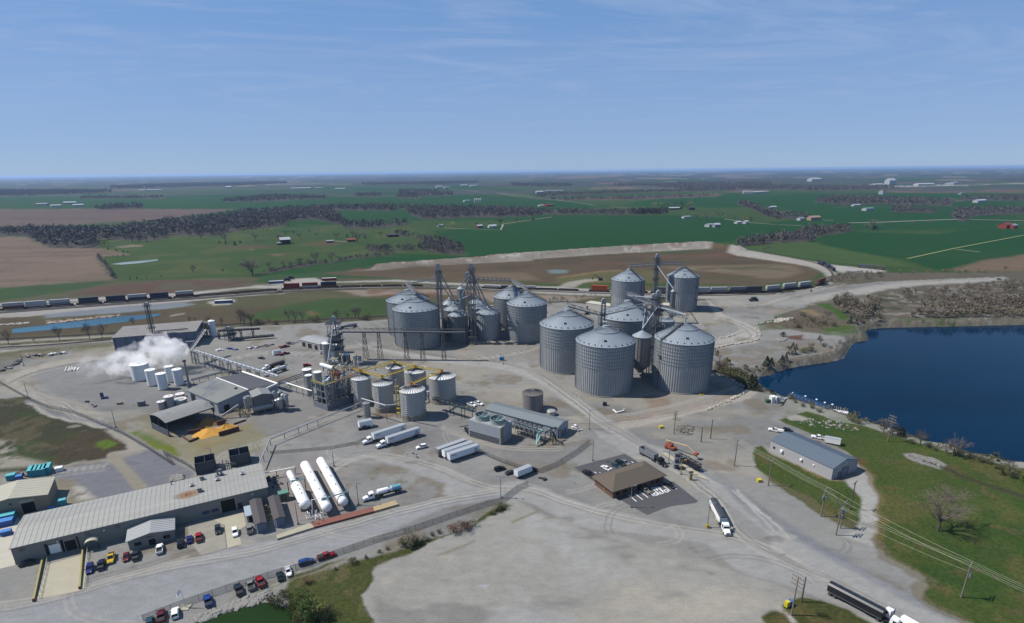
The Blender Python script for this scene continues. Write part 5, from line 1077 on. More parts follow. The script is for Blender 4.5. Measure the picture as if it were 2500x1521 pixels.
for lb,a in(('small grey tank leftmost of the cluster behind the shelter roof',(388.4,404.8,1001,983)),('taller grey tank behind the shelter roof',(407,428,996,970.5)),('squat wide tank with a pale cone roof behind the shelter',(429,457,991,978.5,975)),('small pale topped tank hindmost of the cluster by the hall',(431,451,973,964.5,961))):
    tank('small_tank',lb,*a,m_=TANK,rm=mat('pale_pink_top',(204,198,198),.6),group='small tanks between shelter and hall')
b_=G(463.2,947);hh=Hat(b_,880.6);t=thing('smoke_stack','thin tall grey stack at the corner of the process hall','chimney',b_)
m=MB();m.cyl((0,0,0),(0,0,3.5),1.1,n=14);m.cyl((0,0,3.5),(0,0,hh),.62,.5,n=12);part('pipe',m,STEEL,t,40)
m=MB();m.cyl((0,0,hh-.5),(0,0,hh+.4),1.0,n=12);part('cap',m,DARKS,t)
m=MB();o_=Vector((-2,1,0))
m.cyl((0,0,2),(2.5,-.3,2),.5,n=8);part('duct',m,STEEL,t)
tank('silver_column','slim silver upright tank standing in front of the fermenters',889,906.4,1023,987,m_=STAIN,rm=STAIN,legs=0)
tank('white_bin','white upright bin beside the dark lattice at the blue hall end',515,530,822,785,781,m_=WT,z0=0)
tower('dark lattice frame beside the white bin',506,822,786,3,1.5,trunk=1,plats=(.6,.95),m_=DARKS)
PG='upright vessels around the mill tower'
for lb,a,kw in(('grey ribbed vessel leftmost beside the mill tower',(791,814.5,883,840.5,837),{}),('slim grey vessel behind the white cabinet',(813,826.5,878,844,841),{}),('cream vessel raised high on the mill tower',(825,840.5,862,830,826),dict(m_=CREAM)),('dark vessel with a bright white lid right of the mill tower',(840.5,856.5,888,867.5,865),dict(m_=mat('dark_vessel',(92,96,108),.5,.3))),('wide dark grey tank with a brown lid behind the fermenters',(864.5,884,893,875,873),dict(rm=mat('brown_tank_roof',(128,122,114),.7))),
    ('tall grey vessel at the far left corner of the process block',(743.5,765,943,905,899),{}),('white lidded vessel in front of the tall left corner vessel',(751,767,966,918.5,916),{}),('grey vessel with a white lid on the left rear of the process block',(770,789,946,911,907),{}),('tall thin column in the middle of the process block',(816.5,829.5,968,901,898),dict(m_=STAIN,rm=TEAL)),('short olive vessel right of the tall thin column',(831,844,964,912,910),dict(m_=mat('olive_vessel',(130,132,118),.6,.1)))):
    kw.setdefault('m_',STAIN);tank('process_vessel',lb,*a,group=PG,**kw)
mt,mb0,mh=tower('scaffold mill tower with a machine room on top, where the level gallery ends',826,886,772,7.0,3.0,[(.55,G(852,884,2),.35),(.9,G(800,886,15),.3)],trunk=2,plats=(.35,.52,.68,.95),nseg=9)
m=MB();m.box(-3,-3,mh*.5,3,3,mh*.62);part('machine_room',m,GALVD,mt)
m=MB();m.box(-4.5,-4.5,0,5,5,3.5);part('base_house',m,CONCR,mt)
a=G(811,881.5);m=MB();hh=Hat(a,857);m.box(-2.2,-1.2,0,2.2,1.4,hh);solo('white_cabinet',m,WT,'white boxy cabinet standing at the foot of the mill tower','cabinet',a)
a,b,c=G(*q('F7',705,1435)),G(*q('F7',350,1312)),G(*q('F7',1400,1172));ux=(c-a);Lp=ux.length;an_=math.atan2(ux.y,ux.x);vy=Vector((-math.sin(an_),math.cos(an_),0));Wp=(b-a).dot(vy)
hb=Hat(a,q('F7',0,1305)[1]);hd=Hat(a,q('F7',0,815)[1])
t=thing('process_block','steel framed process block on a concrete plinth, full of vessels and pipes','industrial building',a,an_)
m=MB();m.box(0,0,0,Lp,.5,hb);m.box(0,Wp-.5,0,Lp,Wp,hb);m.box(0,.5,0,.5,Wp-.5,hb);m.box(Lp-.5,.5,0,Lp,Wp-.5,hb);part('plinth',m,mat('blue_grey_concrete',(126,134,146),.85,noise=.1),t)
m=MB();m.box(.5,.5,.3,Lp-.5,Wp-.5,.6);part('floor',m,DARKS,t)
nx,ny=6,3
FRM=mat('pale_green_grey_frame',(140,152,158),.6,.1)
for i in range(nx+1):
    for j in range(ny+1):
        if 0<i<nx and 0<j<ny:continue
        x,y=.2+(Lp-.4)*i/nx,.2+(Wp-.4)*j/ny;m=MB();m.box(x-.22,y-.22,hb,x+.22,y+.22,hd);part('column',m,FRM,t)
m=MB()
for k in range(1,4):
    z=hb+(hd-hb)*k/3
    for y in(.2,Wp-.2):m.bar((0,y,z-.2),(Lp,y,z-.2),.25,.4)
    for x in(.2,Lp-.2):m.bar((x,0,z-.2),(x,Wp,z-.2),.25,.4)
part('beams',m,FRM,t);m=MB()
for(i0,i1)in((0,1),(4,5)):
    for k in range(3):
        z0,z1=hb+(hd-hb)*k/3,hb+(hd-hb)*(k+1)/3;x0,x1=.2+(Lp-.4)*i0/nx,.2+(Lp-.4)*i1/nx;m.bar((x0,.1,z0),(x1,.1,z1),.18);m.bar((x1,.1,z0),(x0,.1,z1),.18)
        y0,y1=Wp*.33,Wp*.66;m.bar((.1,y0,z0),(.1,y1,z1),.18);m.bar((.1,y1,z0),(.1,y0,z1),.18)
part('bracing',m,FRM,t)
m=MB();m.box(0,0,hd,Lp,1.3,hd+.15);m.box(0,1.3,hd,1.3,Wp,hd+.15);m.box(1.3,Wp*.55,hd*.66,Lp-.5,Wp-.5,hd*.66+.15);part('deck',m,mat('olive_deck',(140,142,92),.7,noise=.15),t)
m=MB()
for z in(.6,1.2):m.bar((0,0,hd+z),(Lp,0,hd+z),.12);m.bar((0,0,hd+z),(0,Wp,hd+z),.12)
for i in range(15):m.bar((Lp*i/14,0,hd),(Lp*i/14,0,hd+1.2),.1)
part('guard_rail',m,YEL,t)
r5=random.Random(12);VS=[(x,y)for x in(Lp*.12,Lp*.3,Lp*.5,Lp*.7,Lp*.88)for y in(Wp*.22,Wp*.6)]
for i,(x,y)in enumerate(VS):
    r_=min(Lp,Wp)*(.09+.03*r5.random());m=MB();top_=hd-1 if i%3 else hd+1.5;m.lathe((x,y,0),[(r_*.3,hb+.5),(r_,hb+2),(r_,top_-.8),(r_*.5,top_)],14);part('vessel',m,[STAIN,mat('blue_vessel',(110,124,146),.5,.2),TANK][i%3],t,40)
m=MB()
for i in range(70):
    x,y,z=r5.uniform(1,Lp-1),r5.uniform(1,Wp-1),r5.uniform(hb,hd+1.6);d=r5.choice([(1,0,0),(0,1,0),(0,0,1)]);l=r5.uniform(1.5,6);e=Vector((min(x+d[0]*l,Lp-.4),min(y+d[1]*l,Wp-.4),min(z+d[2]*l,hd+2.6)));m.cyl((x,y,z),e,r5.choice([.1,.15,.22]),n=6)
part('pipework',m,STEEL,t)
m=MB()
for i in range(14):x,y=r5.uniform(Lp*.45,Lp-1),r5.uniform(Wp*.35,Wp-1);z=hd+r5.uniform(0,2.5);m.cyl((x,y,z),(x+r5.uniform(-1,3),y+r5.uniform(-1,1),z+r5.uniform(-.5,1)),.22,n=6);m.bar((x,y,hb),(x,y,z),.25)
part('red_pipes',m,REDM,t)
m=MB();m.cyl((Lp*.42,-.8,hd+.8),(Lp*.98,-.6,hd+1.3),.3,n=8);m.cyl((Lp*.36,-.9,hd+.6),(Lp*.42,-.8,hd+.8),.35,n=8);part('pink_pipe',m,mat('faded_red_pipe',(176,120,124),.6),t,40)
m=MB()
for i in range(16):x,y=r5.uniform(Lp*.55,Lp+3),r5.uniform(Wp*.5,Wp+2);z=hd+r5.uniform(-1,3);m.bar((x,y,z),(x+r5.uniform(-2,2),y+r5.uniform(-2,2),z+r5.uniform(-1,1.5)),.25)
m.cyl((Lp*.72,Wp*.8,hd*.6),(Lp*.72,Wp*.8,hd+5.5),.55,n=10);part('yellow_steelwork',m,YEL,t)
for i in range(10):
    x,y=r5.uniform(1.5,Lp*.5),r5.uniform(1.5,Wp-1.5);m=MB();m.box(x-.5,y-.5,hd-.6,x+.5,y+.5,hd+r5.uniform(.3,1.3));m.cyl((x,y,hd),(x+.9,y,hd+.8),.3,n=8);part('pump',m,[TEAL,mat('blue_motor',(70,88,140),.5),WHITE][i%3],t)
PB=(a.copy(),an_,Lp,Wp,hd)
p0=G(784,890,hd+2.5);p1=G(813,899,hd+2.5);t=thing('white_drum','white horizontal drum lying high on the process block','tank',p0)
m=MB();m.cyl(p0,p1,1.15,n=16);part('shell',m,WT,t,40,wl=p0);m=MB()
for f_ in(.15,.85):p=p0.lerp(p1,f_);m.bar(p,Vector((p.x,p.y,hd-1)),.4)
part('saddles',m,STEEL,t,wl=p0)
t=thing('yellow_walkway','yellow walkways zigzagging over the fermenter tank roofs','walkway',TK['b'][1])
tp={k:Vector((v[1].x,v[1].y,v[4]+1.0))for k,v in TK.items()};bl_=Vector((PB[0].x,PB[0].y,0))+Vector((math.cos(an_),math.sin(an_),0))*Lp+Vector((0,0,tp['a'].z))
for A_,B_ in(('p','a'),('a','b'),('b','e'),('d','a'),('d','e'),('e','f'),('f','c')):
    A2=bl_ if A_=='p' else tp[A_];m=MB();m.bar(A2,tp[B_],1.1,.25);n_=(tp[B_]-A2).cross(Vector((0,0,1))).normalized()*.55
    for s_ in(-1,1):
        m.bar(A2+n_*s_+Vector((0,0,1.0)),tp[B_]+n_*s_+Vector((0,0,1.0)),.12)
        for j in range(8):p=A2.lerp(tp[B_],j/7)+n_*s_;m.bar(p,p+Vector((0,0,1)),.1)
    part('span',m,YEL,t,wl=TK['b'][1])
for k in TK:
    m=MB();p=tp[k];m.box(p.x-1.1,p.y-1.1,p.z-.2,p.x+1.1,p.y+1.1,p.z+.1);m.box(p.x-.5,p.y-.5,p.z,p.x+.5,p.y+.5,p.z+1.3);m.bar((p.x-1,p.y-1,p.z+1.2),(p.x+1,p.y-1,p.z+1.2),.12);part('platform',m,mat('orange_machinery',(190,120,50),.6)if k in 'acf' else YEL,t,wl=TK['b'][1])
m=MB();v_=TK['e'];m.lathe(v_[1],[(v_[2]+.25,v_[3]+.9),(v_[2]+.45,v_[3]+1.1),(v_[2]+.25,v_[3]+1.3)],32,cap=False);part('ring_rail',m,WHITE,t,wl=TK['b'][1])
for px,py,yt in((974,1018,935),(931,985,948)):
    a=G(px,py);hh=Hat(a,yt);m=MB()
    for dx,dy in((-.9,-.9),(.9,-.9),(.9,.9),(-.9,.9)):m.bar(a+Vector((dx,dy,0)),a+Vector((dx,dy,hh)),.18)
    for i in range(int(hh/2.4)):m.bar(a+Vector((-.9,-.9,i*2.4)),a+Vector((.9,-.9,i*2.4+2.4)),.35,.12);m.box(a.x-1,a.y-1,i*2.4+2.3,a.x+1,a.y+1,i*2.4+2.4)
    part('stair_tower',m,YEL,t,wl=TK['b'][1])
def pipes(name,label,segs,r_,material,posts=(),cat='pipe',pm=STEEL,pr_=.22):
    o0=Vector((segs[0][0].x,segs[0][0].y,0));t=thing(name,label,cat,o0)
    for sgm in segs:m=MB();m.path(sgm,r_,8);part('pipe',m,material,t,40,wl=o0)
    for p in posts:m=MB();m.bar(Vector((p.x,p.y,0)),p,pr_);part('post',m,pm,t,wl=o0)
    return t
pipes('pipe_run','pale pipe looping in front of the second fermenter tank',[[g('F5',190,1130,2),g('F5',190,940,9)if False else G(*q('F5',190,940),9),G(*q('F5',680,1080),9),G(*q('F5',910,1060),9),G(*q('F5',880,560),24)]],.32,mat('pale_grey_pipe',(176,182,192),.5),[G(*q('F5',680,1080),9)])
fl=G(*q('F5',1530,930),5)
a,b=G(*q('F5',1550,1000)),G(*q('F5',1790,940));d=b-a
building('pump_house','small white pump house between the two right fermenters','building',a,math.atan2(d.y,d.x),max(5,d.length),7,5.5,.8,WALLB,mat('pump_roof',(196,202,208),.6),'v',.2,[('door','f',2,3.6,0,2.8,DARKIN)])
zt=6.0
p0,p1=G(*q('F5',1640,950),zt),G(*q('F2',330,285),zt)
t=bridge('teal pipe bridge from the fermenters to the cooling tower',p0,p1,1.2,1.0,18,name='pipe_bridge',frame=DARKS,case=TEAL,cs=.6)
for f_ in(.45,.72,.97):
    p=p0.lerp(p1,f_);m=MB();
    for s_ in(-.8,.8):m.bar((p.x+s_,p.y,0),(p.x+s_,p.y,zt),.3)
    m.bar((p.x-1.2,p.y,zt-.2),(p.x+1.2,p.y,zt-.2),.3);part('support',m,DARKS,t,wl=(p0.x,p0.y,0))
z2=CT[4]*.55
A1_,A2_,A3_,A4_,A5_=G(*q('F2',1040,500),z2),G(*q('F2',1680,662),z2),G(*q('F2',1580,735),z2*.93),G(*q('F2',1560,960),1.2),G(*q('F2',1080,590),z2*.72)
A6_=G(*q('F2',1580,735),z2*.72)
pipes('teal_pipes','pair of pale teal pipes running right from the cooling tower and down',[[A1_,A2_,A3_,G(*q('F2',1560,960),.8)],[A5_,A6_,A3_],[G(*q('F2',1635,755),z2*.8),G(*q('F2',1590,900),2)]],.38,TEAL,[A1_.lerp(A2_,f_)for f_ in(.15,.35,.55,.75,.95)]+[A5_.lerp(A6_,f_)for f_ in(.2,.5,.8)],pm=DARKS)
t=bridge('dark pipe rack beneath the teal pipes',G(*q('F2',1090,560),4),G(*q('F2',1650,720),4),3,2.2,12,name='pipe_rack',frame=DARKS,case=STEEL,cs=.5)
m=MB();o_=G(*q('F2',1740,960))
for(x0,y0,z0),(x1_,y1_,z1)in(((1730,960,0),(1730,720,0)),):
    pass
pp=[G(*q('F2',1730,955)),G(*q('F2',1890,950)),G(*q('F2',1840,880)),G(*q('F2',1950,850))]
for p in pp:m.bar(p,Vector((p.x,p.y,6.5)),.35)
for i in range(4):m.bar(Vector((pp[i].x,pp[i].y,6.4)),Vector((pp[(i+1)%4].x,pp[(i+1)%4].y,6.4)),.3);m.bar(Vector((pp[i].x,pp[i].y,0)),Vector((pp[(i+1)%4].x,pp[(i+1)%4].y,6.4)),.2)
m.bar(Vector((pp[1].x,pp[1].y,6.4)),Vector((pp[3].x,pp[3].y,0)),.9,.3)
t=thing('stair_frame','dark steel stair frame at the corner of the grey roofed building','stairs',o_);part('frame',m,DARKS,t,wl=o_)
# ---------------- conveyor galleries on the left ----------------
zg=9.0
c0,c1,c2=G(*q('B2',650,628),zg),G(*q('B2',1790,985),zg),G(*q('B2',835,360),zg+9)
t=bridge('long pale tube gallery on trestles running to the process block',c0,c1,1.7,.8,40,sup=[(*q('B2',x,y),1.2)for x,y in((680,780),(740,780),(790,800),(890,850),(1010,880),(1130,910),(1290,930),(1460,960),(1600,1000),(1720,1040))],frame=STEEL,case=WT,cs=1.35)
bridge('steep twin tube gallery climbing to the blue hall end',c0,c2,1.6,1.2,14,frame=DARKS,case=WT,cs=1.1)
zp=PH[4]+1.0
pipes('white_pipe','thick bright white pipe bending over the process hall roof edge',[[G(*q('B2',1325,915),zp),G(*q('B2',1790,1075),zp),G(*q('B2',1625,1150),zp-1)]],.5,mat('bright_white',(236,236,234),.4),[G(*q('B2',1325,915),zp)])
pipes('white_pipe','thin white pipe on posts reaching the process block',[[G(*q('B2',1845,1045),5),G(*q('B2',2250,1172),5)]],.3,mat('bright_white',(236,236,234),.4),[G(*q('B2',1845,1045),5).lerp(G(*q('B2',2250,1172),5),f_)for f_ in(.3,.5,.7,.9)])
pipes('pipe_rack','dark pipe rack on stubby legs left of the process block',[[G(*q('B2',1800,1070),3.4),G(*q('B2',2160,950),3.4)],[G(*q('B2',1800,1050),3.4),G(*q('B2',2160,925),3.4)],[G(*q('B2',1800,1090),3.4),G(*q('B2',2160,975),3.4)]],.3,mat('brown_grey_steel',(104,102,106),.7,.1),[G(*q('B2',1800,1070),3.4).lerp(G(*q('B2',2160,950),3.4),f_)for f_ in(.05,.35,.65,.95)])
pipes('pipe_rack','low pipe rack curving left of the long tube gallery',[[G(*q('B2',640,1020),3),G(*q('B2',1050,915),3),G(*q('B2',1300,900),3)],[G(*q('B2',640,1035),3),G(*q('B2',1050,930),3)]],.3,STEEL,[G(*q('B2',x,y),3)for x,y in((660,1015),(740,995),(860,965),(960,940),(1050,915),(1180,905))])
pipes('railing_pipe','long angled pipe rail enclosing the yard right of the grain heap',[[G(*q('B3',1550,1265),3.2),G(*q('B3',1690,940),3.2),G(*q('B3',2464,630),3.2),G(*q('F5',0,1100),3.2),G(*q('F5',190,1010),3.2)]],.28,mat('pale_grey_pipe',(176,182,192),.5),[G(*q('B3',x,y),3.2)for x,y in((1550,1265),(1600,1150),(1650,1030),(1690,940),(1880,860),(2070,790),(2190,740),(2330,690))])
pipes('white_pipe','white pipe reaching from the warehouse end toward the pressure tanks',[[G(*q('C3',1350,300),3),G(*q('C3',1750,220),3)]],.22,mat('bright_white',(236,236,234),.4),[G(*q('C3',1750,220),3),G(*q('C3',1500,270),3)])
bridge('low dark conveyor lying along the siding',G(*q('B2',1230,485),1.5),G(*q('B2',1750,440),1.5),1.6,1.0,10,frame=DARKS,case=DARKS)
tower('lattice loading stand beside the siding',*q('B2',1160,495),q('B2',0,310)[1],5,1.5,trunk=2,plats=(.5,.95))
tower('small lattice stand at the left end of the low dark conveyor',*q('B2',1215,490),q('B2',0,385)[1],2.5,1.0,trunk=1,plats=(.9,))
bridge('thin pipe bridge along the siding behind the loading stand',G(*q('B2',1000,380),6),G(*q('B2',1560,350),6),1.0,.9,12,frame=DARKS,case=DARKS,sup=[(*q('B2',x,430),.5)for x in(1050,1200,1350,1500)])
# ---------------- white pressure tanks ----------------
PT='long white horizontal pressure tanks'
for lb,(x0,y0),(x1_,y1_),r_ in(('longest white pressure tank at the right of the three',(2095,135),(2400,690),1.75),('middle white pressure tank of the three',(1885,190),(2180,765),1.85),('shorter fat white pressure tank at the left of the three',(1760,450),(1890,720),2.0)):
    zc=r_+1.5;a,b=G(*q('C3',x0,y0),zc),G(*q('C3',x1_,y1_),zc);d=(b-a);L_=d.length;az_=math.atan2(d.y,d.x)
    t=thing('pressure_tank',lb,'tank',Vector((a.x,a.y,0)),az_,PT);m=MB();n=24;prof=[(-.62*r_,.25),(-.45*r_,.62),(-.2*r_,.88),(0,1.0),(L_,1.0),(L_+.2*r_,.88),(L_+.45*r_,.62),(L_+.62*r_,.25)]
    vs=[];
    for x,f in prof:
        for i in range(n):a_=2*math.pi*i/n;vs.append((x,r_*f*math.cos(a_),zc+r_*f*math.sin(a_)))
    fs=[(j*n+i,(j+1)*n+i,(j+1)*n+(i+1)%n,j*n+(i+1)%n)for j in range(len(prof)-1)for i in range(n)]+[tuple(range(n)),tuple(range(len(prof)*n-1,(len(prof)-1)*n-1,-1))]
    m.add(vs,fs);part('shell',m,mat('pressure_tank_white',(226,226,222),.5,noise=.05,nscale=.4),t,50)
    for f_ in(.12,.88):m=MB();m.box(L_*f_-.5,-r_*.8,0,L_*f_+.5,r_*.8,zc-r_*.55);part('saddle',m,CONCR,t)
    m=MB()
    for f_ in(.3,.5,.7):m.cyl((L_*f_,0,zc+r_-.1),(L_*f_,0,zc+r_+.5),.18,n=8)
    part('valves',m,STEEL,t)
a,b=G(*q('C3',1680,300),2.6),G(*q('C3',1760,470),2.6);d=b-a;t=thing('small_pressure_tank','narrow white vessel at the upper end of the leftmost pressure tank','tank',Vector((a.x,a.y,0)),math.atan2(d.y,d.x));m=MB();m.cyl((0,0,2.6),(d.length,0,2.6),1.25,n=18);m.cyl((-.5,0,2.6),(0,0,2.6),.7,1.25,n=18);part('shell',m,WHITE,t,40)
m=MB();m.box(1,-.8,0,1.6,.8,1.6);m.box(d.length-1.6,-.8,0,d.length-1,.8,1.6);part('saddle',m,CONCR,t)
for lb,(x0,y0),(x1_,y1_)in(('thin teal catwalk crossing the left pressure tank',(1650,415),(1880,375)),('thin catwalk crossing the ends of the two right pressure tanks',(2110,650),(2464,545))):
    a,b=G(*q('C3',x0,y0),5.6),G(*q('C3',x1_,y1_),5.6);t=thing('catwalk',lb,'walkway',Vector((a.x,a.y,0)));m=MB();m.bar(a,b,.9,.12);
    for s_ in(-.45,.45):m.bar(a+Vector((0,s_,1)),b+Vector((0,s_,1)),.09)
    part('deck',m,mat('teal_steel',(92,124,136),.6),t,wl=(a.x,a.y,0));m=MB();m.bar(Vector((a.x,a.y,0)),a,.25);m.bar(Vector((b.x,b.y,0)),b,.25);part('legs',m,DARKS,t,wl=(a.x,a.y,0))
o_=G(*q('C3',2050,880));m=MB();r5=random.Random(3)
for i in range(22):
    p=G(*q('C3',r5.uniform(1900,2130),r5.uniform(830,920)),r5.uniform(.2,1.6));dd=r5.choice([U,V,Vector((0,0,1))])*r5.uniform(.8,2.6);m.cyl(p,p+dd,.14,n=6)
m.bar(G(*q('C3',1990,830)),G(*q('C3',1975,660),6),.3);m.bar(G(*q('C3',1975,660),6),G(*q('C3',2180,620),6),.2)
t=thing('valve_station','cluster of valves and white pipes at the near end of the pressure tanks','pipework',o_);part('pipes',m,WHITE,t,wl=o_)
for lb,s_,c_ in(('rust red steel weigh ramp in front of the pressure tanks','C3 1965,985 E1 210,1235 222,1280 C3 2010,1045',mat('rust_red_deck',(140,88,74),.85,noise=.15)),('tan timber ramp at the right end of the red weigh ramp','E1 210,1235 430,1170 465,1210 222,1280',mat('tan_timber',(186,166,128),.85,noise=.1)),('tan concrete ramp at the left end of the red weigh ramp','C3 1510,1150 1965,985 2010,1045 1518,1200',CONC)):
    P2=GP(s_);o_=P2[0];m=MB();m.prism([(p.x-o_.x,p.y-o_.y)for p in P2],0,.7);solo('weigh_ramp',m,c_,lb,'ramp',o_)
# ---------------- vehicles ----------------
def paintm(name,rgb):return mat('car_paint_'+name,rgb,.28,.1)
PM=dict(red=(176,30,32),darkred=(110,28,38),blue=(30,72,150),navy=(26,34,66),royal=(34,44,120),white=(226,228,230),silver=(150,152,150),black=(26,28,32),grey=(70,74,80),dgrey=(46,52,60),yellow=(224,190,40),teal=(52,84,100),tan=(150,146,130),dgreen=(36,48,50))
GL=mat('vehicle_glass',(22,28,36),.08)
TYRE=mat('tyre_rubber',(22,22,24),.85);RIM=mat('wheel_rim',(150,152,156),.35,.6);CHR=mat('bumper_metal',(160,164,168),.3,.6);LAMPM=mat('lamp_glass',(220,214,200),.2);TAILM=mat('tail_lamp_red',(150,20,20),.3)
_MC={}
def cmesh(key,fn,material,smooth=None):
    k=(key,material.name)
    if k not in _MC:_MC[k]=fn().mesh(key.split('|')[0],material,smooth)
    return _MC[k]
def child(name,mesh,parent,loc=(0,0,0),rz=0):
    o=bpy.data.objects.new(name,mesh);COL.objects.link(o);o.parent=parent;o.location=loc;o.rotation_euler=(0,0,rz);return o
def wheel_fn(r,w):
    def f():m=MB();m.cyl((0,-w/2,0),(0,w/2,0),r,n=16);return m
    return f
def rim_fn(r,w):
    def f():m=MB();m.cyl((0,-w/2-.02,0),(0,w/2+.02,0),r*.58,n=10);return m
    return f
def wheel(t,x,y,r=.38,w=.26,name='wheel'):
    o=child(name,cmesh('tyre|%.2f%.2f'%(r,w),wheel_fn(r,w),TYRE,40),t,(x,y,r));child('rim',cmesh('rim|%.2f%.2f'%(r,w),rim_fn(r,w),RIM,40),o)
def loft(secs,y_of):
    """secs: list of (x, zbot, ztop, halfwidth bottom, halfwidth top)"""
    m=MB();vs=[]
    for x,zb,zt,wb,wt in secs:vs+=[(x,-wb,zb),(x,wb,zb),(x,wt,zt),(x,-wt,zt)]
    fs=[(3,2,1,0),tuple(range(len(vs)-4,len(vs)))]
    for i in range(len(secs)-1):
        a=i*4
        for k in range(4):fs.append((a+k,a+(k+1)%4,a+4+(k+1)%4,a+4+k))
    return m.add(vs,fs)
def car_body(kind):
    if kind=='pickup':
        L,W=5.7,.98
        body=[(-2.85,.55,1.12,W,W*.97),(-.55,.45,1.14,W,W*.97),(.95,.42,1.14,W,W*.96),(2.1,.42,1.08,W,W*.9),(2.75,.45,.98,W*.95,W*.84),(2.85,.5,.8,W*.9,W*.84)]
        cab=[(-1.0,1.1,1.16,W*.94,W*.94),(-.85,1.1,1.82,W*.94,W*.74),(.35,1.1,1.86,W*.94,W*.74),(1.15,1.1,1.16,W*.94,W*.9)]
        roof=[(-.82,1.78,1.88,W*.74,W*.70),(.33,1.80,1.92,W*.74,W*.70)]
    elif kind=='suv':
        L,W=4.8,.95
        body=[(-2.4,.5,1.1,W*.95,W*.93),(-2.2,.45,1.14,W,W*.96),(1.0,.42,1.12,W,W*.96),(1.95,.42,1.02,W,W*.88),(2.4,.5,.8,W*.88,W*.82)]
        cab=[(-2.35,1.08,1.14,W*.93,W*.93),(-2.05,1.08,1.72,W*.93,W*.76),(.2,1.08,1.76,W*.93,W*.76),(1.05,1.08,1.14,W*.93,W*.88)]
        roof=[(-2.0,1.68,1.80,W*.76,W*.72),(.18,1.70,1.82,W*.76,W*.72)]
    else:
        L,W=4.7,.90
        body=[(-2.35,.45,.92,W*.92,W*.86),(-2.0,.4,.98,W,W*.92),(-1.2,.38,.98,W,W*.93),(1.0,.38,.96,W,W*.92),(1.9,.4,.86,W,W*.86),(2.35,.45,.66,W*.88,W*.8)]
        cab=[(-1.75,.94,1.0,W*.9,W*.9),(-.95,.94,1.38,W*.9,W*.68),(.25,.94,1.42,W*.9,W*.68),(1.1,.94,.98,W*.9,W*.86)]
        roof=[(-.92,1.35,1.44,W*.68,W*.64),(.23,1.38,1.48,W*.68,W*.64)]
    return L,W,body,cab,roof
def car(kind,col,label,pos,ang,group=None,name=None,cat=None,load=False):
    L,W,body,cab,roof=car_body(kind);c=paintm(col,PM[col])
    t=thing(name or{'pickup':'pickup_truck','suv':'parked_suv','sedan':'parked_car'}[kind],label,cat or{'pickup':'pickup truck','suv':'suv','sedan':'car'}[kind],pos,ang,group)
    child('body',cmesh('body|'+kind,lambda:loft(body,0),c,30),t)
    cb=child('cabin_glass',cmesh('cabin_glass|'+kind,lambda:loft(cab,0),GL),t)
    child('roof',cmesh('roof|'+kind,lambda:loft(roof,0),c,30),t)
    def pillars():
        m=MB()
        for i in range(len(cab)-1):
            a,b=cab[i],cab[i+1]
            for s in(-1,1):m.bar((a[0],s*a[4],a[2]),(b[0],s*b[4],b[2]),.09)
        mx_=(cab[1][0]+cab[2][0])/2
        for x in([mx_]if kind!='suv' else[mx_-.6,mx_+.4]):
            for s in(-1,1):m.bar((x,s*cab[1][3]*1.005,cab[1][1]),(x,s*cab[1][4]*1.01,cab[1][2]),.1)
        return m
    child('pillars',cmesh('pillars|'+kind,pillars,c),t)
    if kind=='pickup':
        def bed():m=MB();m.box(-2.72,-.78,1.10,-1.08,.78,1.175);return m
        child('bed_liner',cmesh('bed_liner',bed,mat('bed_dark',(34,36,38),.8)),t)
        def walls():
            m=MB()
            for s in(-1,1):m.box(-2.85,s*.98-.1 if s>0 else-.98,1.12,-1.0,.98 if s>0 else-.88,1.32)
            m.box(-2.87,-.88,1.12,-2.76,.88,1.32);return m
        child('bed_sides',cmesh('bed_sides',walls,c),t)
    wb=L*.31;r=.41 if kind!='sedan' else.34
    for x in(-wb,wb):
        for y in(-W*.9,W*.9):wheel(t,x,y,r)
    def lamp(s,x):return lambda:MB().box(x,s*W*.6-.16,.68,x+.08,s*W*.6+.16,.86)
    for s in(-1,1):
        child('headlight',cmesh('headlight|%s%d'%(kind,s),lamp(s,L/2-.06),LAMPM),t);child('tail_light',cmesh('tail_light|%s%d'%(kind,s),lamp(s,-L/2-.03),TAILM),t)
        child('mirror',cmesh('mirror|%s%d'%(kind,s),lambda:MB().box(.75,min(s*W,s*(W+.22)),cab[0][1]+.02,.98,max(s*W,s*(W+.22)),cab[0][1]+.22),c),t)
    child('bumper',cmesh('bumper|'+kind,lambda:MB().box(L/2-.05,-W*.86,.38,L/2+.1,W*.86,.58).box(-L/2-.1,-W*.86,.42,-L/2+.05,W*.86,.6),CHR if kind=='pickup' else c),t)
    return t
AV=AN+math.pi/2
PW='vehicles parked along the front of the warehouse';PP='vehicles parked along the pond bank'
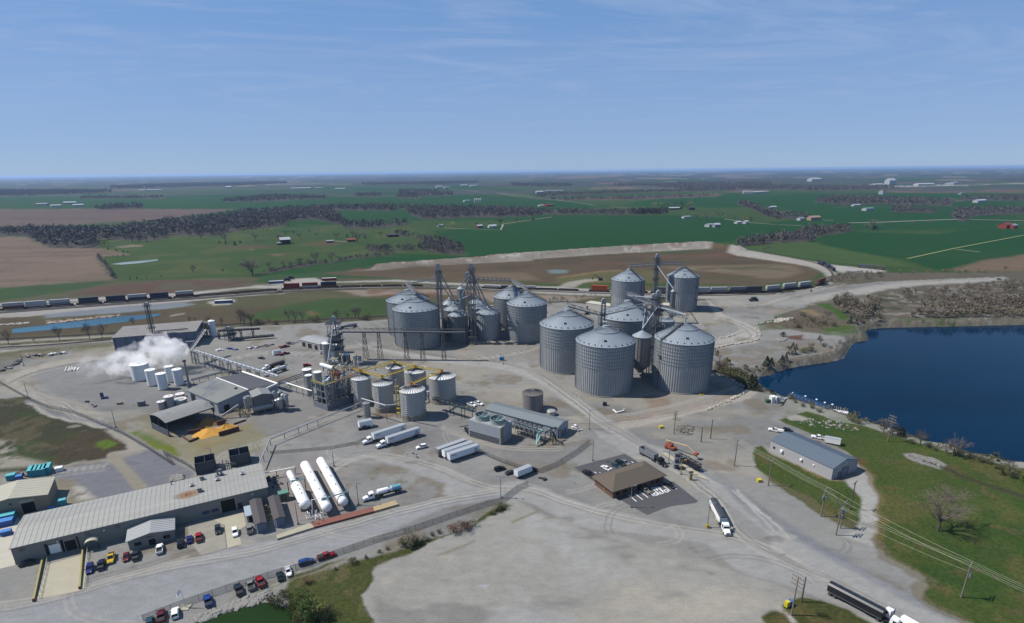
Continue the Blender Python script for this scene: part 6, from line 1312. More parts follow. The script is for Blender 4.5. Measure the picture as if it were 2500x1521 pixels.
for kind,col,f,x,y,hd,lb,grp in(
    ('sedan','dgreen','C2',380,700,AN+.1,'dark car in the shade at the left end of the warehouse wall',PW),('suv','royal','C2',1205,780,-AV+math.pi*0+AV*2-math.pi,'royal blue hatchback leftmost of the row beside the yellow ramp wall',PW),
    ('pickup','navy','C2',1360,725,AV,'navy pickup between the blue hatchback and the yellow truck',PW),('pickup','yellow','C2',1490,640,AV+math.pi,'bright yellow pickup in front of the warehouse',PW),('sedan','darkred','C2',1690,620,AV+math.pi,'dark red sedan right of the yellow pickup',PW),
    ('pickup','dgrey','C2',1820,600,AV,'dark grey pickup beside the dark red sedan',PW),('pickup','white','C2',2140,515,AV,'white pickup parked alone in front of the office annex',PW),('suv','black','C2',2415,445,AV,'black car at the right corner of the office annex',PW),
    ('sedan','royal','C3',345,1205,AV,'deep blue sedan between the black car and the red pickup',PW),('pickup','red','C3',470,1180,AV,'red pickup with a loaded bed by the stained concrete',PW),('suv','dgrey','C3',728,1080,AV+math.pi,'charcoal hatchback alone on the worn concrete apron',PW),
    ('suv','white','C3',955,1115,AV+math.pi,'white suv on the cream concrete apron',PW),('pickup','silver','C3',1150,1075,AV,'silver pickup beside the dark roofed shed',PW),
    ('sedan','teal','C4',80,1345,AV,'blue grey car cut off by the bottom edge of the picture',PP),('pickup','darkred','C4',220,1275,AV,'dark red pickup near the flagpole on the pond bank',PP),('suv','white','C4',388,1235,AV,'white suv beside the flagpole base',PP),('pickup','blue','C4',780,1090,AV+.1,'bright blue pickup alone above the rocky pond bank',PP),
    ('pickup','dgrey','C4',1148,955,AV+.1,'charcoal pickup leftmost of three trucks above the pond',PP),('pickup','silver','C4',1288,895,AV+.1,'silver pickup with junk in its bed between charcoal and red trucks',PP),('pickup','red','C4',1408,858,AV+.1,'red pickup rightmost of three trucks above the pond',PP),
    ('sedan','dgreen','C4',1648,790,AV,'dark green car beside the white car on the pond bank',PP),('sedan','white','C4',1745,730,AV+math.pi,'white sedan beside the dark green car on the pond bank',PP),('suv','blue','C4',1965,622,AN,'blue suv parked lengthwise on the road edge',PP),('pickup','red','C4',2205,548,AN,'red pickup parked lengthwise in front of the blue suv',PP),
    ('suv','white','E1',695,632,AN+math.pi,'white boxy suv standing among the trailers',None),('pickup','white','E1',1198,208,R(-40),'white pickup by the round shadow of the big fermenter',None),('pickup','white','E1',1268,196,R(-40),'white pickup right of its twin by the fermenter shadow',None),
    ('suv','black','E1',1480,852,AN,'black suv parked left of the small box truck',None),('sedan','grey','E1',1588,888,AN,'grey car squeezed beside the small box truck',None),
    ('pickup','black','E2',262,728,R(-50),'black pickup at the left corner of the rear parking lot','cars in the office parking lots'),('sedan','white','E2',450,660,R(-55)+math.pi,'white car in the rear parking lot behind the office','cars in the office parking lots'),('suv','dgreen','E2',612,608,R(-55),'dark suv in the middle of the rear parking lot','cars in the office parking lots'),
    ('sedan','teal','E2',562,632,R(-55),'blue grey car left of the dark suv behind the office','cars in the office parking lots'),('sedan','silver','E2',664,600,R(-55),'silver car right of the dark suv behind the office','cars in the office parking lots'),('sedan','tan','E2',885,908,R(-55),'tan sedan in a front bay of the office lot','cars in the office parking lots'),('sedan','black','E2',1155,850,R(-55),'black car at the right end of the front office bays','cars in the office parking lots'),
    ('sedan','navy','B2',1580,745,AN-R(50),'dark blue car alone in the yard behind the tank trailers',None),('suv','black','E3',435,402,R(-40),'black suv behind the white building corner',None),('pickup','white','E3',692,460,R(150),'white crew cab pickup behind the white building',None),('pickup','white','F4',760,905,R(100),'white pickup beside the garage end wall',None),
    ('suv','red','F4',440,1180,R(30),'red vehicle half hidden behind the tall corner vessel',None),('pickup','dgrey','E1',120,440,AN+math.pi,'open utility truck parked under the small white block',None),('sedan','black','A4',2250,1065,0,'dark object on the far quarry track',None)):
    car(kind,col,lb,g(f,x,y),hd,grp)
t=car('pickup','white','white utility truck with a ladder rack left of the white building',g('E3',320,398),R(150)+math.pi*0+R(40)*0,None,'utility_truck','truck')
m=MB();m.box(-3.9,-1.0,.8,-1.0,1.0,1.6);part('service_box',m,WHITE,t);m=MB()
for y in(-.9,.9):m.bar((-3.8,y,2.3),(.8,y,2.3),.12)
for x in(-3.7,-1.2,.7):
    for y in(-.9,.9):m.bar((x,y,1.5),(x,y,2.3),.1)
part('ladder_rack',m,DARKS,t)
# ---- semi trucks
def tractor(t,col,x0=0.0,sleeper=False):
    """a tractor whose fifth wheel sits at x0, nose toward +x"""
    c=paintm(col,PM[col]);P_=lambda n,fn,mt,sm=None:child(n,fn.mesh(n,mt,sm),t,(x0,0,0))
    P_('hood',loft([(3.6,.7,1.75,1.15,.9),(4.6,.7,1.7,1.15,.85),(5.6,.6,1.45,1.1,.75),(5.8,.65,1.2,1.0,.75)],0),c,30)
    P_('cab',loft([(1.5,.9,2.9,1.15,1.08),(1.7,.9,3.0,1.18,1.08),(3.2,.9,2.9,1.18,1.0),(3.75,.9,1.8,1.18,1.05)],0),c,30)
    P_('windscreen',loft([(3.22,1.92,2.8,1.06,.96),(3.78,1.75,1.82,1.08,1.0)],0),GL)
    P_('side_glass',MB().box(2.2,-1.16,1.95,3.1,1.16,2.6),GL)
    P_('chassis',MB().box(-2.2,-.45,.7,3.6,.45,1.0).box(-1.2,-.8,1.0,.8,.8,1.15),BLACK)
    if sleeper:P_('sleeper',loft([(.2,.95,3.2,1.15,1.1),(1.5,.95,3.3,1.15,1.1)],0),c)
    for s in(-1,1):
        P_('exhaust_stack',MB().cyl((1.4,s*1.0,1.0),(1.4,s*1.0,3.5),.1,n=8),CHR);P_('fuel_tank',MB().cyl((1.2,s*.95,.75),(2.9,s*.95,.75),.32,n=12),CHR,40);P_('mirror',MB().box(3.3,min(s*1.2,s*1.45),1.9,3.4,max(s*1.2,s*1.45),2.5),BLACK);P_('headlight',MB().box(5.65,s*.75-.15,.95,5.82,s*.75+.15,1.2),LAMPM)
    P_('grille',MB().box(5.75,-.5,.7,5.85,.5,1.35),CHR);P_('bumper',MB().box(5.7,-1.15,.35,6.0,1.15,.7),CHR)
    for x in(-1.3,0.0):
        for y in(-.95,.95):wheel(t,x0+x,y,.5,.5)
    for y in(-1.02,1.02):wheel(t,x0+4.7,y,.5,.3)
def axles(t,xs,r=.5):
    for x in xs:
        for y in(-.98,.98):wheel(t,x,y,r,.5)
TRW=mat('trailer_white',(206,212,218),.45,.05,noise=.03)
def triangle(t,x,y,z,s,m_,side=-1):
    m=MB();w_=.22
    a,b,c=(x-s/2,z),(x+s/2,z),(x+s*.05,z+s*.95)
    for p,q_ in((a,b),(b,c),(c,a)):m.bar((p[0],y,p[1]),(q_[0],y,q_[1]),.04,w_)
    m.bar((x-s*.16,y,z+s*.25),(x+s*.16,y,z+s*.5),.04,w_*.8);part('logo',m,m_,t)
def text(t,body,x,y,z,size,material,rot=(math.pi/2,0,0),name='lettering'):
    cu=bpy.data.curves.new('lettering','FONT');cu.body=body;cu.size=size;cu.extrude=.01;cu.align_x='CENTER'
    ob=bpy.data.objects.new('tmp',cu);COL.objects.link(ob);dg=bpy.context.evaluated_depsgraph_get();me=bpy.data.meshes.new_from_object(ob.evaluated_get(dg));bpy.data.objects.remove(ob)
    me.materials.clear();me.materials.append(material);o=bpy.data.objects.new(name,me);COL.objects.link(o);o.parent=t;o.location=(x,y,z);o.rotation_euler=rot;return o
LOGO=mat('dark_logo',(60,72,96),.6);LOGOT=mat('teal_logo',(60,140,140),.6)
def box_trailer(t,L=16.0,col=TRW,lettering=True,legs=True,z0=1.2,h=2.85,flip=1):
    """box from x=0 (front) back to -L"""
    P_=lambda n,fn,mt:part(n,fn,mt,t)
    P_('box',MB().box(-L,-1.29,z0,0,1.29,z0+h),col);P_('roof',MB().box(-L+.05,-1.24,z0+h,-.05,1.24,z0+h+.05),mat('trailer_roof',(176,184,192),.5))
    m=MB();
    for z in(z0+.05,z0+h-.1):
        for s in(-1,1):m.box(-L,s*1.30-.02,z,0,s*1.30+.02,z+.12)
    P_('rails',m,CHR);P_('underframe',MB().box(-L,-.6,z0-.35,-.8,.6,z0),BLACK)
    m=MB();
    for s in(-1,1):m.box(-L-.04,s*.62-.58,z0+.1,-L+.01,s*.62+.58,z0+h-.1)
    P_('rear_doors',m,col);axles(t,(-L+1.4,-L+2.7))
    if legs:
        for s in(-1,1):P_('landing_leg',MB().box(-2.6,s*.8-.1,0,-2.4,s*.8+.1,z0),STEEL)
    if lettering:
        s=flip
        triangle(t,-L+1.9,s*1.33,z0+.45,1.9,LOGO);m=MB()
        r_=random.Random(2)
        for i in range(6):m.box(-3.3+i*.42,min(s*1.31,s*1.33),z0+h-1.05,-3.3+i*.42+.32,max(s*1.31,s*1.33),z0+h-.7)
        P_('marking',m,LOGO)
Bx=AN+math.pi
def semi_at(name,label,nose,tail,z,col,group=None,L_tot=21.0):
    a,b=nose,tail;d=a-b;ang=math.atan2(d.y,d.x);return thing(name,label,'truck',a,ang,group)
SG='white semi trucks with white box trailers'
for lb,n_,r_ in(('white semi truck with box trailer, farther of the parked pair',(105,600),(530,462)),('white semi truck with box trailer, nearer of the parked pair',(243,640),(668,500))):
    a,b=g('E1',*n_),g('E1',*r_);d=a-b;ang=math.atan2(d.y,d.x);t=thing('semi_truck',lb,'truck',a-d.normalized()*0,ang,SG)
    tr=thing('tractor',None,None,(0,0,0));tr.parent=t;tractor(tr,'white',-5.9)
    bx=thing('trailer',None,None,(-5.3,0,0));bx.parent=t;box_trailer(bx,min(17,d.length-5),legs=False,flip=1)
for lb,f0,f1,col in(('weathered grey box trailer at the back of the three',(850,722),(1105,630),mat('weathered_trailer',(140,140,140),.7,noise=.15,nscale=.6)),('white trailer squeezed in the middle of the three',(915,742),(1170,655),WHITE),('white box trailer at the front of the three with marks on its side',(968,772),(1238,682),TRW)):
    a,b=g('E1',*f0),g('E1',*f1);d=a-b;t=thing('box_trailer',lb,'trailer',a,math.atan2(d.y,d.x),'three box trailers parked side by side');box_trailer(t,15.0,col,'marks' in lb)
a,b=g('E1',1640,935),g('E1',1820,862);d=b-a;t=thing('box_truck','small white box truck beside the fence corner','truck',b,math.atan2(d.y,d.x))
bx=thing('cargo_box',None,None,(-1.9,0,0));bx.parent=t;box_trailer(bx,7.6,TRW,False,False,1.0,2.5);tr=thing('tractor',None,None,(0,0,0));tr.parent=t;c_=paintm('navy',PM['navy'])
part('cab',loft([(-1.8,.6,2.2,1.05,.95),(-.4,.6,2.2,1.05,.9),(.1,.6,1.3,1.05,.95),(1.2,.55,1.05,1.0,.85)],0),c_,tr,30);wheel(tr,.3,-.95,.45);wheel(tr,.3,.95,.45)
a,b=g('E1',105,1168),g('E1',545,1050);d=a-b;t=thing('tanker_truck','white semi tanker truck parked right of the pressure tanks','truck',a,math.atan2(d.y,d.x))
tr=thing('tractor',None,None);tr.parent=t;tractor(tr,'white',-5.9)
def tank_trailer(t,L,r=1.05,zc=2.35,col=WT,band=None,sign=None,flip=1):
    m=MB();n=20;prof=[(-.4,.35),(-.2,.8),(0,1),(L,1),(L+.2,.8),(L+.4,.35)];vs=[]
    for x,f in prof:
        for i in range(n):a_=2*math.pi*i/n;vs.append((-x,r*f*math.cos(a_),zc+r*f*math.sin(a_)))
    fs=[(j*n+i,j*n+(i+1)%n,(j+1)*n+(i+1)%n,(j+1)*n+i)for j in range(5)for i in range(n)]+[tuple(range(n-1,-1,-1)),tuple(range(5*n,6*n))]
    m.add(vs,fs);part('tank',m,col,t,50)
    part('underframe',MB().box(-L,-.5,.9,-.8,.5,1.35),BLACK,t);axles(t,(-L+.6,-L+1.9));part('rear_box',MB().box(-L-.5,-.8,.9,-L+.6,.8,1.9),STEEL,t)
    m=MB();m.box(-L*.55,-.35,zc+r-.06,-L*.45,.35,zc+r+.15);part('hatch',m,STEEL,t)
    if band:m=MB();m.cyl((-L*.99,0,zc),(-L*.62,0,zc),r+.02,n=20,cap=False);part('blue_band',m,band,t,50)
tt_=thing('trailer',None,None,(-6.0,0,0));tt_.parent=t;tank_trailer(tt_,d.length-8.5,band=mat('sky_blue_band',(120,186,206),.4));triangle(tt_,-(d.length-8.5)*.46,1.04,1.7,1.1,LOGO)
def hopper_trailer(t,L,col,ribs=True,tarp=None,open_=False,z0=1.3,h=2.1):
    m=MB();w1=1.29
    prof=[(0,z0+.2),(0,z0+h),(-L,z0+h),(-L,z0+.2),(-L+2.6,.85),(-L+4,.85),(-L+5,z0-.1),(-5,z0-.1),(-4,.85),(-2.8,.85)]
    if open_:
        for s in(-1,1):m.extr([(x,z)for x,z in((0,z0),(0,z0+h),(-L,z0+h),(-L,z0))],s*w1-.06,s*w1+.06)
        m.box(-L,-w1,z0,-L+.12,w1,z0+h);m.box(-.12,-w1,z0,0,w1,z0+h);m.box(-L+.12,-w1+.06,z0,-.12,w1-.06,z0+.3)
    else:m.extr(prof,-w1,w1)
    part('hopper',m,col,t)
    if ribs:
        m=MB();n=int(L/.9)
        for i in range(n+1):
            for s in(-1,1):m.box(-L+.05+(L-.15)*i/n,s*(w1+.06)-.07,z0+.1,-L+.15+(L-.15)*i/n,s*(w1+.06)+.07,z0+h)
        part('side_ribs',m,mat('rib_light',(196,200,204),.5,.3),t)
    if tarp:
        m=MB();m.extr([(-w1-.03,z0+h),(w1+.03,z0+h),(w1*.6,z0+h+.42),(0,z0+h+.5),(-w1*.6,z0+h+.42)],-L,0,Matrix(((0,1,0,0),(1,0,0,0),(0,0,1,0),(0,0,0,1))));part('tarp',m,tarp,t)
        m=MB();
        for i in range(1,7):m.bar((-L*i/7,-w1*.95,z0+h+.12),(-L*i/7,w1*.95,z0+h+.12),.05,.5)if False else m.bar((-L*i/7,0,z0+h+.47),(-L*i/7,w1*.6,z0+h+.43),.06)
        part('tarp_bows',m,STEEL,t)
    axles(t,(-L+.9,-L+2.2));part('fender_rail',MB().box(-L,-w1-.05,z0-.08,0,-w1+.05,z0+.06).box(-L,w1-.05,z0-.08,0,w1+.05,z0+.06),CHR,t)
for lb,n_,r_,cc,tc,kw in(('grain truck with an open ribbed trailer waiting beside the sampling stand',('E2',1120,640),('E2',835,480),mat('trailer_steel',(150,156,166),.45,.3),'black',dict(open_=True)),('white grain truck with a dark tarp facing the camera near the junction',('E2',1805,1410),('E2',1632,1075),WHITE,'white',dict(ribs=False,tarp=mat('dark_tarp',(62,68,76),.6)))):
    a,b=g(*n_),g(*r_);d=a-b;t=thing('grain_truck',lb,'truck',a,math.atan2(d.y,d.x));tr=thing('tractor',None,None);tr.parent=t;tractor(tr,tc,-5.9);h_=thing('trailer',None,None,(-6.1,0,0));h_.parent=t;hopper_trailer(h_,min(13,d.length-6.2),cc,**kw)
a,b=g('F3',1560,1190),g('F3',300,520);d=a-b;u_=d.normalized();t=thing('grain_truck','long grain truck with a black tarped trailer at the bottom right corner','truck',b+u_*21.5,math.atan2(d.y,d.x));tr=thing('tractor',None,None);tr.parent=t;tractor(tr,'white',-5.9)
h_=thing('trailer',None,None,(-6.3,0,0));h_.parent=t;hopper_trailer(h_,14.6,mat('black_hopper',(34,36,42),.5),ribs=False,tarp=mat('black_tarp',(44,48,58),.35,.1))
a=g('F3',1265,900);dd=(g('F3',2250,1330)-g('F3',1640,980)).normalized();t=thing('tanker_truck','white gas tanker truck with green lettering at the bottom right corner','truck',a,math.atan2(-dd.y,-dd.x));tr=thing('tractor',None,None);tr.parent=t;tractor(tr,'white',-5.9,sleeper=False)
tt_=thing('trailer',None,None,(-7.0,0,0));tt_.parent=t;tank_trailer(tt_,11.0,1.15,2.5,col=mat('bright_tank_white',(232,240,240),.35));text(tt_,'Airgas',-2.6,1.02,2.55,1.35,mat('green_lettering',(60,150,140),.5),(R(90)-R(22),0,math.pi))
for lb,f0,f1,col,tc in(('long brown grey tank trailer truck parked in the back yard',(1590,905),(1880,825),mat('brown_tank',(104,98,98),.45,.2),'white'),('white tank trailer parked beside the brown grey one',(1625,985),(1880,900),WT,'white'),('silver tank truck behind the mill tower on the siding road',('F4',1010,405),('F4',1530,330),STAIN,'white')):
    a,b=(g('B2',*f0),g('B2',*f1))if len(f0)==2 else(g(*f0),g(*f1));d=a-b;t=thing('tank_truck',lb,'truck',a,math.atan2(d.y,d.x));tr=thing('tractor',None,None);tr.parent=t;tractor(tr,tc,-5.9);tt_=thing('trailer',None,None,(-6,0,0));tt_.parent=t;tank_trailer(tt_,max(9,min(12.5,d.length-7)),col=col)
for lb,p_,ang,L_,W_,H_ in(('small white box trailer beside the red flatbed in the back yard',g('B2',1790,690),AN+.1,5.2,2.5,2.6),('white enclosed trailer behind the white building',g('E3',815,505),ang_ if False else R(-30),6.2,2.3,2.4),('small grey block container beside the parked box trailers',g('E1',135,425),AN,6.5,3.0,3.2)):
    t=thing('enclosed_trailer',lb,'trailer',p_,ang);part('box',MB().box(-L_/2,-W_/2,.6,L_/2,W_/2,.6+H_),WHITE,t);part('roof',MB().box(-L_/2-.04,-W_/2-.04,.6+H_,L_/2+.04,W_/2+.04,.66+H_),mat('trailer_roof',(176,184,192),.5),t)
    for s in(-1,1):
        for x in(-.5,.5):wheel(t,x,s*W_/2,.36)
    part('tow_bar',MB().bar((L_/2,0,.55),(L_/2+1.3,0,.55),.15),DARKS,t)
for lb,p_,ang in(('red truck with a flat bed at the end of the back yard',g('B2',1900,590),AN),('red flatbed truck casting a long shadow beside the small white trailer',g('B2',1900,685),AN+.2)):
    t=car('pickup','darkred',lb,p_,ang,None,'flatbed_truck','truck');part('flat_bed',MB().box(-4.6,-1.2,1.0,-1.2,1.2,1.4),REDM,t);wheel(t,-3.6,-.95,.41);wheel(t,-3.6,.95,.41)
t=thing('flat_trailer','low rust coloured flat trailer beside the white crew cab pickup','trailer',g('E3',650,492),R(-30));part('deck',MB().box(-3,-1.1,.5,3,1.1,.7),mat('rusty_wall',(104,72,58),.85),t)
for s in(-1,1):wheel(t,0,s*1.15,.33)
a=g('E2',1165,435);t=thing('boom_lift','orange boom lift with its arm stretched over the sampling stand','machine',a,R(-50));OR=mat('machine_orange',(178,88,56),.5)
part('chassis',MB().box(-2.4,-1.2,.6,2.4,1.2,1.5),OR,t);part('turret',MB().box(-1.8,-1.0,1.5,.9,1.0,2.6),OR,t);part('boom',MB().bar((-2.6,0,3.4),(8.5,0,4.6),.45).bar((8.5,0,4.6),(12.5,0,2.6),.35),mat('cream_boom',(214,190,150),.5),t);part('basket',MB().box(12.3,-1,2.0,13.6,1,3.1),OR,t)
for x in(-1.6,1.6):
    for y in(-1.2,1.2):wheel(t,x,y,.55,.4)
# ---------------- railway ----------------
def polyw(s,step=3.0):
    P_=GP(s);out=[]
    for _ in range(3):
        n=[P_[0]]
        for a,b in zip(P_,P_[1:]):n+=[a.lerp(b,.25),a.lerp(b,.75)]
        n.append(P_[-1]);P_=n
    return P_
def offs(L_,d):
    out=[]
    for i,p in enumerate(L_):
        a=L_[max(0,i-1)];b=L_[min(len(L_)-1,i+1)];t_=(b-a).normalized();out.append(Vector((p.x-t_.y*d,p.y+t_.x*d,p.z)))
    return out
MAIN=polyw('A1 -900,1405 0,1332 900,1268 1650,1216 2464,1152 A2 330,1155 800,1133 1400,1122 1900,1130 A3 60,1148 370,1150 850,1168 1300,1184 1700,1190 2100,1186 2464,1172 A4 350,1160 600,1138 720,1112 800,1075 828,1030 800,985 740,948 650,915 400,858 150,808 A3 2464,782 2200,762')
RAILM=mat('rusty_rail',(92,80,72),.5,.4);TIE=mat('dark_ties',(78,70,64),.9)
def track(L_,label,z=.0,ties=True):
    o_=L_[0];m=MB();t=thing('railway_track',label,'railway track',Vector((o_.x,o_.y,0)))
    for d in(-.75,.75):
        q_=offs(L_,d);m=MB()
        for a,b in zip(q_,q_[1:]):m.bar(Vector((a.x,a.y,z+.3)),Vector((b.x,b.y,z+.3)),.16,.18)
        part('rail',m,RAILM,t,wl=o_)
    q1,q2=offs(L_,-1.35),offs(L_,1.35);m=MB()
    for i in range(len(L_)-1):m.add([Vector((p.x,p.y,z+.16))for p in(q1[i],q1[i+1],q2[i+1],q2[i])],[(0,1,2,3)])
    part('tie_bed',m,TIE,t,wl=o_)
track(MAIN,'main railway track carrying the container train round the loop')
track(offs(MAIN[:len(MAIN)*5//9],-7.5),'second railway track just in front of the container train')
track(offs(MAIN[:len(MAIN)//4],-13),'third short railway track at the left, nearest the blue pond')
track(polyw('B1 -600,510 0,485 600,455 1500,405 B2 1000,290 2464,215 B4 1390,70 D2 300,660 700,700 1000,720 1700,600 2464,570 A4 0,1190 500,1170'),'siding track with dark ties between pond and plant')
track(polyw('B1 -600,620 0,592 600,565 1480,492'),'near siding track left of the blue hall')
CUM=[0.0]
for a,b in zip(MAIN,MAIN[1:]):CUM.append(CUM[-1]+(b-a).length)
MPX=[P(p.x,p.y,0)for p in MAIN]
def at_s(s):
    s=max(0,min(s,CUM[-1]-.01));i=0
    while CUM[i+1]<s:i+=1
    f=(s-CUM[i])/(CUM[i+1]-CUM[i]);return MAIN[i].lerp(MAIN[i+1],f)
def s_of(px,maxi=None):
    for i in range(len(MPX)-1):
        if MPX[i][0]<=px<=MPX[i+1][0]:return CUM[i]+(CUM[i+1]-CUM[i])*(px-MPX[i][0])/(MPX[i+1][0]-MPX[i][0])
    return 0
CCOL=dict(white=(190,194,196),brown=(112,62,50),navy=(34,44,74),red=(150,44,40),orange=(206,96,40),grey=(130,134,140),dark=(70,68,72),blue=(60,100,150),tan=(150,120,96))
def cont_mesh():m=MB();m.box(-8.0,-1.25,0,8.0,1.25,2.85);return m
def cont_ribs():
    m=MB()
    for i in range(27):
        for s in(-1,1):m.box(-7.9+i*.6,s*1.28-.03,.1,-7.65+i*.6,s*1.28+.03,2.7)
    return m
def wellcar():
    m=MB()
    for s in(-1,1):m.box(-8.6,s*1.32-.08,.7,8.6,s*1.32+.08,1.7)
    m.box(-8.6,-1.3,.55,8.6,1.3,.7);m.box(-10.4,-1.1,1.0,-8.5,1.1,1.7);m.box(8.5,-1.1,1.0,10.4,1.1,1.7);return m
WC=mat('well_car_brown',(70,52,48),.8)
def bogie():
    m=MB()
    for x in(-.9,.9):
        for y in(-.75,.75):m.cyl((x,y-.08,.45),(x,y+.08,.45),.45,n=10)
    m.box(-1.3,-.9,.4,1.3,.9,.8);return m
def railcar(s,stack,label,group='container well cars of the train'):
    a,b=at_s(s-7),at_s(s+7);c=(a+b)/2;d=b-a;ang=math.atan2(d.y,d.x)
    t=thing('well_car',label,'rail car',Vector((c.x,c.y,.35)),ang,group)
    child('frame',cmesh('well_frame',wellcar,WC),t)
    for x in(-9.4,9.4):child('bogie',cmesh('bogie',bogie,BLACK),t,(x,0,0))
    for i,cn in enumerate(stack):
        p=bpy.data.objects.new('freight_container',cmesh('container|',cont_mesh,mat('container_'+cn,CCOL[cn],.6,noise=.12,nscale=.5)));COL.objects.link(p)
        p.location=Vector((c.x,c.y,1.08+i*2.9));p.rotation_euler=(0,0,ang)
        pos_='lower' if(i==0 and len(stack)>1)else('upper' if i else 'single')
        tag(p,'%s %s container %s'%(pos_,cn.replace('dark','sooty'),label.split(' under ')[-1]if False else 'on the '+label),'container','containers riding on the train')
        child('side_ribs',cmesh('side_ribs',cont_ribs,mat('container_'+cn,CCOL[cn],.6)),p)
cars=[('A1',125,['brown','white'],'first well car at the left edge of the picture'),('A1',320,['white','white'],'second well car from the left edge'),('A1',522,['grey','white'],'third well car from the left edge'),('A1',770,['navy','navy'],'fourth well car from the left edge'),('A1',1003,['navy','navy'],'fifth well car from the left edge'),
 ('A1',1188,['navy','white'],'sixth well car from the left edge'),('A1',1375,['navy','navy'],'seventh well car, left of the lattice mast'),('A1',1592,['brown','white'],'eighth well car, right of the lattice mast'),('A2',398,['red','red'],'well car leftmost of three behind the gravel lot'),('A2',556,['white','red'],'well car in the middle of three behind the gravel lot'),('A2',716,['brown','navy'],'well car rightmost of three behind the gravel lot'),
 ('D1',1535,['white'],'well car seen between the tower and the rear right silo'),('D1',1760,['dark'],'well car just above the rear right silo'),('D1',2020,['white'],'well car above the front right silo of the left cluster'),('A3',925,['orange','orange'],'well car beside the tall left slim silo'),('A3',1250,['orange','orange'],'well car hidden behind the tall left slim silo'),('A3',1460,['grey','grey'],'well car between the two tall slim silos'),('A3',1800,['white','white'],'well car just right of the tall slim silos'),
 ('A4',-160,['grey','white'],'first well car right of the silos after the gap'),('A4',-5,['dark','grey'],'second well car right of the silos'),('A4',138,['dark','dark'],'third well car right of the silos'),('A4',305,['grey','white'],'fourth well car right of the silos'),('A4',443,['grey','white'],'fifth well car right of the silos'),('A4',575,['grey','white'],'sixth well car right of the silos'),('A4',715,['brown','brown'],'last loaded well car where the track bends')]
for f,x,st,lb in cars:railcar(s_of(q(f,x,0)[0]),st,lb)
for i,(f,x,lb)in enumerate((('A1',1790,'empty well car first after the white and brown stack'),('A1',1960,'empty well car second after the white and brown stack'),('A1',2120,'empty well car third after the white and brown stack'),('A1',2290,'empty well car before the three loaded cars'),('A2',900,'empty well car first after the three loaded cars'),('A2',1080,'empty well car second after the three loaded cars'),('A2',1260,'empty well car third after the three loaded cars'),('A2',1440,'empty well car behind the far left silo'),('A3',480,'empty well car left of the orange containers'),('A3',660,'empty well car next to the orange containers'))):
    railcar(s_of(q(f,x,0)[0]),[],lb)
def loco(f0,f1,label,group):
    a,b=g(*f0),g(*f1);d=b-a;t=thing('locomotive',label,'locomotive',Vector((a.x,a.y,.3)),math.atan2(d.y,d.x),group);L_=20.0;NV=mat('loco_blue',(40,44,66),.5)
    part('body',MB().box(0,-1.0,1.5,L_-4,1.0,4.0).box(0,-1.5,1.2,L_,1.5,1.5),NV,t);part('cab',MB().extr([(L_-4.4,1.5),(L_-1.2,1.5),(L_-1.2,2.8),(L_-2.2,4.5),(L_-4.4,4.5)],-1.5,1.5),NV,t);part('windows',MB().box(L_-4.1,-1.52,3.2,L_-2.6,1.52,4.0),GL,t);part('radiator',MB().box(.5,-1.3,3.4,4,1.3,4.3),DARKS,t)
    for x in(3,L_-4):child('bogie',cmesh('bogie',bogie,BLACK),t,(x,0,0))
for f0,f1,lb in((('A4',692,925),('A4',752,948),'dark locomotive hindmost of the group at the rail bend'),(('A4',757,950),('A4',800,975),'dark locomotive in the middle of the group at the bend'),(('A4',800,975),('A4',838,1002),'dark locomotive at the front of the group at the bend')):loco(f0,f1,lb,'dark locomotives at the rail bend')
for f0,f1,lb in((('A4',1035,962),('A4',1155,972),'grey hopper wagon, left of the two on the spur'),(('A4',1168,974),('A4',1272,984),'brown hopper wagon, right of the two on the spur')):
    a,b=g(*f0),g(*f1);d=b-a;t=thing('hopper_wagon',lb,'rail car',Vector((a.x,a.y,.3)),math.atan2(d.y,d.x),'hopper wagons on the spur');L_=min(22,d.length)
    part('body',MB().extr([(0,2.2),(2.5,1.0),(L_-2.5,1.0),(L_,2.2),(L_,4.3),(0,4.3)],-1.5,1.5),mat('wagon_grey',(92,96,104),.6)if 'grey' in lb else mat('wagon_brown',(96,86,80),.6),t)
    m=MB()
    for i in range(12):
        for s in(-1,1):m.box(.3+i*(L_-.6)/12,s*1.55-.05,1.6,.5+i*(L_-.6)/12,s*1.55+.05,4.2)
    part('side_ribs',m,WC,t)
    for x in(2,L_-2):child('bogie',cmesh('bogie',bogie,BLACK),t,(x,0,0))
for f,x,y,cn,lb in(('A2',265,1098,'blue','blue container standing at the left of the gravel loading lot'),('A2',718,1072,'red','red and white container at the right end of the loading lot'),('A1',1925,1268,'blue','white topped blue container on the gravel pad below the tracks')):
    p=bpy.data.objects.new('freight_container',cmesh('container|',cont_mesh,mat('container_'+cn,CCOL[cn],.6)));COL.objects.link(p);p.location=g(f,x,y);p.rotation_euler=(0,0,R(12));tag(p,lb,'container');child('top',MB().box(-7.9,-1.2,2.85,7.9,1.2,2.95).mesh('top',WHITE),p)
for f,x,y,lb in(('A2',385,1062,'dark cab of a loader at the back of the loading lot'),('A2',355,1078,'small brown wagon left of the loader'),('A4',138,1250,'dark open shelter truck on the pale gravel near the rail cars'),('D2',655,830,'small black box standing behind the left silo of the right cluster')):
    m=MB();m.box(-4,-1.6,.8,4,1.6,2.2);m.box(-2,-1.5,2.2,2.5,1.5,3.8);
    for xx in(-2.8,2.8):
        for yy in(-1.4,1.4):m.cyl((xx,yy-.2,.7),(xx,yy+.2,.7),.7,n=10)
    o=solo('parked_machine',m,mat('dark_machine',(48,50,62),.6),lb,'machine',g(f,x,y),R(5));
    if 'box' in lb:o.scale=(.5,.5,.7)
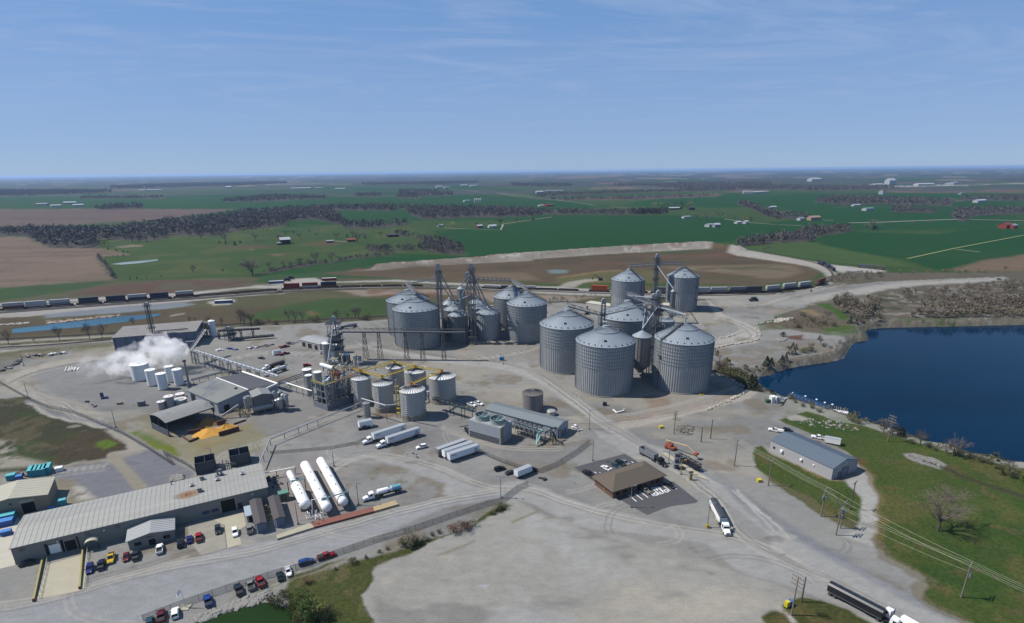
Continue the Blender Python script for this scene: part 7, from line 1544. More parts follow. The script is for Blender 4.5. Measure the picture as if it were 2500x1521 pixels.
t=thing('excavator','dark excavator with a raised arm on the mound behind the orange containers','excavator',g('A3',935,1072),R(190));part('tracks',MB().box(-2.5,-1.6,0,2.5,-.9,1).box(-2.5,.9,0,2.5,1.6,1),BLACK,t);part('cab',MB().box(-2.4,-1.3,1,1.6,1.3,2.6).box(.2,-1.2,2.6,1.8,0,3.6),DARKS,t);part('arm',MB().bar((1.2,0,2),(5.5,0,6.2),.6).bar((5.5,0,6.2),(9,0,4.2),.45).bar((9,0,4.2),(9.3,0,1.0),.6),DARKS,t)
# ---------------- poles, lamps, wires, fences ----------------
WOODM=mat('grey_wood',(138,130,118),.85,noise=.15,nscale=2);WOODD=mat('dark_wood',(96,86,78),.85,noise=.15,nscale=2)
def lamp(f,bx,by,ty,label,heads=1,col=STEEL,arm=0.0,group='tall yard lamp poles'):
    b=g(f,bx,by);h=Hat(b,q(f,0,ty)[1]);t=thing('lamp_pole',label,'lamp pole',b,arm,group)
    part('pole',MB().cyl((0,0,0),(0,0,h),.17,.10,8),col,t,40);part('base',MB().cyl((0,0,0),(0,0,.8),.4,n=10),CONCR,t,40)
    for s in((1,)if heads==1 else(-1,1)):p=part('lamp_head',MB().bar((0,0,h-.05),(s*1.3,0,h+.05),.1).box(min(s*.9,s*1.8),-.25,h,max(s*.9,s*1.8),.25,h+.18),col,t)
for f,bx,by,ty,lb,hd in(('B1',385,1280,1060,'lamp pole on the ring road left of the oval yard',1),('C1',1550,350,115,'lamp pole at the drain beside the left lawn',1),('B3',930,1270,1068,'lamp pole behind the two open topped bins',1),('E1',65,1205,985,'lamp pole between the pressure tanks and the white tanker',1),('E1',1490,1132,920,'double lamp pole at the gate by the main road',2),
    ('E1',2375,442,245,'lamp pole beside the main road above the fence corner',1),('E1',2410,760,550,'lamp pole behind the rear parking lot',1),('C3',1795,985,700,'lamp pole in front of the leftmost pressure tank',1),('C3',2275,210,-20,'lamp pole behind the longest pressure tank',1),('F5',1055,1499,1260,'lamp pole by the nearest fermenter',1),('B1',320,840,650,'lamp pole beside the junk row at the far left',1),('E2',1145,600,350,'lamp pole between the grain truck and the boom lift',1),('E2',1280,720,560,'yellow lamp pole beside the sampling stand',1),('E2',725,1085,850,'thin pole in the corner of the front parking lot',1),('E2',1575,1305,1030,'lamp pole with a yellow base left of the white grain truck',1),('D1',1690,1478,1360,'thin pole beside the blue portable toilets',1),('B2',1885,790,690,'short pole behind the brown grey tank trailer',1),('F5',465,370,180,'thin dark pole behind the fermenters',1)):
    lamp(f,bx,by,ty,lb,hd,YEL if 'yellow lamp' in lb else STEEL,rnd.uniform(-.3,.3)+(math.pi if lb.startswith('lamp pole behind')else 0))
m=MB();m.cyl((0,0,0),(0,0,1.3),.6,n=10);solo('pole_guard',m,YEL,'round yellow guard at the foot of the pole by the white grain truck','guard',g('E2',1575,1308),smooth=40)
INS={}
def upole(key,f,bx,by,ty,label,arms=1,col=WOODM,ang=0.0,trans=0,group='wooden power poles'):
    b=g(f,bx,by);h=Hat(b,q(f,0,ty)[1]);t=thing('power_pole',label,'power pole',b,ang,group)
    part('pole',MB().cyl((0,0,0),(0,0,h),.24,.15,8),col,t,40)
    for k in range(arms):
        z=h-.4-k*1.3;a=part('cross_arm',MB().box(-.1,-1.7,z-.1,.1,1.7,z+.1),col,t)
        m=MB()
        for y in(-1.55,-.6,.6,1.55):m.cyl((0,y,z+.1),(0,y,z+.45),.1,n=6)
        part('insulators',m,STEEL,a)
    for k in range(trans):aa=k*2.1;part('transformer',MB().cyl((.55*math.cos(aa),.55*math.sin(aa),h-4.2),(.55*math.cos(aa),.55*math.sin(aa),h-3.0),.32,n=10),STEEL,t,40)
    c_,s_=math.cos(ang),math.sin(ang);INS[key]=[Vector((b.x-s_*y,b.y+c_*y,h-.4+.45))for y in(-1.55,-.6,.6,1.55)]+[Vector((b.x,b.y,h-2.6))]
wa=R(-48)
upole('a','E2',1205,270,28,'power pole with stacked cross arms beside the scrap pile',3,ang=wa);upole('n1','E2',1505,360,195,'short bare pole right of the scrap pile',0,WOODD);upole('n2','E2',1610,325,108,'bare dark pole right of the scrap pile',0,WOODD)
upole('b','E2',1875,625,338,'power pole between the haul road and the left lawn tip',1,ang=wa);upole('c','E3',265,865,638,'power pole at the left end of the small lawn',1,ang=wa);upole('d','E3',718,1130,890,'power pole with transformers in the middle of the small lawn',2,ang=wa,trans=3)
upole('e','E3',885,1230,1000,'rear pole of the pair at the lower end of the small lawn',2,ang=wa,trans=3);upole('f','E3',848,1290,1052,'front pole of the pair at the lower end of the small lawn',3,ang=wa,trans=1);upole('g','E3',855,1030,910,'short dark pole on the small lawn',0,WOODD);upole('h','E3',968,1070,832,'dark power pole near the curved driveway',1,WOODD,ang=wa)
upole('i','E3',1290,485,262,'power pole on the lawn above the lake shore',3,ang=R(20));upole('j','E4',1922,560,270,'power pole on the large lawn at the lower right',2,ang=wa,trans=1)
upole('k','E4',465,710,378,'power pole with stacked arms beside the yellow blue newspaper box',3,ang=R(30));upole('l','E4',550,597,380,'bare pole behind the one with stacked arms',0,WOODD)
WIRE=mat('wire',(150,156,140),.5,.3)
def wires(k1,k2,label,idx=(0,1,2,3),end=None):
    P1=INS[k1];P2=INS[k2]if k2 else end;o_=P1[0];t=thing('power_line',label,'cable',o_,0,'overhead power lines')
    for i in idx:
        a,b=P1[i],P2[i];m=MB();n=8;sag=(b-a).length*.018;ps=[a.lerp(b,j/n)-Vector((0,0,sag*4*(j/n)*(1-j/n)))for j in range(n+1)];m.path(ps,.03,4);part('wire',m,WIRE,t,wl=o_)
wires('b','c','power line from the haul road pole to the left end of the small lawn');wires('c','d','power line along the small lawn to the transformer pole');wires('d','f','power line between the transformer pole and the front pole');wires('d','j','power line crossing the curved driveway and the large lawn',(0,3))
wires('f','j','power line from the front pole across the large lawn',(1,2,4));dj=(INS['j'][0]-INS['f'][0]);wires('j',None,'power line leaving the picture at the lower right',end=[p+dj*.8 for p in INS['j']])
b=g('C4',505,1150);h=Hat(b,q('C4',0,905)[1]);t=thing('flagpole','white flagpole with a limp white flag above the pond','flagpole',b);part('pole',MB().cyl((0,0,0),(0,0,h),.12,.07,8),WHITE,t,40);part('footing',MB().box(-1.6,-1.2,0,1.4,1.2,.25),CONC,t)
m=MB();n=8;vs=[];
for i in range(n+1):
    f_=i/n
    for k in(0,1):vs.append((-.1-f_*1.7,.18*math.sin(f_*7),h-.3-k*1.3-f_*2.2));vs.append((-.1-f_*1.7,.18*math.sin(f_*7)+.03,h-.3-k*1.3-f_*2.2))
fs=[]
for i in range(n):a=i*4;fs+=[(a,a+4,a+6,a+2),(a+1,a+3,a+7,a+5),(a,a+1,a+5,a+4),(a+2,a+6,a+7,a+3)]
m.add(vs,fs);part('flag',m,WHITE,t,60)
CL=bpy.data.materials.new('chain_link');CL.use_nodes=True;bs=CL.node_tree.nodes['Principled BSDF'];bs.inputs['Base Color'].default_value=(*lin((120,124,130)),1);bs.inputs['Metallic'].default_value=.5;bs.inputs['Roughness'].default_value=.5;bs.inputs['Alpha'].default_value=.26
def fence(s,label,h=2.1,sp=3.2,group='chain link fences'):
    P_=GP(s);o_=P_[0];t=thing('chain_link_fence',label,'fence',o_,0,group);m=MB();mm=MB();mp_=MB()
    for a,b in zip(P_,P_[1:]):
        mm.bar(a+Vector((0,0,h)),b+Vector((0,0,h)),.06);mp_.bar(a+Vector((0,0,h/2)),b+Vector((0,0,h/2)),.02,h)
        n=max(1,int((b-a).length/sp))
        for i in range(n):p=a.lerp(b,i/n);m.bar(p,p+Vector((0,0,h+.1)),.09)
    part('posts',m,STEEL,t,wl=o_);part('top_rail',mm,STEEL,t,wl=o_);part('mesh_panel',mp_,CL,t,wl=o_)
fence('C4 0,1310 500,1120 1000,950 1500,790 2000,650 E5 60,650 460,510 880,385 1300,240 1600,140 1740,110','long chain link fence between the lower road and the weedy bank')
fence('E5 1740,110 1800,60 X 1262,1196 1290,1185','short fence and gate at the junction by the double lamp');fence('E1 1240,665 1480,770 1700,850 1880,880','chain link fence behind the black suv and box truck')
fence('E1 1880,880 2050,810 2240,690 2380,580','chain link fence running up to the pole by the road');fence('B1 0,1075 380,1290 640,1400 1000,1478 C1 1390,330 1640,440 1980,640 2300,850 C3 0,40 300,200 430,290','long drain side fence curving from the ring road to the warehouse')
fence('B3 1700,1140 1880,1130 2464,1080 X 870,1085 900,1070','low fence along the road behind the pressure tanks',h=1.5)
ORD='first second third fourth fifth sixth seventh eighth ninth tenth eleventh twelfth'.split()+['%dth'%i for i in range(13,99)]
def rock_mesh(seed,flat=.7):
    bm=bmesh.new();bmesh.ops.create_icosphere(bm,subdivisions=2,radius=1);r_=random.Random(seed)
    o_=Vector((r_.random()*50,r_.random()*50,r_.random()*50))
    from mathutils import noise as mn
    for v in bm.verts:v.co*=1+.45*mn.noise(v.co*1.1+o_);v.co.z*=flat
    me=bpy.data.meshes.new('boulder');bm.to_mesh(me);bm.free();return me
ROCK=mat('pale_limestone',(190,184,172),.9,noise=.25,nscale=1.5,bump=.4);ROCKD=mat('grey_limestone',(150,148,142),.9,noise=.3,nscale=1.5,bump=.4)
RMS=[rock_mesh(i)for i in range(4)]
for m_ in RMS:m_.materials.append(ROCK)
def boulders(s,sp,label,grp,sz=(.6,1.1)):
    P_=GP(s);c_=0
    for a,b in zip(P_,P_[1:]):
        n=max(1,int((b-a).length/sp))
        for i in range(n):
            c_+=1;p=a.lerp(b,(i+rnd.random()*.4)/n);o=bpy.data.objects.new('boulder',RMS[rnd.randrange(4)]);COL.objects.link(o);k=rnd.uniform(*sz)
            o.location=(p.x+rnd.uniform(-.4,.4),p.y+rnd.uniform(-.4,.4),k*.3);o.scale=(k*1.3,k,k);o.rotation_euler=(0,0,rnd.random()*6);tag(o,ORD[c_-1]+' '+label,'boulder',grp)
boulders('D3 1960,402 2050,385 2150,368 2230,340 2290,308',2.8,'pale boulder in the inner row edging the curved track','boulders edging the inner curve')
boulders('D3 1955,505 2100,470 2250,445 2380,420 D4 0,940 150,910 350,885 500,850 535,800 520,745 470,710 430,680',2.8,'pale boulder along the outer side of the curved track','boulders edging the outer curve')
boulders('D4 460,668 560,640 700,632',2.6,'pale boulder in the short row above the rubble point','boulders above the rubble point')
boulders('D3 1930,745 2020,775 2120,815 2230,870 2310,910 2370,935',2.6,'pale boulder in the row between the lakeside silo and the scrub','boulders behind the lakeside silo')
boulders('D3 2370,945 2280,1000 2150,1070 2000,1130 1890,1180',2.6,'dark boulder in the row below the round shadow','boulders below the round shadow')
def rubble(s,n,label,sz,m_=ROCK,seed=1,z=0.0,flat=.6,name='rubble'):
    """loose rock nobody could count"""
    P2=[(p.x,p.y)for p in GP(s,z)];xs=[p[0]for p in P2];ys=[p[1]for p in P2];r_=random.Random(seed);m=MB();k=0;tries=0
    base=[rock_mesh(100+i,flat)for i in range(3)];bd=[([v.co.copy()for v in b.vertices],[tuple(p.vertices)for p in b.polygons])for b in base]
    while k<n and tries<n*30:
        tries+=1;x,y=r_.uniform(min(xs),max(xs)),r_.uniform(min(ys),max(ys));ins=False
        for i in range(len(P2)):
            (ax,ay),(bx,by)=P2[i],P2[(i+1)%len(P2)]
            if(ay>y)!=(by>y)and x<(bx-ax)*(y-ay)/(by-ay)+ax:ins=not ins
        if not ins:continue
        k+=1;vs,fs=bd[r_.randrange(3)];s_=r_.uniform(*sz);M=Matrix.Translation((x,y,z+s_*.2))@Matrix.Rotation(r_.random()*6,4,'Z')@Matrix.Diagonal((s_*1.3,s_,s_,1));m.add([M@v for v in vs],fs)
    return solo(name,m,m_,label,'rubble',kind='stuff')
rubble('E3 500,300 620,290 900,320 1050,385 1040,405 900,385 700,360 560,340',60,'loose pale rocks on the lawn above the lake',(.25,.7),ROCKD,seed=2)
rubble('E3 1440,598 1520,590 1700,630 1790,680 1740,715 1600,680 1480,640',160,'oval bed of crushed pale stone on the lawn',(.2,.4),ROCKD,seed=3)
rubble('D4 700,610 760,590 880,585 940,575 920,600 800,630 720,645',60,'heap of bright white rocks at the tip of the scrub',(.7,1.4),seed=4)
rubble('C4 620,1290 900,1160 1200,1060 1480,970 1540,1000 1350,1110 950,1215 700,1331',300,'jumbled flat rocks lining the green pond bank',(.4,1.0),ROCKD,seed=5)
rubble('C3 80,370 180,320 260,330 240,400 100,410',70,'heap of broken concrete behind the warehouse',(.4,.9),ROCKD,seed=6)
rubble('E2 1240,180 1400,170 1430,240 1300,260 1230,230',70,'low scattered scrap and brush pile near the stacked arm pole',(.3,.8),mat('scrap_brush',(112,108,100),.9),seed=7)
rubble('D4 720,840 860,830 840,860 760,870',40,'grey rubble beside the round dark tree',(.6,1.1),ROCKD,seed=8)
rubble('B1 620,262 1000,220 1600,160 1630,150 1600,175 1000,240 640,280',150,'pale rocks lining the far bank of the blue pond',(.5,1.1),mat('tan_rock',(186,164,146),.9),seed=9)
rubble('B1 0,285 390,262 400,280 0,302',60,'pale rocks at the left end of the blue pond',(.5,1.2),seed=10)
def junk(s,n,label,cols,sz=(.8,2.4),seed=1,name='scrap_row'):
    P_=GP(s);r_=random.Random(seed);t=thing(name,label,'scrap',P_[0])
    for ci,c_ in enumerate(cols):
        m=MB()
        for i in range(n):
            k=r_.randrange(len(P_)-1);p=P_[k].lerp(P_[k+1],r_.random())-P_[0];w_,d_,h_=(r_.uniform(*sz)for _ in range(3));a_=r_.random()*3;M=Matrix.Translation((p.x+r_.uniform(-1.5,1.5),p.y+r_.uniform(-1.5,1.5),0))@Matrix.Rotation(a_,4,'Z')
            if i%3:m.box(-w_/2,-d_/2,0,w_/2,d_/2,h_*.5,M)
            else:m.bar(M@Vector((-w_,0,.4)),M@Vector((w_,0,h_*.4)),.4)
        part('scrap_pieces',m,c_,t)
DKB=mat('scrap_dark',(50,50,62),.7);SCW=mat('scrap_white',(206,206,210),.6);SCG=mat('scrap_grey',(120,122,124),.7)
junk('B1 20,915 120,870 230,800 320,740 440,710',9,'dark scrap row curving at the far left of the yard',(DKB,SCG),(1,3),1);junk('B1 380,700 560,705 700,695 820,680',8,'white and dark scrap row left of the steam',(SCW,DKB),(.8,2.6),2)
junk('B2 970,625 1100,650',6,'white plastic totes beside the galley trestles',(SCW,),(1,2.2),3);junk('B2 1150,605 1240,640',6,'blue tubs behind the long tube gallery',(mat('tub_blue',(50,90,170),.6),),(1,2.4),4)
junk('B2 1330,620 1450,600 1550,590',6,'mixed pale and dark scrap in the back yard',(SCW,DKB),(.8,2.4),5);junk('B2 1600,575 1740,565',5,'grey scrap heap near the red truck',(SCG,DKB),(.8,2),6);junk('B2 1930,545 2060,540',6,'dark stacked pipes beside the garage',(SCG,DKB),(.8,3),7);junk('C3 1300,760 1420,920',8,'yellow and cream fittings between the two dark roofed sheds',(mat('faded_yellow',(172,160,92),.7),),(.5,1.4),8)
junk('C3 1420,370 1540,480',8,'dark machinery in the shade at the warehouse end',(DKB,SCG),(.5,1.8),9);junk('F2 2250,560 2380,660',4,'pale crates at the end of the grey roofed building',(SCW,SCG),(.8,1.8),10);junk('D3 850,1025 900,1035',3,'pale fan unit at the foot of the front silo',(SCG,),(.6,1.4),11);junk('D3 950,1030 1000,1020',3,'yellow fan unit at the foot of the front silo',(YEL,),(.6,1.3),12);junk('D3 1720,990 1760,995',3,'grey fan unit at the foot of the lakeside silo',(SCG,),(.6,1.3),13);junk('D3 1800,990 1860,1000',3,'yellow fan unit at the foot of the lakeside silo',(YEL,),(.6,1.3),14)
junk('F5 140,1330 200,1340',2,'dark plates at the foot of the silver upright tank',(DKB,),(1,2.2),15);junk('B1 1150,1330 1330,1390',4,'dark auger lying in the oval yard',(DKB,),(.6,2.4),16);junk('F1 1290,760 1480,840',6,'small brown gravel and scrap patch near the trailers',(mat('scrap_brown',(112,88,80),.9),),(.3,.8),17)
m=MB();m.box(-1.5,-1,.0,1.5,1,1.0);m.box(-1.8,-.1,1.0,-.2,.3,3.6);solo('tilted_panel',m,mat('panel_blue',(70,80,130),.6),'blue upright panel on a low cart in the oval yard','panel',g('B1',1400,1275),.3)
m=MB();m.box(-1.2,-.8,0,1.2,.8,1.1);solo('crate',m,mat('crate_tan',(150,130,110),.8),'small brown crate at the right of the oval yard','crate',g('B1',1605,1350),.2);m=MB();m.box(-1.6,-1.2,0,1.6,1.2,2.6);solo('crate',m,SCG,'grey crate behind the small tank cluster','crate',g('B1',1900,1370),.3)
for x,y,lb in((925,905,'left stand of white pipe rings in the oval yard'),(1000,900,'right stand of white pipe rings in the oval yard')):
    m=MB()
    for k in range(3):m.bar((-2+k*1.8,-1,.3),(-1.2+k*1.8,1,2.6-k*.5),.35)
    m.bar((-2.4,0,.3),(3,0,.3),.35);solo('pipe_stand',m,WHITE,lb,'pipes',g('B1',x,y),.3,'stands of white pipe rings')
CY=mat('container_cyan',(58,164,184),.55,noise=.08);CYB=mat('container_mid_blue',(54,112,190),.55)
def bin_(f,x,y,ang,size,m_,label,group=None):
    w_,d_,h_=size;t=thing('skip_bin',label,'container',g(f,x,y),ang,group);part('body',MB().box(-w_/2,-d_/2,0,w_/2,d_/2,h_),m_,t);part('lid',MB().box(-w_/2-.06,-d_/2-.06,h_,w_/2+.06,d_/2+.06,h_+.12),mat('lid_'+m_.name,(90,196,206)if m_ is CY else(70,140,220),.5),t)
for i,(x,y,n_)in enumerate(((435,975,'leftmost'),(488,968,'second from left'),(545,960,'middle'),(600,955,'second from right'),(655,935,'rightmost'))):bin_('C1',x,y,AN,(1.9,5.5,2.9),CY,'cyan container %s in the row behind the cream shed'%n_,'cyan containers behind the cream shed')
bin_('C1',160,1040,AN,(3,2.4,2.2),CY,'single cyan bin at the left end behind the cream shed');bin_('C1',268,1048,AN,(2,2,2),CYB,'mid blue bin beside the single cyan bin');bin_('C1',850,1385,AN,(2.2,1.8,2.4),CY,'blue bin in the shadow right of the cream shed');bin_('C1',690,1435,AN,(2.2,1.2,.7),CYB,'low blue tray behind the warehouse roof edge')
bin_('C2',60,120,AN,(7,3,2.6),CY,'long cyan skip at the left end of the warehouse');bin_('C2',50,175,AN,(6,3,2.0),CYB,'blue skip in front of the long cyan one');bin_('C2',90,300,AN,(3,2,1.6),CYB,'small blue skip on the pale concrete pad')
junk('C1 200,1010 400,975',5,'dark brown frames left of the cyan containers',(mat('scrap_brownish',(60,46,50),.8),),(1,2.6),18)
m=MB();m.box(-1.3,-1,0,1.3,1,1.5);m.box(-1.5,-1.1,1.5,1.2,1.1,1.7);solo('white_hut',m,WHITE,'tiny white hut right of the cyan containers','hut',g('C1',800,925),AN)
for x,lb in((1655,'left blue portable toilet at the edge of the haul road'),(1686,'right blue portable toilet at the edge of the haul road')):
    t=thing('portable_toilet',lb,'portable toilet',g('D1',x,1422),.3);part('cabin',MB().box(-.7,-.7,0,.7,.7,2.3),CYB,t);part('roof',MB().extr([(-.75,2.3),(.75,2.3),(0,2.6)],-.75,.75),CY,t);part('door',MB().box(-.45,-.75,.1,.45,-.69,2.1),mat('door_blue',(80,150,210),.6),t)
for f,x,y,lb in(('E2',1062,205,'small yellow box on the gravel left of the scrap pile'),('E2',2148,800,'small yellow box at the edge of the small lawn')):
    m=MB();m.box(-.8,-.6,0,.8,.6,1.1);m.box(-.9,-.7,1.1,.9,.7,1.25);solo('yellow_box',m,mat('bright_yellow',(226,206,40),.5),lb,'box',g(f,x,y),.2)
t=thing('newspaper_box','yellow and blue box beside the pole with stacked arms','box',g('E4',440,630),.5);part('yellow_panel',MB().box(-1.4,-.5,.2,-.1,.5,1.9),mat('bright_yellow',(226,206,40),.5),t);part('blue_bin',MB().box(-.1,-.6,0,1.1,.7,1.6),CYB,t)
m=MB();m.box(-1,-.8,0,1,.8,1.9);solo('dark_cabinet',m,DKB,'dark cabinet in front of the nearest big silo','cabinet',g('D3',790,1120))
m=MB();a,b,c=g('D3',880,1175),g('D3',920,1205),g('D3',1000,1185)
m.bar(a-b+Vector((0,0,.6)),Vector((0,0,.4)),.5);m.bar(Vector((0,0,.4)),c-b+Vector((0,0,.5)),.5);m.bar(c-b+Vector((0,0,.4)),c-b+Vector((0,0,1.6)),.4);solo('pipe_barrier',m,WHITE,'bent white pipe barrier on the gravel below the front silo','barrier',b)
junk('E1 1895,935 1915,925',2,'dark round object beside the fence corner',(mat('scrap_maroon',(64,48,54),.8),),(.8,1.6),19)
a,b=g('E2',1230,560),g('E2',1490,690);bridge('long dark loading rack with railings beside the scale',a+Vector((0,0,2.2)),b+Vector((0,0,1.6)),1.6,1.2,10,name='loading_rack',frame=DARKS,case=mat('rack_dark',(52,46,46),.7),cs=1.1,sup=[(*q('E2',1300,600),.8),(*q('E2',1440,670),.8)])
t=thing('sampling_stand','purple grey sampling tower beside the scale','stand',g('E2',1230,650));part('column',MB().box(-.8,-.8,0,.8,.8,4.5),mat('purple_grey',(84,84,112),.6),t);part('arm',MB().bar((0,0,4.6),(5.5,1.2,4.8),.3),STEEL,t);part('platform',MB().box(-1.6,-1.6,2.4,1.6,1.6,2.6),STEEL,t)
sheet('truck_scale','E2 1060,485 1120,480 1560,760 1590,790 1500,760 1380,700',.25,CONC,'narrow pale concrete truck scale strip beside the loading rack','scale',kind='structure')
t=thing('kiosk','tan kiosk post with a sign at the scale exit','kiosk',g('E2',1388,780));part('column',MB().box(-.5,-.5,0,.5,.5,3.0),mat('kiosk_tan',(160,150,96),.7),t);part('sign',MB().box(-.9,-.1,3.0,.9,.1,4.0),STEEL,t)
LINE=mat('painted_line',(216,218,220),.8)
m=MB()
def pline(f,x0,y0,x1_,y1_,w_=.16):
    a,b=g(f,x0,y0,.062),g(f,x1_,y1_,.062);d=(b-a).normalized();n_=Vector((-d.y,d.x,0))*w_;m.add([a-n_,b-n_,b+n_,a+n_],[(0,1,2,3)])
for s_ in((700,945,790,1018),(765,925,858,998),(825,905,920,976),(905,900,985,958),(955,868,1045,938),(1010,855,1095,922),(1068,832,1165,900),(1195,855,1235,882),(955,868,1010,855),(1045,938,1095,922),(975,862,1070,930),(1050,925,1000,858),(1095,918,1030,850),(320,690,345,705),(505,640,520,655),(735,575,755,590),(685,590,700,602),(380,695,390,700)):pline('E2',*s_)
for cx,cy in((1005,938),(1120,903)):
    for s_ in((-28,-6,0,-18),(0,-18,28,2),(28,2,0,14),(0,14,-28,-6)):pline('E2',cx+s_[0],cy+s_[1],cx+s_[2],cy+s_[3],.2)
o=part('parking_lines',m,LINE);tag(o,'white bay lines and disabled bay symbols on the office lots','markings',None,'structure')
a,b=g('E3',455,88,WZ+1.6),g('E3',800,215,WZ+1.2);t=bridge('blue floating walkway truss reaching along the lake shore',a,b,1.4,1.2,22,name='pontoon_walkway',frame=mat('walkway_blue',(54,96,150),.6),case=mat('walkway_deck',(110,130,160),.7),cs=.8)
t=thing('pump_barge','pale pump barge moored at the end of the blue walkway','barge',g('E3',860,232,WZ),R(-25));part('hull',MB().box(-5,-1.8,-.3,5,1.8,.6),SCW,t);m=MB()
for i in range(9):m.bar((-4+i,rnd.uniform(-1.4,1.4),.6),(-3.6+i,rnd.uniform(-1.4,1.4),2.4+rnd.random()),.2)
part('railings',m,mat('barge_tan',(180,164,130),.7),t)
for i,(x,y)in enumerate(((475,68),(586,96),(682,125),(753,152),(818,168))):
    m=MB();m.cyl((0,0,-.2),(0,0,.3),.7,.5,10);solo('buoy',m,WHITE,ORD[i]+' white buoy from the shore beside the blue walkway','buoy',g('E3',x,y,WZ),0,'white buoys along the walkway',40)
for f,x,y,sz,m_,lb in(('E3',300,148,(2.6,2.6,3.4),SCW,'pale pump cabinet near the lake walkway'),('E3',342,152,(2.4,2.0,3.2),WALLB,'blue grey pump cabinet near the lake walkway'),('E3',262,150,(2.6,1.6,1.6),mat('green_box',(66,104,84),.6),'green transformer box near the pump cabinets')):
    m=MB();w_,d_,h_=sz;m.box(-w_/2,-d_/2,0,w_/2,d_/2,h_);m.box(-w_/2-.1,-d_/2-.1,h_,w_/2+.1,d_/2+.1,h_+.15);solo('pump_cabinet',m,m_,lb,'cabinet',g(f,x,y),.2)
pipes('intake_pipe','curved pale pipe from the pump cabinets down to the lake',[[g('E3',330,120,4.0),g('E3',345,100,4.6),g('E3',362,115,3.0),g('E3',400,125,1.0),g('E3',455,95,-1)]],.35,SCW)
# ---------------- country lanes as thin ribbons ----------------
LANEM=mat('lane_surface',(158,154,140),.95);FIELDM=mat('grass_strip',(120,134,80),.95)
def ribbon(s,w_,label,m_=LANEM,z=.5):
    L_=GP(s);a,b=offs(L_,w_/2),offs(L_,-w_/2);m=MB()
    for i in range(len(L_)-1):m.add([Vector((p.x,p.y,z))for p in(a[i],b[i],b[i+1],a[i+1])],[(0,1,2,3)])
    tag(part('lane',m,m_),label,'road',None,'structure')
LANES=(('A2 1700,622 1850,630 2190,640 2210,600 A3 90,590 520,528',4),('A3 480,372 760,408 900,430',5),('A3 50,320 200,348 480,375',6),('A3 1030,440 1160,450',5),('A3 2000,545 2200,575 2464,595 A4 230,590 560,604',5),
    ('A4 960,580 1200,575 1500,562 1900,548 2464,560',9),('A4 700,553 830,558',6),('A4 820,444 1000,440 1320,442',4),('A2 1750,285 2000,310',7),('A2 2160,322 2464,350',8),('A4 1400,275 2000,255 2464,240',14),('A4 1380,235 1900,245 2464,235',20),('A1 -300,495 700,462 830,455',4),('A2 760,735 870,742',4))
HAZE=3.8e-5
for s,wd in LANES:ribbon(s,wd,'thin country lane between the fields')
ribbon('A4 1460,888 1860,800 2464,685',4,'pale grass strip across the right wheat field',FIELDM);ribbon('A4 1870,806 2090,832',6,'short pale grass strip in the right wheat field',FIELDM)
# ---------------- vegetation ----------------
BARK=mat('bark',(96,86,78),.9);TWIG=mat('bare_twigs',(128,116,106),.9,noise=.25,nscale=.4);WOODC=mat('bare_wood_crowns',(100,98,96),.95,noise=.3,nscale=.03)
CEDAR=mat('cedar_green',(42,58,38),.9,noise=.35,nscale=.6);BUD=mat('budding_green',(136,140,72),.9,noise=.3,nscale=.6);OLIVE=mat('olive_scrub',(98,98,62),.9,noise=.4,nscale=.5);RUSTB=mat('rusty_brush',(112,80,60),.9,noise=.35,nscale=.5);GREENB=mat('fresh_bush_green',(84,110,42),.9,noise=.4,nscale=.6)
def tri(m,c,s,r_):
    a=Vector((r_.gauss(0,1),r_.gauss(0,1),r_.gauss(0,1))).normalized();b=a.orthogonal().normalized();n=a.cross(b)
    m.add([c+a*s,c-a*s*.5+b*s*.8,c-a*s*.5-b*s*.8,],[(0,1,2)])
def bare(seed,h=1.0,spread=.42,lv=4,n0=7,tw=.0028):
    """a leafless tree of unit height: (trunk, crown)"""
    r_=random.Random(seed);T=MB();C=MB();tips=[]
    T.cyl((0,0,0),(0,0,.24),.022,.017,7,False)
    def grow(p,d,L_,rad,k):
        e=p+d*L_
        if k<=1:(T if k==0 else C).cyl(p,e,rad,rad*.6,5,False)
        elif k<=2:C.cyl(p,e,rad,rad*.5,3,False)
        else:
            b=d.orthogonal().normalized()*max(rad,tw);C.add([p-b,p+b,e],[(0,1,2)])
        if k<lv:
            for i in range((4,4,4,3,3)[k]):
                ax=Vector((r_.gauss(0,1),r_.gauss(0,1),r_.gauss(0,.6))).normalized();nd=(d+ax*(.55+.1*k)+Vector((0,0,.12))).normalized();grow(p.lerp(e,r_.uniform(.45,1)),nd,L_*r_.uniform(.5,.8),rad*.5,k+1)
    for i in range(n0):
        a=2*math.pi*i/n0+r_.random();t_=r_.uniform(.25,1.15)*spread*2;d=Vector((math.cos(a)*t_,math.sin(a)*t_,1)).normalized();grow(Vector((0,0,r_.uniform(.18,.3))),d,r_.uniform(.26,.38),.012,0 if i<3 else 1)
    return T,C
def blob(seed,n,shape,s,zc=.5):
    r_=random.Random(seed);m=MB();cl=[(r_.uniform(-.28,.28),r_.uniform(-.28,.28),r_.uniform(.25,.75),r_.uniform(.16,.3))for _ in range(9)]
    for i in range(n):
        if shape=='cone':z=r_.random()**1.3*.95+.03;q_=(1-z)*.27*(.75+.4*r_.random());a=r_.random()*6.283;c=Vector((q_*math.cos(a),q_*math.sin(a),z))
        else:
            k=cl[r_.randrange(9)];v=Vector((r_.gauss(0,1),r_.gauss(0,1),r_.gauss(0,1))).normalized()*k[3]*r_.uniform(.6,1.05);c=Vector((k[0],k[1],k[2]))+v
            if c.z<0:c.z=r_.random()*.3
        tri(m,c,s*r_.uniform(.6,1.3),r_)
    return m
TB=[]
for sd_ in(1,2,3):a,b=bare(sd_);TB.append((a.mesh('trunk',BARK),b.mesh('crown',TWIG)))
tr0=MB().cyl((0,0,0),(0,0,.3),.03,.02,6,False).mesh('trunk',BARK)
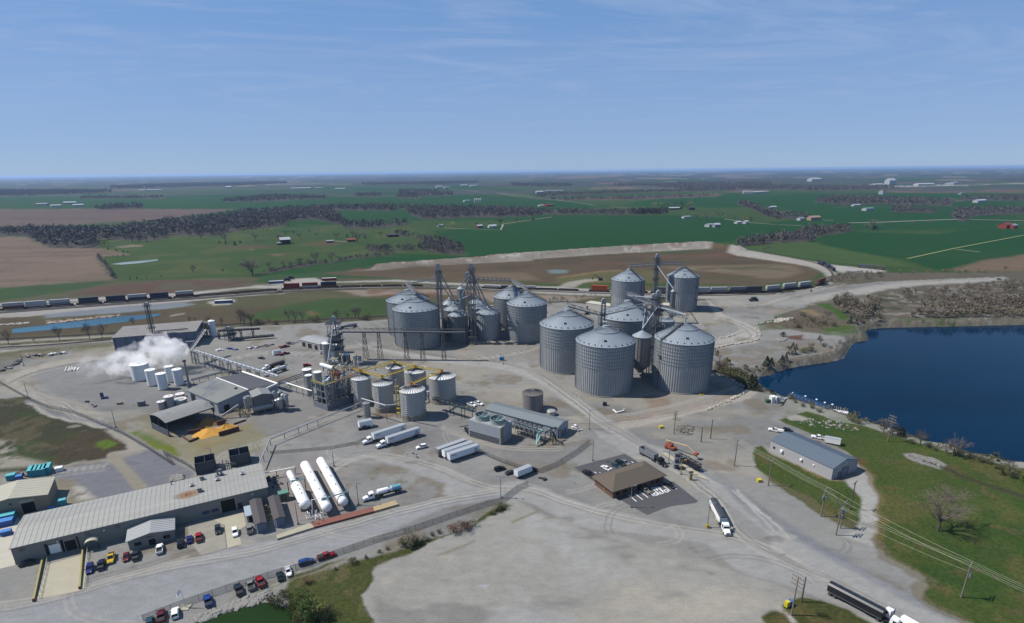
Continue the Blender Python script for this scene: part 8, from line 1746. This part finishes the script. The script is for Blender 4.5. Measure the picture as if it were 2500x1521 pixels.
KIND={'cedar':[(tr0,blob(i,420,'cone',.045).mesh('crown',CEDAR))for i in(1,2)],'bud':[(TB[0][0],blob(5,500,'b',.035).mesh('crown',BUD))],'olive':[(tr0,blob(i,620,'b',.04).mesh('crown',OLIVE))for i in(7,8)],
  'rust':[(tr0,blob(9,700,'b',.03).mesh('crown',RUSTB))],'green':[(tr0,blob(11,700,'b',.035).mesh('crown',GREENB))],'dark':[(tr0,blob(12,600,'b',.045).mesh('crown',CEDAR))],'bare':TB}
def plant(kind,f,x,y,ty,label,wd=1.0,group=None,name=None,z=0.0):
    p=g(f,x,y,z);h=max(1.0,Hat(p,q(f,0,ty)[1])-z);T,C=KIND[kind][rnd.randrange(len(KIND[kind]))]
    nm=name or{'bare':'bare_tree','cedar':'cedar_tree','bud':'budding_tree','dark':'evergreen_tree'}.get(kind,'shrub')
    t=thing(nm,label,'tree' if nm.endswith('tree')else 'shrub',p,rnd.random()*6,group);t.scale=(h*wd,h*wd,h)
    child('trunk',T,t);child('crown',C,t);return t
T_,C_=bare(21,spread=.5,lv=5,n0=11,tw=.0016);p=g('E3',1722,1256);h=Hat(p,q('E3',0,885)[1]);t=thing('bare_tree','lone large leafless tree on the right lawn','tree',p);t.scale=(h*1.12,h*1.12,h);child('trunk',T_.mesh('trunk',BARK),t);child('crown',C_.mesh('crown',TWIG),t)
def row(kind,f,s,label,group,wd=1.0,name=None,z=0.0,tail=', counted from the left'):
    for i,a in enumerate(s.split()):
        x,y,ty=(float(v)for v in a.split(','));plant(kind,f,x,y,ty,label.replace('#',ORD[i]),wd,group,name,z)
row('bare','B1','120,552,330 465,540,450 800,500,285 1200,480,225 1370,468,240 1790,300,165','# leafless tree from the left along the blue pond siding','leafless trees along the blue pond',.85)
row('bare','A2','50,1452,1330 205,1450,1380 370,1432,1288 430,1432,1312 492,1430,1286 555,1430,1370 790,1412,1300 880,1410,1340 945,1404,1262 972,1412,1282','# leafless tree from the left in the row below the bright green strip','leafless trees below the green strip',.8)
row('olive','A2','120,1445,1380 260,1450,1400 600,1432,1368 1035,1412,1350','# low bush from the left among the leafless trackside trees','bushes below the green strip',1.4)
row('bare','B2','620,262,150 700,262,170 870,290,140 1050,305,180 1310,292,45 1352,297,60 1442,292,85','# leafless tree from the left between blue hall and green strip','leafless trees behind the blue hall',.85)
row('bare','A2','60,1020,860 290,722,655 465,715,660 612,705,650 780,718,640 920,702,628 962,752,650 1022,712,640 1160,702,640 1300,672,628 1650,615,560 1985,606,565 2096,604,560 2190,592,530 2326,576,520 2425,556,520','# bare pasture tree from the left on the farmland left of centre','bare trees dotting the pasture',1.2)
row('bare','A2','200,975,900 330,962,880 400,950,885 465,942,860 540,932,880 605,922,815 740,912,818 800,905,850 860,900,860','# bare hedgerow tree from the left above the narrow wheat strip','bare trees of the hedgerow above the wheat strip',1.15)
row('bare','A1','1200,742,640 1140,745,650 1260,740,640 1660,1002,930 1730,722,640 1940,742,650 2170,1032,860 2200,732,632 2400,740,660','# bare field tree in the pasture left of the farmstead','bare trees in the left pasture',1.35)
row('cedar','A1','870,878,860 908,878,862 935,876,862 975,872,854 1010,867,850 1060,862,842 930,806,785 1000,818,800 1060,832,810 1100,838,815 1135,843,832 1120,1062,1042 1178,1058,1036 1215,1056,1042 1260,1050,1036 1380,1040,1022 1915,992,970 1885,752,728 2020,772,732 2066,752,724 1940,760,732','# small dark cedar of the left pasture','small cedars in the left pasture',1.3)
row('cedar','A2','120,608,585 205,608,588 240,606,588 270,606,586 310,606,588 370,605,588 410,604,584 345,668,642 410,666,645 545,652,632 630,645,634 873,702,670 1030,712,690 150,640,625 185,644,628 690,920,885','# small dark cedar near the small wheat field','small cedars near the small wheat field',1.3)
plant('bud','A2',1775,612,560,'pale yellow blossoming tree beside the farm lane',1.2);plant('bud','A1',900,782,700,'yellow green budding tree beside the tan field',1.0);plant('dark','A3',360,557,528,'single round dark tree beside the lane',1.2);plant('bare','A3',75,592,530,'bare tree at the lane bend above the big wheat field',1.2);plant('bare','A3',215,577,520,'second bare tree along the lane above the big wheat field',1.2)
row('bare','A4','1160,637,530 1115,637,570 1300,612,560 1500,597,555 1640,590,550','# bare tree from the left by the country road at right','bare trees by the country road',1.3);plant('dark','A4',1185,636,592,'dark evergreen beside the bare tree on the country road',1.2)
row('bud','A3','1400,440,395 1460,440,392 1640,440,385 1700,440,388 2180,560,515 2230,565,520','# budding yellow green tree near the far farmsteads','budding trees near far farmsteads',1.4);row('bare','A3','1520,442,395 1580,442,395 1850,555,475 1960,540,470 1760,555,490 2090,560,520','# bare tree round the far farmsteads','bare trees near far farmsteads',1.5)
QG='shrubs and cedars on the quarry bank'
row('cedar','D4','915,1022,880 965,960,895 790,1132,1030 840,1090,1010 660,1172,1062 605,1162,1042 410,1445,1270 450,1455,1290 1250,850,790 1625,650,560 1700,655,590 1905,560,420 1150,260,225','# dark cedar of the quarry point',QG,1.5)
row('dark','D4','805,805,735 555,1212,1182 625,1242,1180 345,1212,1132 490,1195,1150 1850,330,290','# round dark evergreen bush of the quarry point',QG,1.1)
row('bare','D4','300,1285,1130 30,1232,1030 70,1255,1060 230,1275,1150 1265,900,790 1350,600,480 1150,965,870 1560,420,300 1440,420,330','# leafless scrub tree of the quarry point',QG,1.3)
row('olive','D4','20,1240,1120 90,1262,1150 150,1290,1200 210,1310,1230 280,1345,1260 340,1390,1290 500,1470,1400 1060,1002,925 1145,985,900 640,1115,1060 880,950,910 1310,930,880 1390,950,905 1050,560,500 1150,620,560 1000,700,640 1300,660,600 1420,680,620','# olive scrub bush of the quarry point',QG,1.6)
SG2='shrubs along the lake shore below the lawn'
row('bare','E3','1255,410,262 1570,510,365 1850,610,425 1790,590,480 1330,430,330 2340,745,645 1100,330,270','# leafless shore tree from the jetty side',SG2,1.3);row('dark','E3','1370,432,335 2270,772,728 2372,796,745 2455,830,770 180,45,-10 290,72,25','# dark evergreen shore bush',SG2,1.2)
row('olive','E3','980,305,228 1040,330,280 1500,500,455 1640,530,480 1900,605,540 1700,560,520 2080,650,580 2160,670,615 2000,630,590 2240,720,670 2350,770,700 120,30,-20 560,185,150 640,200,160 700,230,190 500,150,120','# olive shore shrub',SG2,1.5)
PG2='bushes above the green pond'
row('green','C4','1900,1180,900 2010,1290,1020 1800,1250,1100 2000,1370,1180','# fresh green bush above the pond',PG2,1.0);row('olive','C4','1620,1132,960 2230,1225,1090 1530,1090,990 1720,1010,900 2170,1330,1180 1850,1360,1230','# brown olive bush above the pond',PG2,1.1);plant('rust','C4',1962,862,765,'small rusty bush on the weedy bank',1.3,PG2);row('bud','C4','2120,1262,1050 1880,1330,1180','# yellow green bush at the bottom edge',PG2,1.0)
row('rust','E5','1260,408,300 1340,395,270 1430,350,262 1390,375,290','# clump of the rust brown brush on the weedy bank','rust brown brush on the bank',1.3);row('olive','E5','760,540,450 830,545,400 900,520,450 960,490,418 1050,440,395 1120,415,368 600,580,540 520,610,570 1700,195,120 1740,170,100 1640,230,180 260,712,640','# grey scrub clump on the weedy bank','grey scrub on the weedy bank',1.3);row('cedar','E5','385,668,630 80,785,755','# tiny dark cedar on the weedy bank','grey scrub on the weedy bank',1.5)
_r=random.Random(9);o_=g('F4',1200,1200);t=thing('pipe_maze','maze of thin pipes and platforms between mill tower and fermenters','pipework',o_)
for nm_,mt_,n_ in(('pipes',STEEL,70),('white_pipes',WHITE,26),('yellow_rails',YEL,26),('platforms',DARKS,10)):
    m=MB()
    for i in range(n_):
        p=g('F4',_r.uniform(860,1560),_r.uniform(1060,1380),_r.uniform(0,11));d=_r.choice([(1,0,0),(0,1,0),(0,0,1)]);e=p+Vector(d)*_r.uniform(1.5,6)
        if nm_=='platforms':m.box(p.x,p.y,p.z,p.x+3.5,p.y+2.5,p.z+.15)
        elif nm_=='yellow_rails':m.bar(p,e,.16)
        else:m.cyl(p,e,_r.choice([.1,.16,.28]),n=6)
        if i%3==0:m.bar(Vector((p.x,p.y,0)),p,.16)
    part(nm_,m,mt_,t,wl=o_)
def wood(s,sp,h,label,n=40,m_=WOODC,seed=1,fuzz=1.0,z=0.0,ev=.0):
    P2=[(p.x,p.y)for p in GP(s,z)];xs=[p[0]for p in P2];ys=[p[1]for p in P2];r_=np.random.RandomState(seed)
    A_=(max(xs)-min(xs))*(max(ys)-min(ys));N=min(int(A_/sp**2),60000);X=r_.uniform(min(xs),max(xs),N);Y=r_.uniform(min(ys),max(ys),N);k=sdist(P2,X,Y)>0;X,Y=X[k][:4200],Y[k][:4200];N=len(X)
    if not N:return
    hs=h*r_.uniform(.7,1.15,N);c=r_.normal(size=(N,n,3));c/=np.linalg.norm(c,axis=2)[:,:,None];c*=r_.uniform(.45,1.0,(N,n,1));w_=hs*.42*fuzz
    C=np.stack([X[:,None]+c[:,:,0]*w_[:,None],Y[:,None]+c[:,:,1]*w_[:,None],hs[:,None]*(.58+c[:,:,2]*.42)],2);s_=hs[:,None,None]*(.10*math.sqrt(60/n));V_=(C[:,:,None,:]+r_.normal(size=(N,n,3,3))*s_[:,:,:,None]*.75).reshape(-1,3);V_[:,2]=np.maximum(V_[:,2],0)+z
    me=bpy.data.meshes.new('woodland');nt_=N*n;me.vertices.add(nt_*3);me.vertices.foreach_set('co',V_.astype(np.float32).ravel());me.loops.add(nt_*3);me.polygons.add(nt_);me.loops.foreach_set('vertex_index',np.arange(nt_*3,dtype=np.int32));me.polygons.foreach_set('loop_start',np.arange(0,nt_*3,3,dtype=np.int32));me.polygons.foreach_set('loop_total',np.full(nt_,3,np.int32));me.update(calc_edges=True);me.materials.append(m_)
    o=bpy.data.objects.new('woodland',me);COL.objects.link(o);tag(o,label,'woodland',None,'stuff');return o
for i,(s,sp,h,n,lb)in enumerate(WOODS):
    wood(s,sp,h,lb,n,CEDAR if 'pine' in lb else WOODC,i+3)
SCRUB=mat('slope_scrub',(124,114,96),.95,noise=.45,nscale=.06)
wood('D4 1400,400 1560,310 1780,420 1999,330 1999,640 1700,640 1600,600 1500,510',6,7,'dense grey green scrub on the quarry slope',60,SCRUB,41);wood('A4 1460,1392 2900,1405 2900,1230 2200,1240 1600,1290',5.5,7,'dark scrub along the far lake shore',50,SCRUB,42);wood('A4 1300,1190 2464,1080 2900,1080 2900,1230 1500,1270',7,5,'thin bare brush on the rubble slope',40,SCRUB,43)
wood('A4 860,1090 1250,1060 1250,1010 1000,1010 850,1040 640,1110 700,1130',8,5,'bare brush between the rail bend and the quarry track',40,SCRUB,44);wood('A4 1300,1020 2464,1010 2464,985 1900,990 1400,1000',12,5,'thin bare brush along the field corner at right',30,SCRUB,45);wood('D4 640,700 900,590 1300,560 1450,650 1300,720 900,710',5,3,'low tangled scrub on the quarry point',40,SCRUB,46)
wood('A3 500,1290 900,1230 900,1200 500,1225',8,3.5,'low scrub bank behind the white shed',36,SCRUB,47);wood('E3 480,130 900,250 1100,330 1500,470 2000,600 2464,710 2700,780 2700,840 2464,800 2000,680 1500,550 1150,390 900,310 600,220 430,160',5.5,4.5,'green brown brush along the steep lake shore below the lawn',50,OLIVE,49,z=-2.5);wood('D4 0,1240 0,1040 120,1130 380,1300 520,1400 520,1490 330,1400 200,1320',5,5,'shrubby green bank between the lakeside silo and the lake',50,OLIVE,48)
# ---------------- far farms ----------------
RW={'w':mat('far_white_roof',(194,198,204),.5),'g':mat('far_grey_roof',(150,156,164),.6),'r':mat('far_red_roof',(150,56,46),.6),'d':mat('far_dark_roof',(62,60,66),.7),'n':mat('far_green_roof',(96,150,130),.6),'t':mat('far_tan_wall',(176,150,128),.7),'k':mat('far_dark_wall',(52,46,48),.8)}
def farm(f,x,y,L_,W_,h,wm,rm,label,a=.3,grp=None):
    building('farm_building',label,'building',g(f,x,y),a,L_,W_,h,h*.45,RW[wm],RW[rm],'u',.5,group=grp)
for a_ in(('A2',300,765,17,15,8,'k','w','black barn with a bright white roof alone in the pasture',.5),('A2',275,768,9,7,3,'k','g','low grey roofed lean barn left of the black barn'),('A2',875,742,14,8,4,'r','r','red brown farm shed beside the dirt lane'),('A2',1220,702,22,9,4,'k','d','dark long house behind the trees'),('A2',1995,622,13,9,4.5,'r','w','red barn with a white roof by the farm lane'),('A2',2095,622,18,10,4.5,'w','w','white farmhouse right of the red barn'),('A2',1655,615,12,8,4,'w','g','grey roofed house among trees left of the blossoming tree'),
 ('A2',695,750,12,8,3,'k','g','low grey shed on the bare patch in the pasture'),('A3',0,622,12,9,4,'w','w','white barn at the end of the farm lane'),('A3',1870,615,20,12,5,'w','g','white farm building alone in the big wheat field'),('A3',1920,618,14,10,6,'g','w','blue grey barn joined to the white one in the wheat'),('A3',2110,587,14,9,4,'w','w','white house at the right edge of the big wheat field'),('A3',2185,587,12,9,5,'w','w','bright white gable house beside the yellow trees'),
 ('A3',410,438,22,10,4,'w','w','long white barn left of the red roofed one'),('A3',470,438,34,14,5,'r','r','red roofed barn in the middle distance'),('A3',1530,465,34,12,5,'k','w','dark barn with a long white roof by the pines'),('A3',1615,460,18,12,6,'r','d','dark red barn in the farmstead right of the pines'),('A3',1700,468,18,12,7,'k','d','steep dark barn at the right of the farmstead'),('A3',1655,540,22,10,4,'w','g','pale house under the bare trees above the wheat'),
 ('A3',385,325,40,20,9,'w','w','big white barn left of the distant grain bins'),('A4',1108,475,38,14,6,'w','n','white barn with a green roof in the right wheat'),('A4',540,558,16,10,5,'w','g','small white house at the country road'),('A4',632,558,30,13,7,'t','t','large tan brick house at the country road'),('A4',1250,333,40,18,14,'w','r','tall white barn with a red roof edge far at right'),('A4',2065,405,60,16,7,'w','w','very long white barn at the far right'),('A4',2310,627,24,14,7,'r','r','large red barn at the right edge'),('A4',2375,628,16,12,6,'r','g','grey roofed wing of the red barn'),('A4',1000,435,30,10,4,'w','w','white farmyard sheds in front of the wide wood'),('A4',290,455,22,12,5,'w','w','white sheds beside the budding trees'),
 ('A4',1925,335,26,14,7,'g','n','small pale green farm building far at right'),('A1',310,428,40,16,6,'w','g','leftmost house of the farm hamlet at left'),('A1',440,442,34,16,6,'w','w','second house of the farm hamlet at left'),('A1',545,418,46,16,7,'w','w','white barn of the farm hamlet at left'),('A1',630,440,34,16,7,'w','w','right white barn of the farm hamlet at left'),('A1',645,765,14,10,5,'k','g','weathered barn half hidden in the left wood'),('A1',1195,305,90,20,7,'w','w','far long white barn left of the twin silos'),('A1',1300,302,70,18,6,'w','w','far white barn right of its twin at left'),
 ('A1',1935,282,50,30,12,'w','w','far white barn in the grove at left'),('A2',385,290,150,30,8,'w','w','far long white poultry barns in the wheat'),('A2',590,288,60,25,8,'w','g','far pale barn right of the poultry barns'),('A2',770,292,70,22,7,'w','w','far white barn on the left horizon fields'),('A2',1645,275,60,24,9,'w','w','far white barn beside a small silo'),('A2',1710,280,50,22,8,'w','g','far pale barn along the lane'),('A2',1850,262,60,22,8,'w','w','far white farm on the rise'),('A2',1935,265,60,22,8,'w','w','far white farm right of the one on the rise'),
 ('A2',1880,400,28,14,6,'w','n','pale green roofed barn before the far wood'),('A3',2245,325,70,18,7,'w','w','long white barn right of the bin row'),('A3',2320,322,40,16,7,'w','g','pale barn at the end of the bin row'),('A4',1180,262,110,40,10,'w','w','far white works at the town edge'),('A4',1305,252,60,40,30,'w','w','tall white block on the far right horizon'),('A4',1555,258,130,40,10,'w','w','far white shed of the town at right'),('A4',1860,248,200,50,10,'w','g','far long grey shed of the town at right'),('A4',640,222,140,50,20,'w','w','far white building among the horizon woods'),('A2',430,190,500,80,12,'w','w','very long white roof near the left horizon')):
    farm(*a_[:9],a_[9]if len(a_)>9 else.2+(len(a_[8])%5)*.15)
for i,(f,x,y,w_,h)in enumerate([('A3',470+j*20,322,8,14)for j in range(8)]+[('A3',2168+j*16,326,6,11)for j in range(5)]+[('A2',1972+j*16,400,4,12)for j in range(4)]+[('A1',1248,304,5,24)]):
    m=MB();m.lathe((0,0,0),[(w_,0),(w_,h),(w_*.1,h*1.25)],14);solo('distant_silo',m,RW['g']if i<8 else RW['w'],ORD[i]+' far silo counted over the groups of distant grain bins','silo',g(f,x,y),0,'distant grain bins',40)
# ---------------- steam ----------------
bm=bmesh.new()
for x,y,r_,z in((2420,640,6,13),(2330,610,9,13),(2210,640,10,14),(2110,590,12,15),(2000,640,11,13),(1900,700,12,12),(1800,730,11,12),(1700,770,10,11),(1600,760,9,10),(1500,790,9,10),(1720,850,8,8),(1570,880,7,8),(1880,800,8,8),(1200,850,9,9),(1140,820,7,9),(1240,800,6,10),(1330,830,6,9),(1430,850,7,9),(1100,740,5,12),(900,640,5,13),(1040,640,4,13),(2100,760,8,8)):
    bmesh.ops.create_icosphere(bm,subdivisions=3,radius=r_*.74,matrix=Matrix.Translation(g('B1',x,y,z)))
me=bpy.data.meshes.new('steam_cloud');bm.to_mesh(me);bm.free()
sm_=bpy.data.materials.new('steam');sm_.use_nodes=True;t=sm_.node_tree;t.nodes.clear();out=t.nodes.new('ShaderNodeOutputMaterial');pv=t.nodes.new('ShaderNodeVolumePrincipled');pv.inputs['Color'].default_value=(.995,.995,1,1);pv.inputs['Anisotropy'].default_value=.3
tcn=t.nodes.new('ShaderNodeTexCoord');nn=t.nodes.new('ShaderNodeTexNoise');nn.inputs['Scale'].default_value=.16;nn.inputs['Detail'].default_value=5;nn.inputs['Roughness'].default_value=.6;t.links.new(tcn.outputs['Object'],nn.inputs['Vector']);mr_=t.nodes.new('ShaderNodeMapRange');mr_.inputs[1].default_value=.43;mr_.inputs[2].default_value=.62;mr_.inputs[3].default_value=0;mr_.inputs[4].default_value=.22
t.links.new(nn.outputs['Fac'],mr_.inputs[0])
sx_=t.nodes.new('ShaderNodeSeparateXYZ');t.links.new(tcn.outputs['Object'],sx_.inputs[0]);mx_=t.nodes.new('ShaderNodeMapRange');xa,xb=g('B1',1000,850,10).x,g('B1',2200,650,13).x
mx_.inputs[1].default_value=xa;mx_.inputs[2].default_value=xb;mx_.inputs[3].default_value=.06;mx_.inputs[4].default_value=1.0;t.links.new(sx_.outputs['X'],mx_.inputs[0]);ml=t.nodes.new('ShaderNodeMath');ml.operation='MULTIPLY';t.links.new(mr_.outputs[0],ml.inputs[0]);t.links.new(mx_.outputs[0],ml.inputs[1]);t.links.new(ml.outputs[0],pv.inputs['Density']);t.links.new(pv.outputs[0],out.inputs['Volume'])
me.materials.append(sm_);o=bpy.data.objects.new('steam',me);COL.objects.link(o);tag(o,'white steam cloud drifting left over the round tanks','steam',None,'stuff')
rmd=o.modifiers.new('merge','REMESH');rmd.mode='VOXEL';rmd.voxel_size=1.1
tx_=bpy.data.textures.new('billow','CLOUDS');tx_.noise_scale=3.6;dm=o.modifiers.new('billow','DISPLACE');dm.texture=tx_;dm.strength=7.0;dm.mid_level=.45;dm.texture_coords='GLOBAL'
# ---------------- air ----------------
hz=bpy.data.materials.new('air');hz.use_nodes=True;t=hz.node_tree;t.nodes.clear();out=t.nodes.new('ShaderNodeOutputMaterial');pv=t.nodes.new('ShaderNodeVolumePrincipled');pv.inputs['Color'].default_value=(.40,.60,.94,1);pv.inputs['Density'].default_value=HAZE;pv.inputs['Anisotropy'].default_value=.2;t.links.new(pv.outputs[0],out.inputs['Volume'])
m=MB();m.box(-61000,-61000,-14,61000,61000,CAMZ+8);o=part('haze',m,hz);tag(o,'thin blue haze over the far country','haze',None,'stuff')
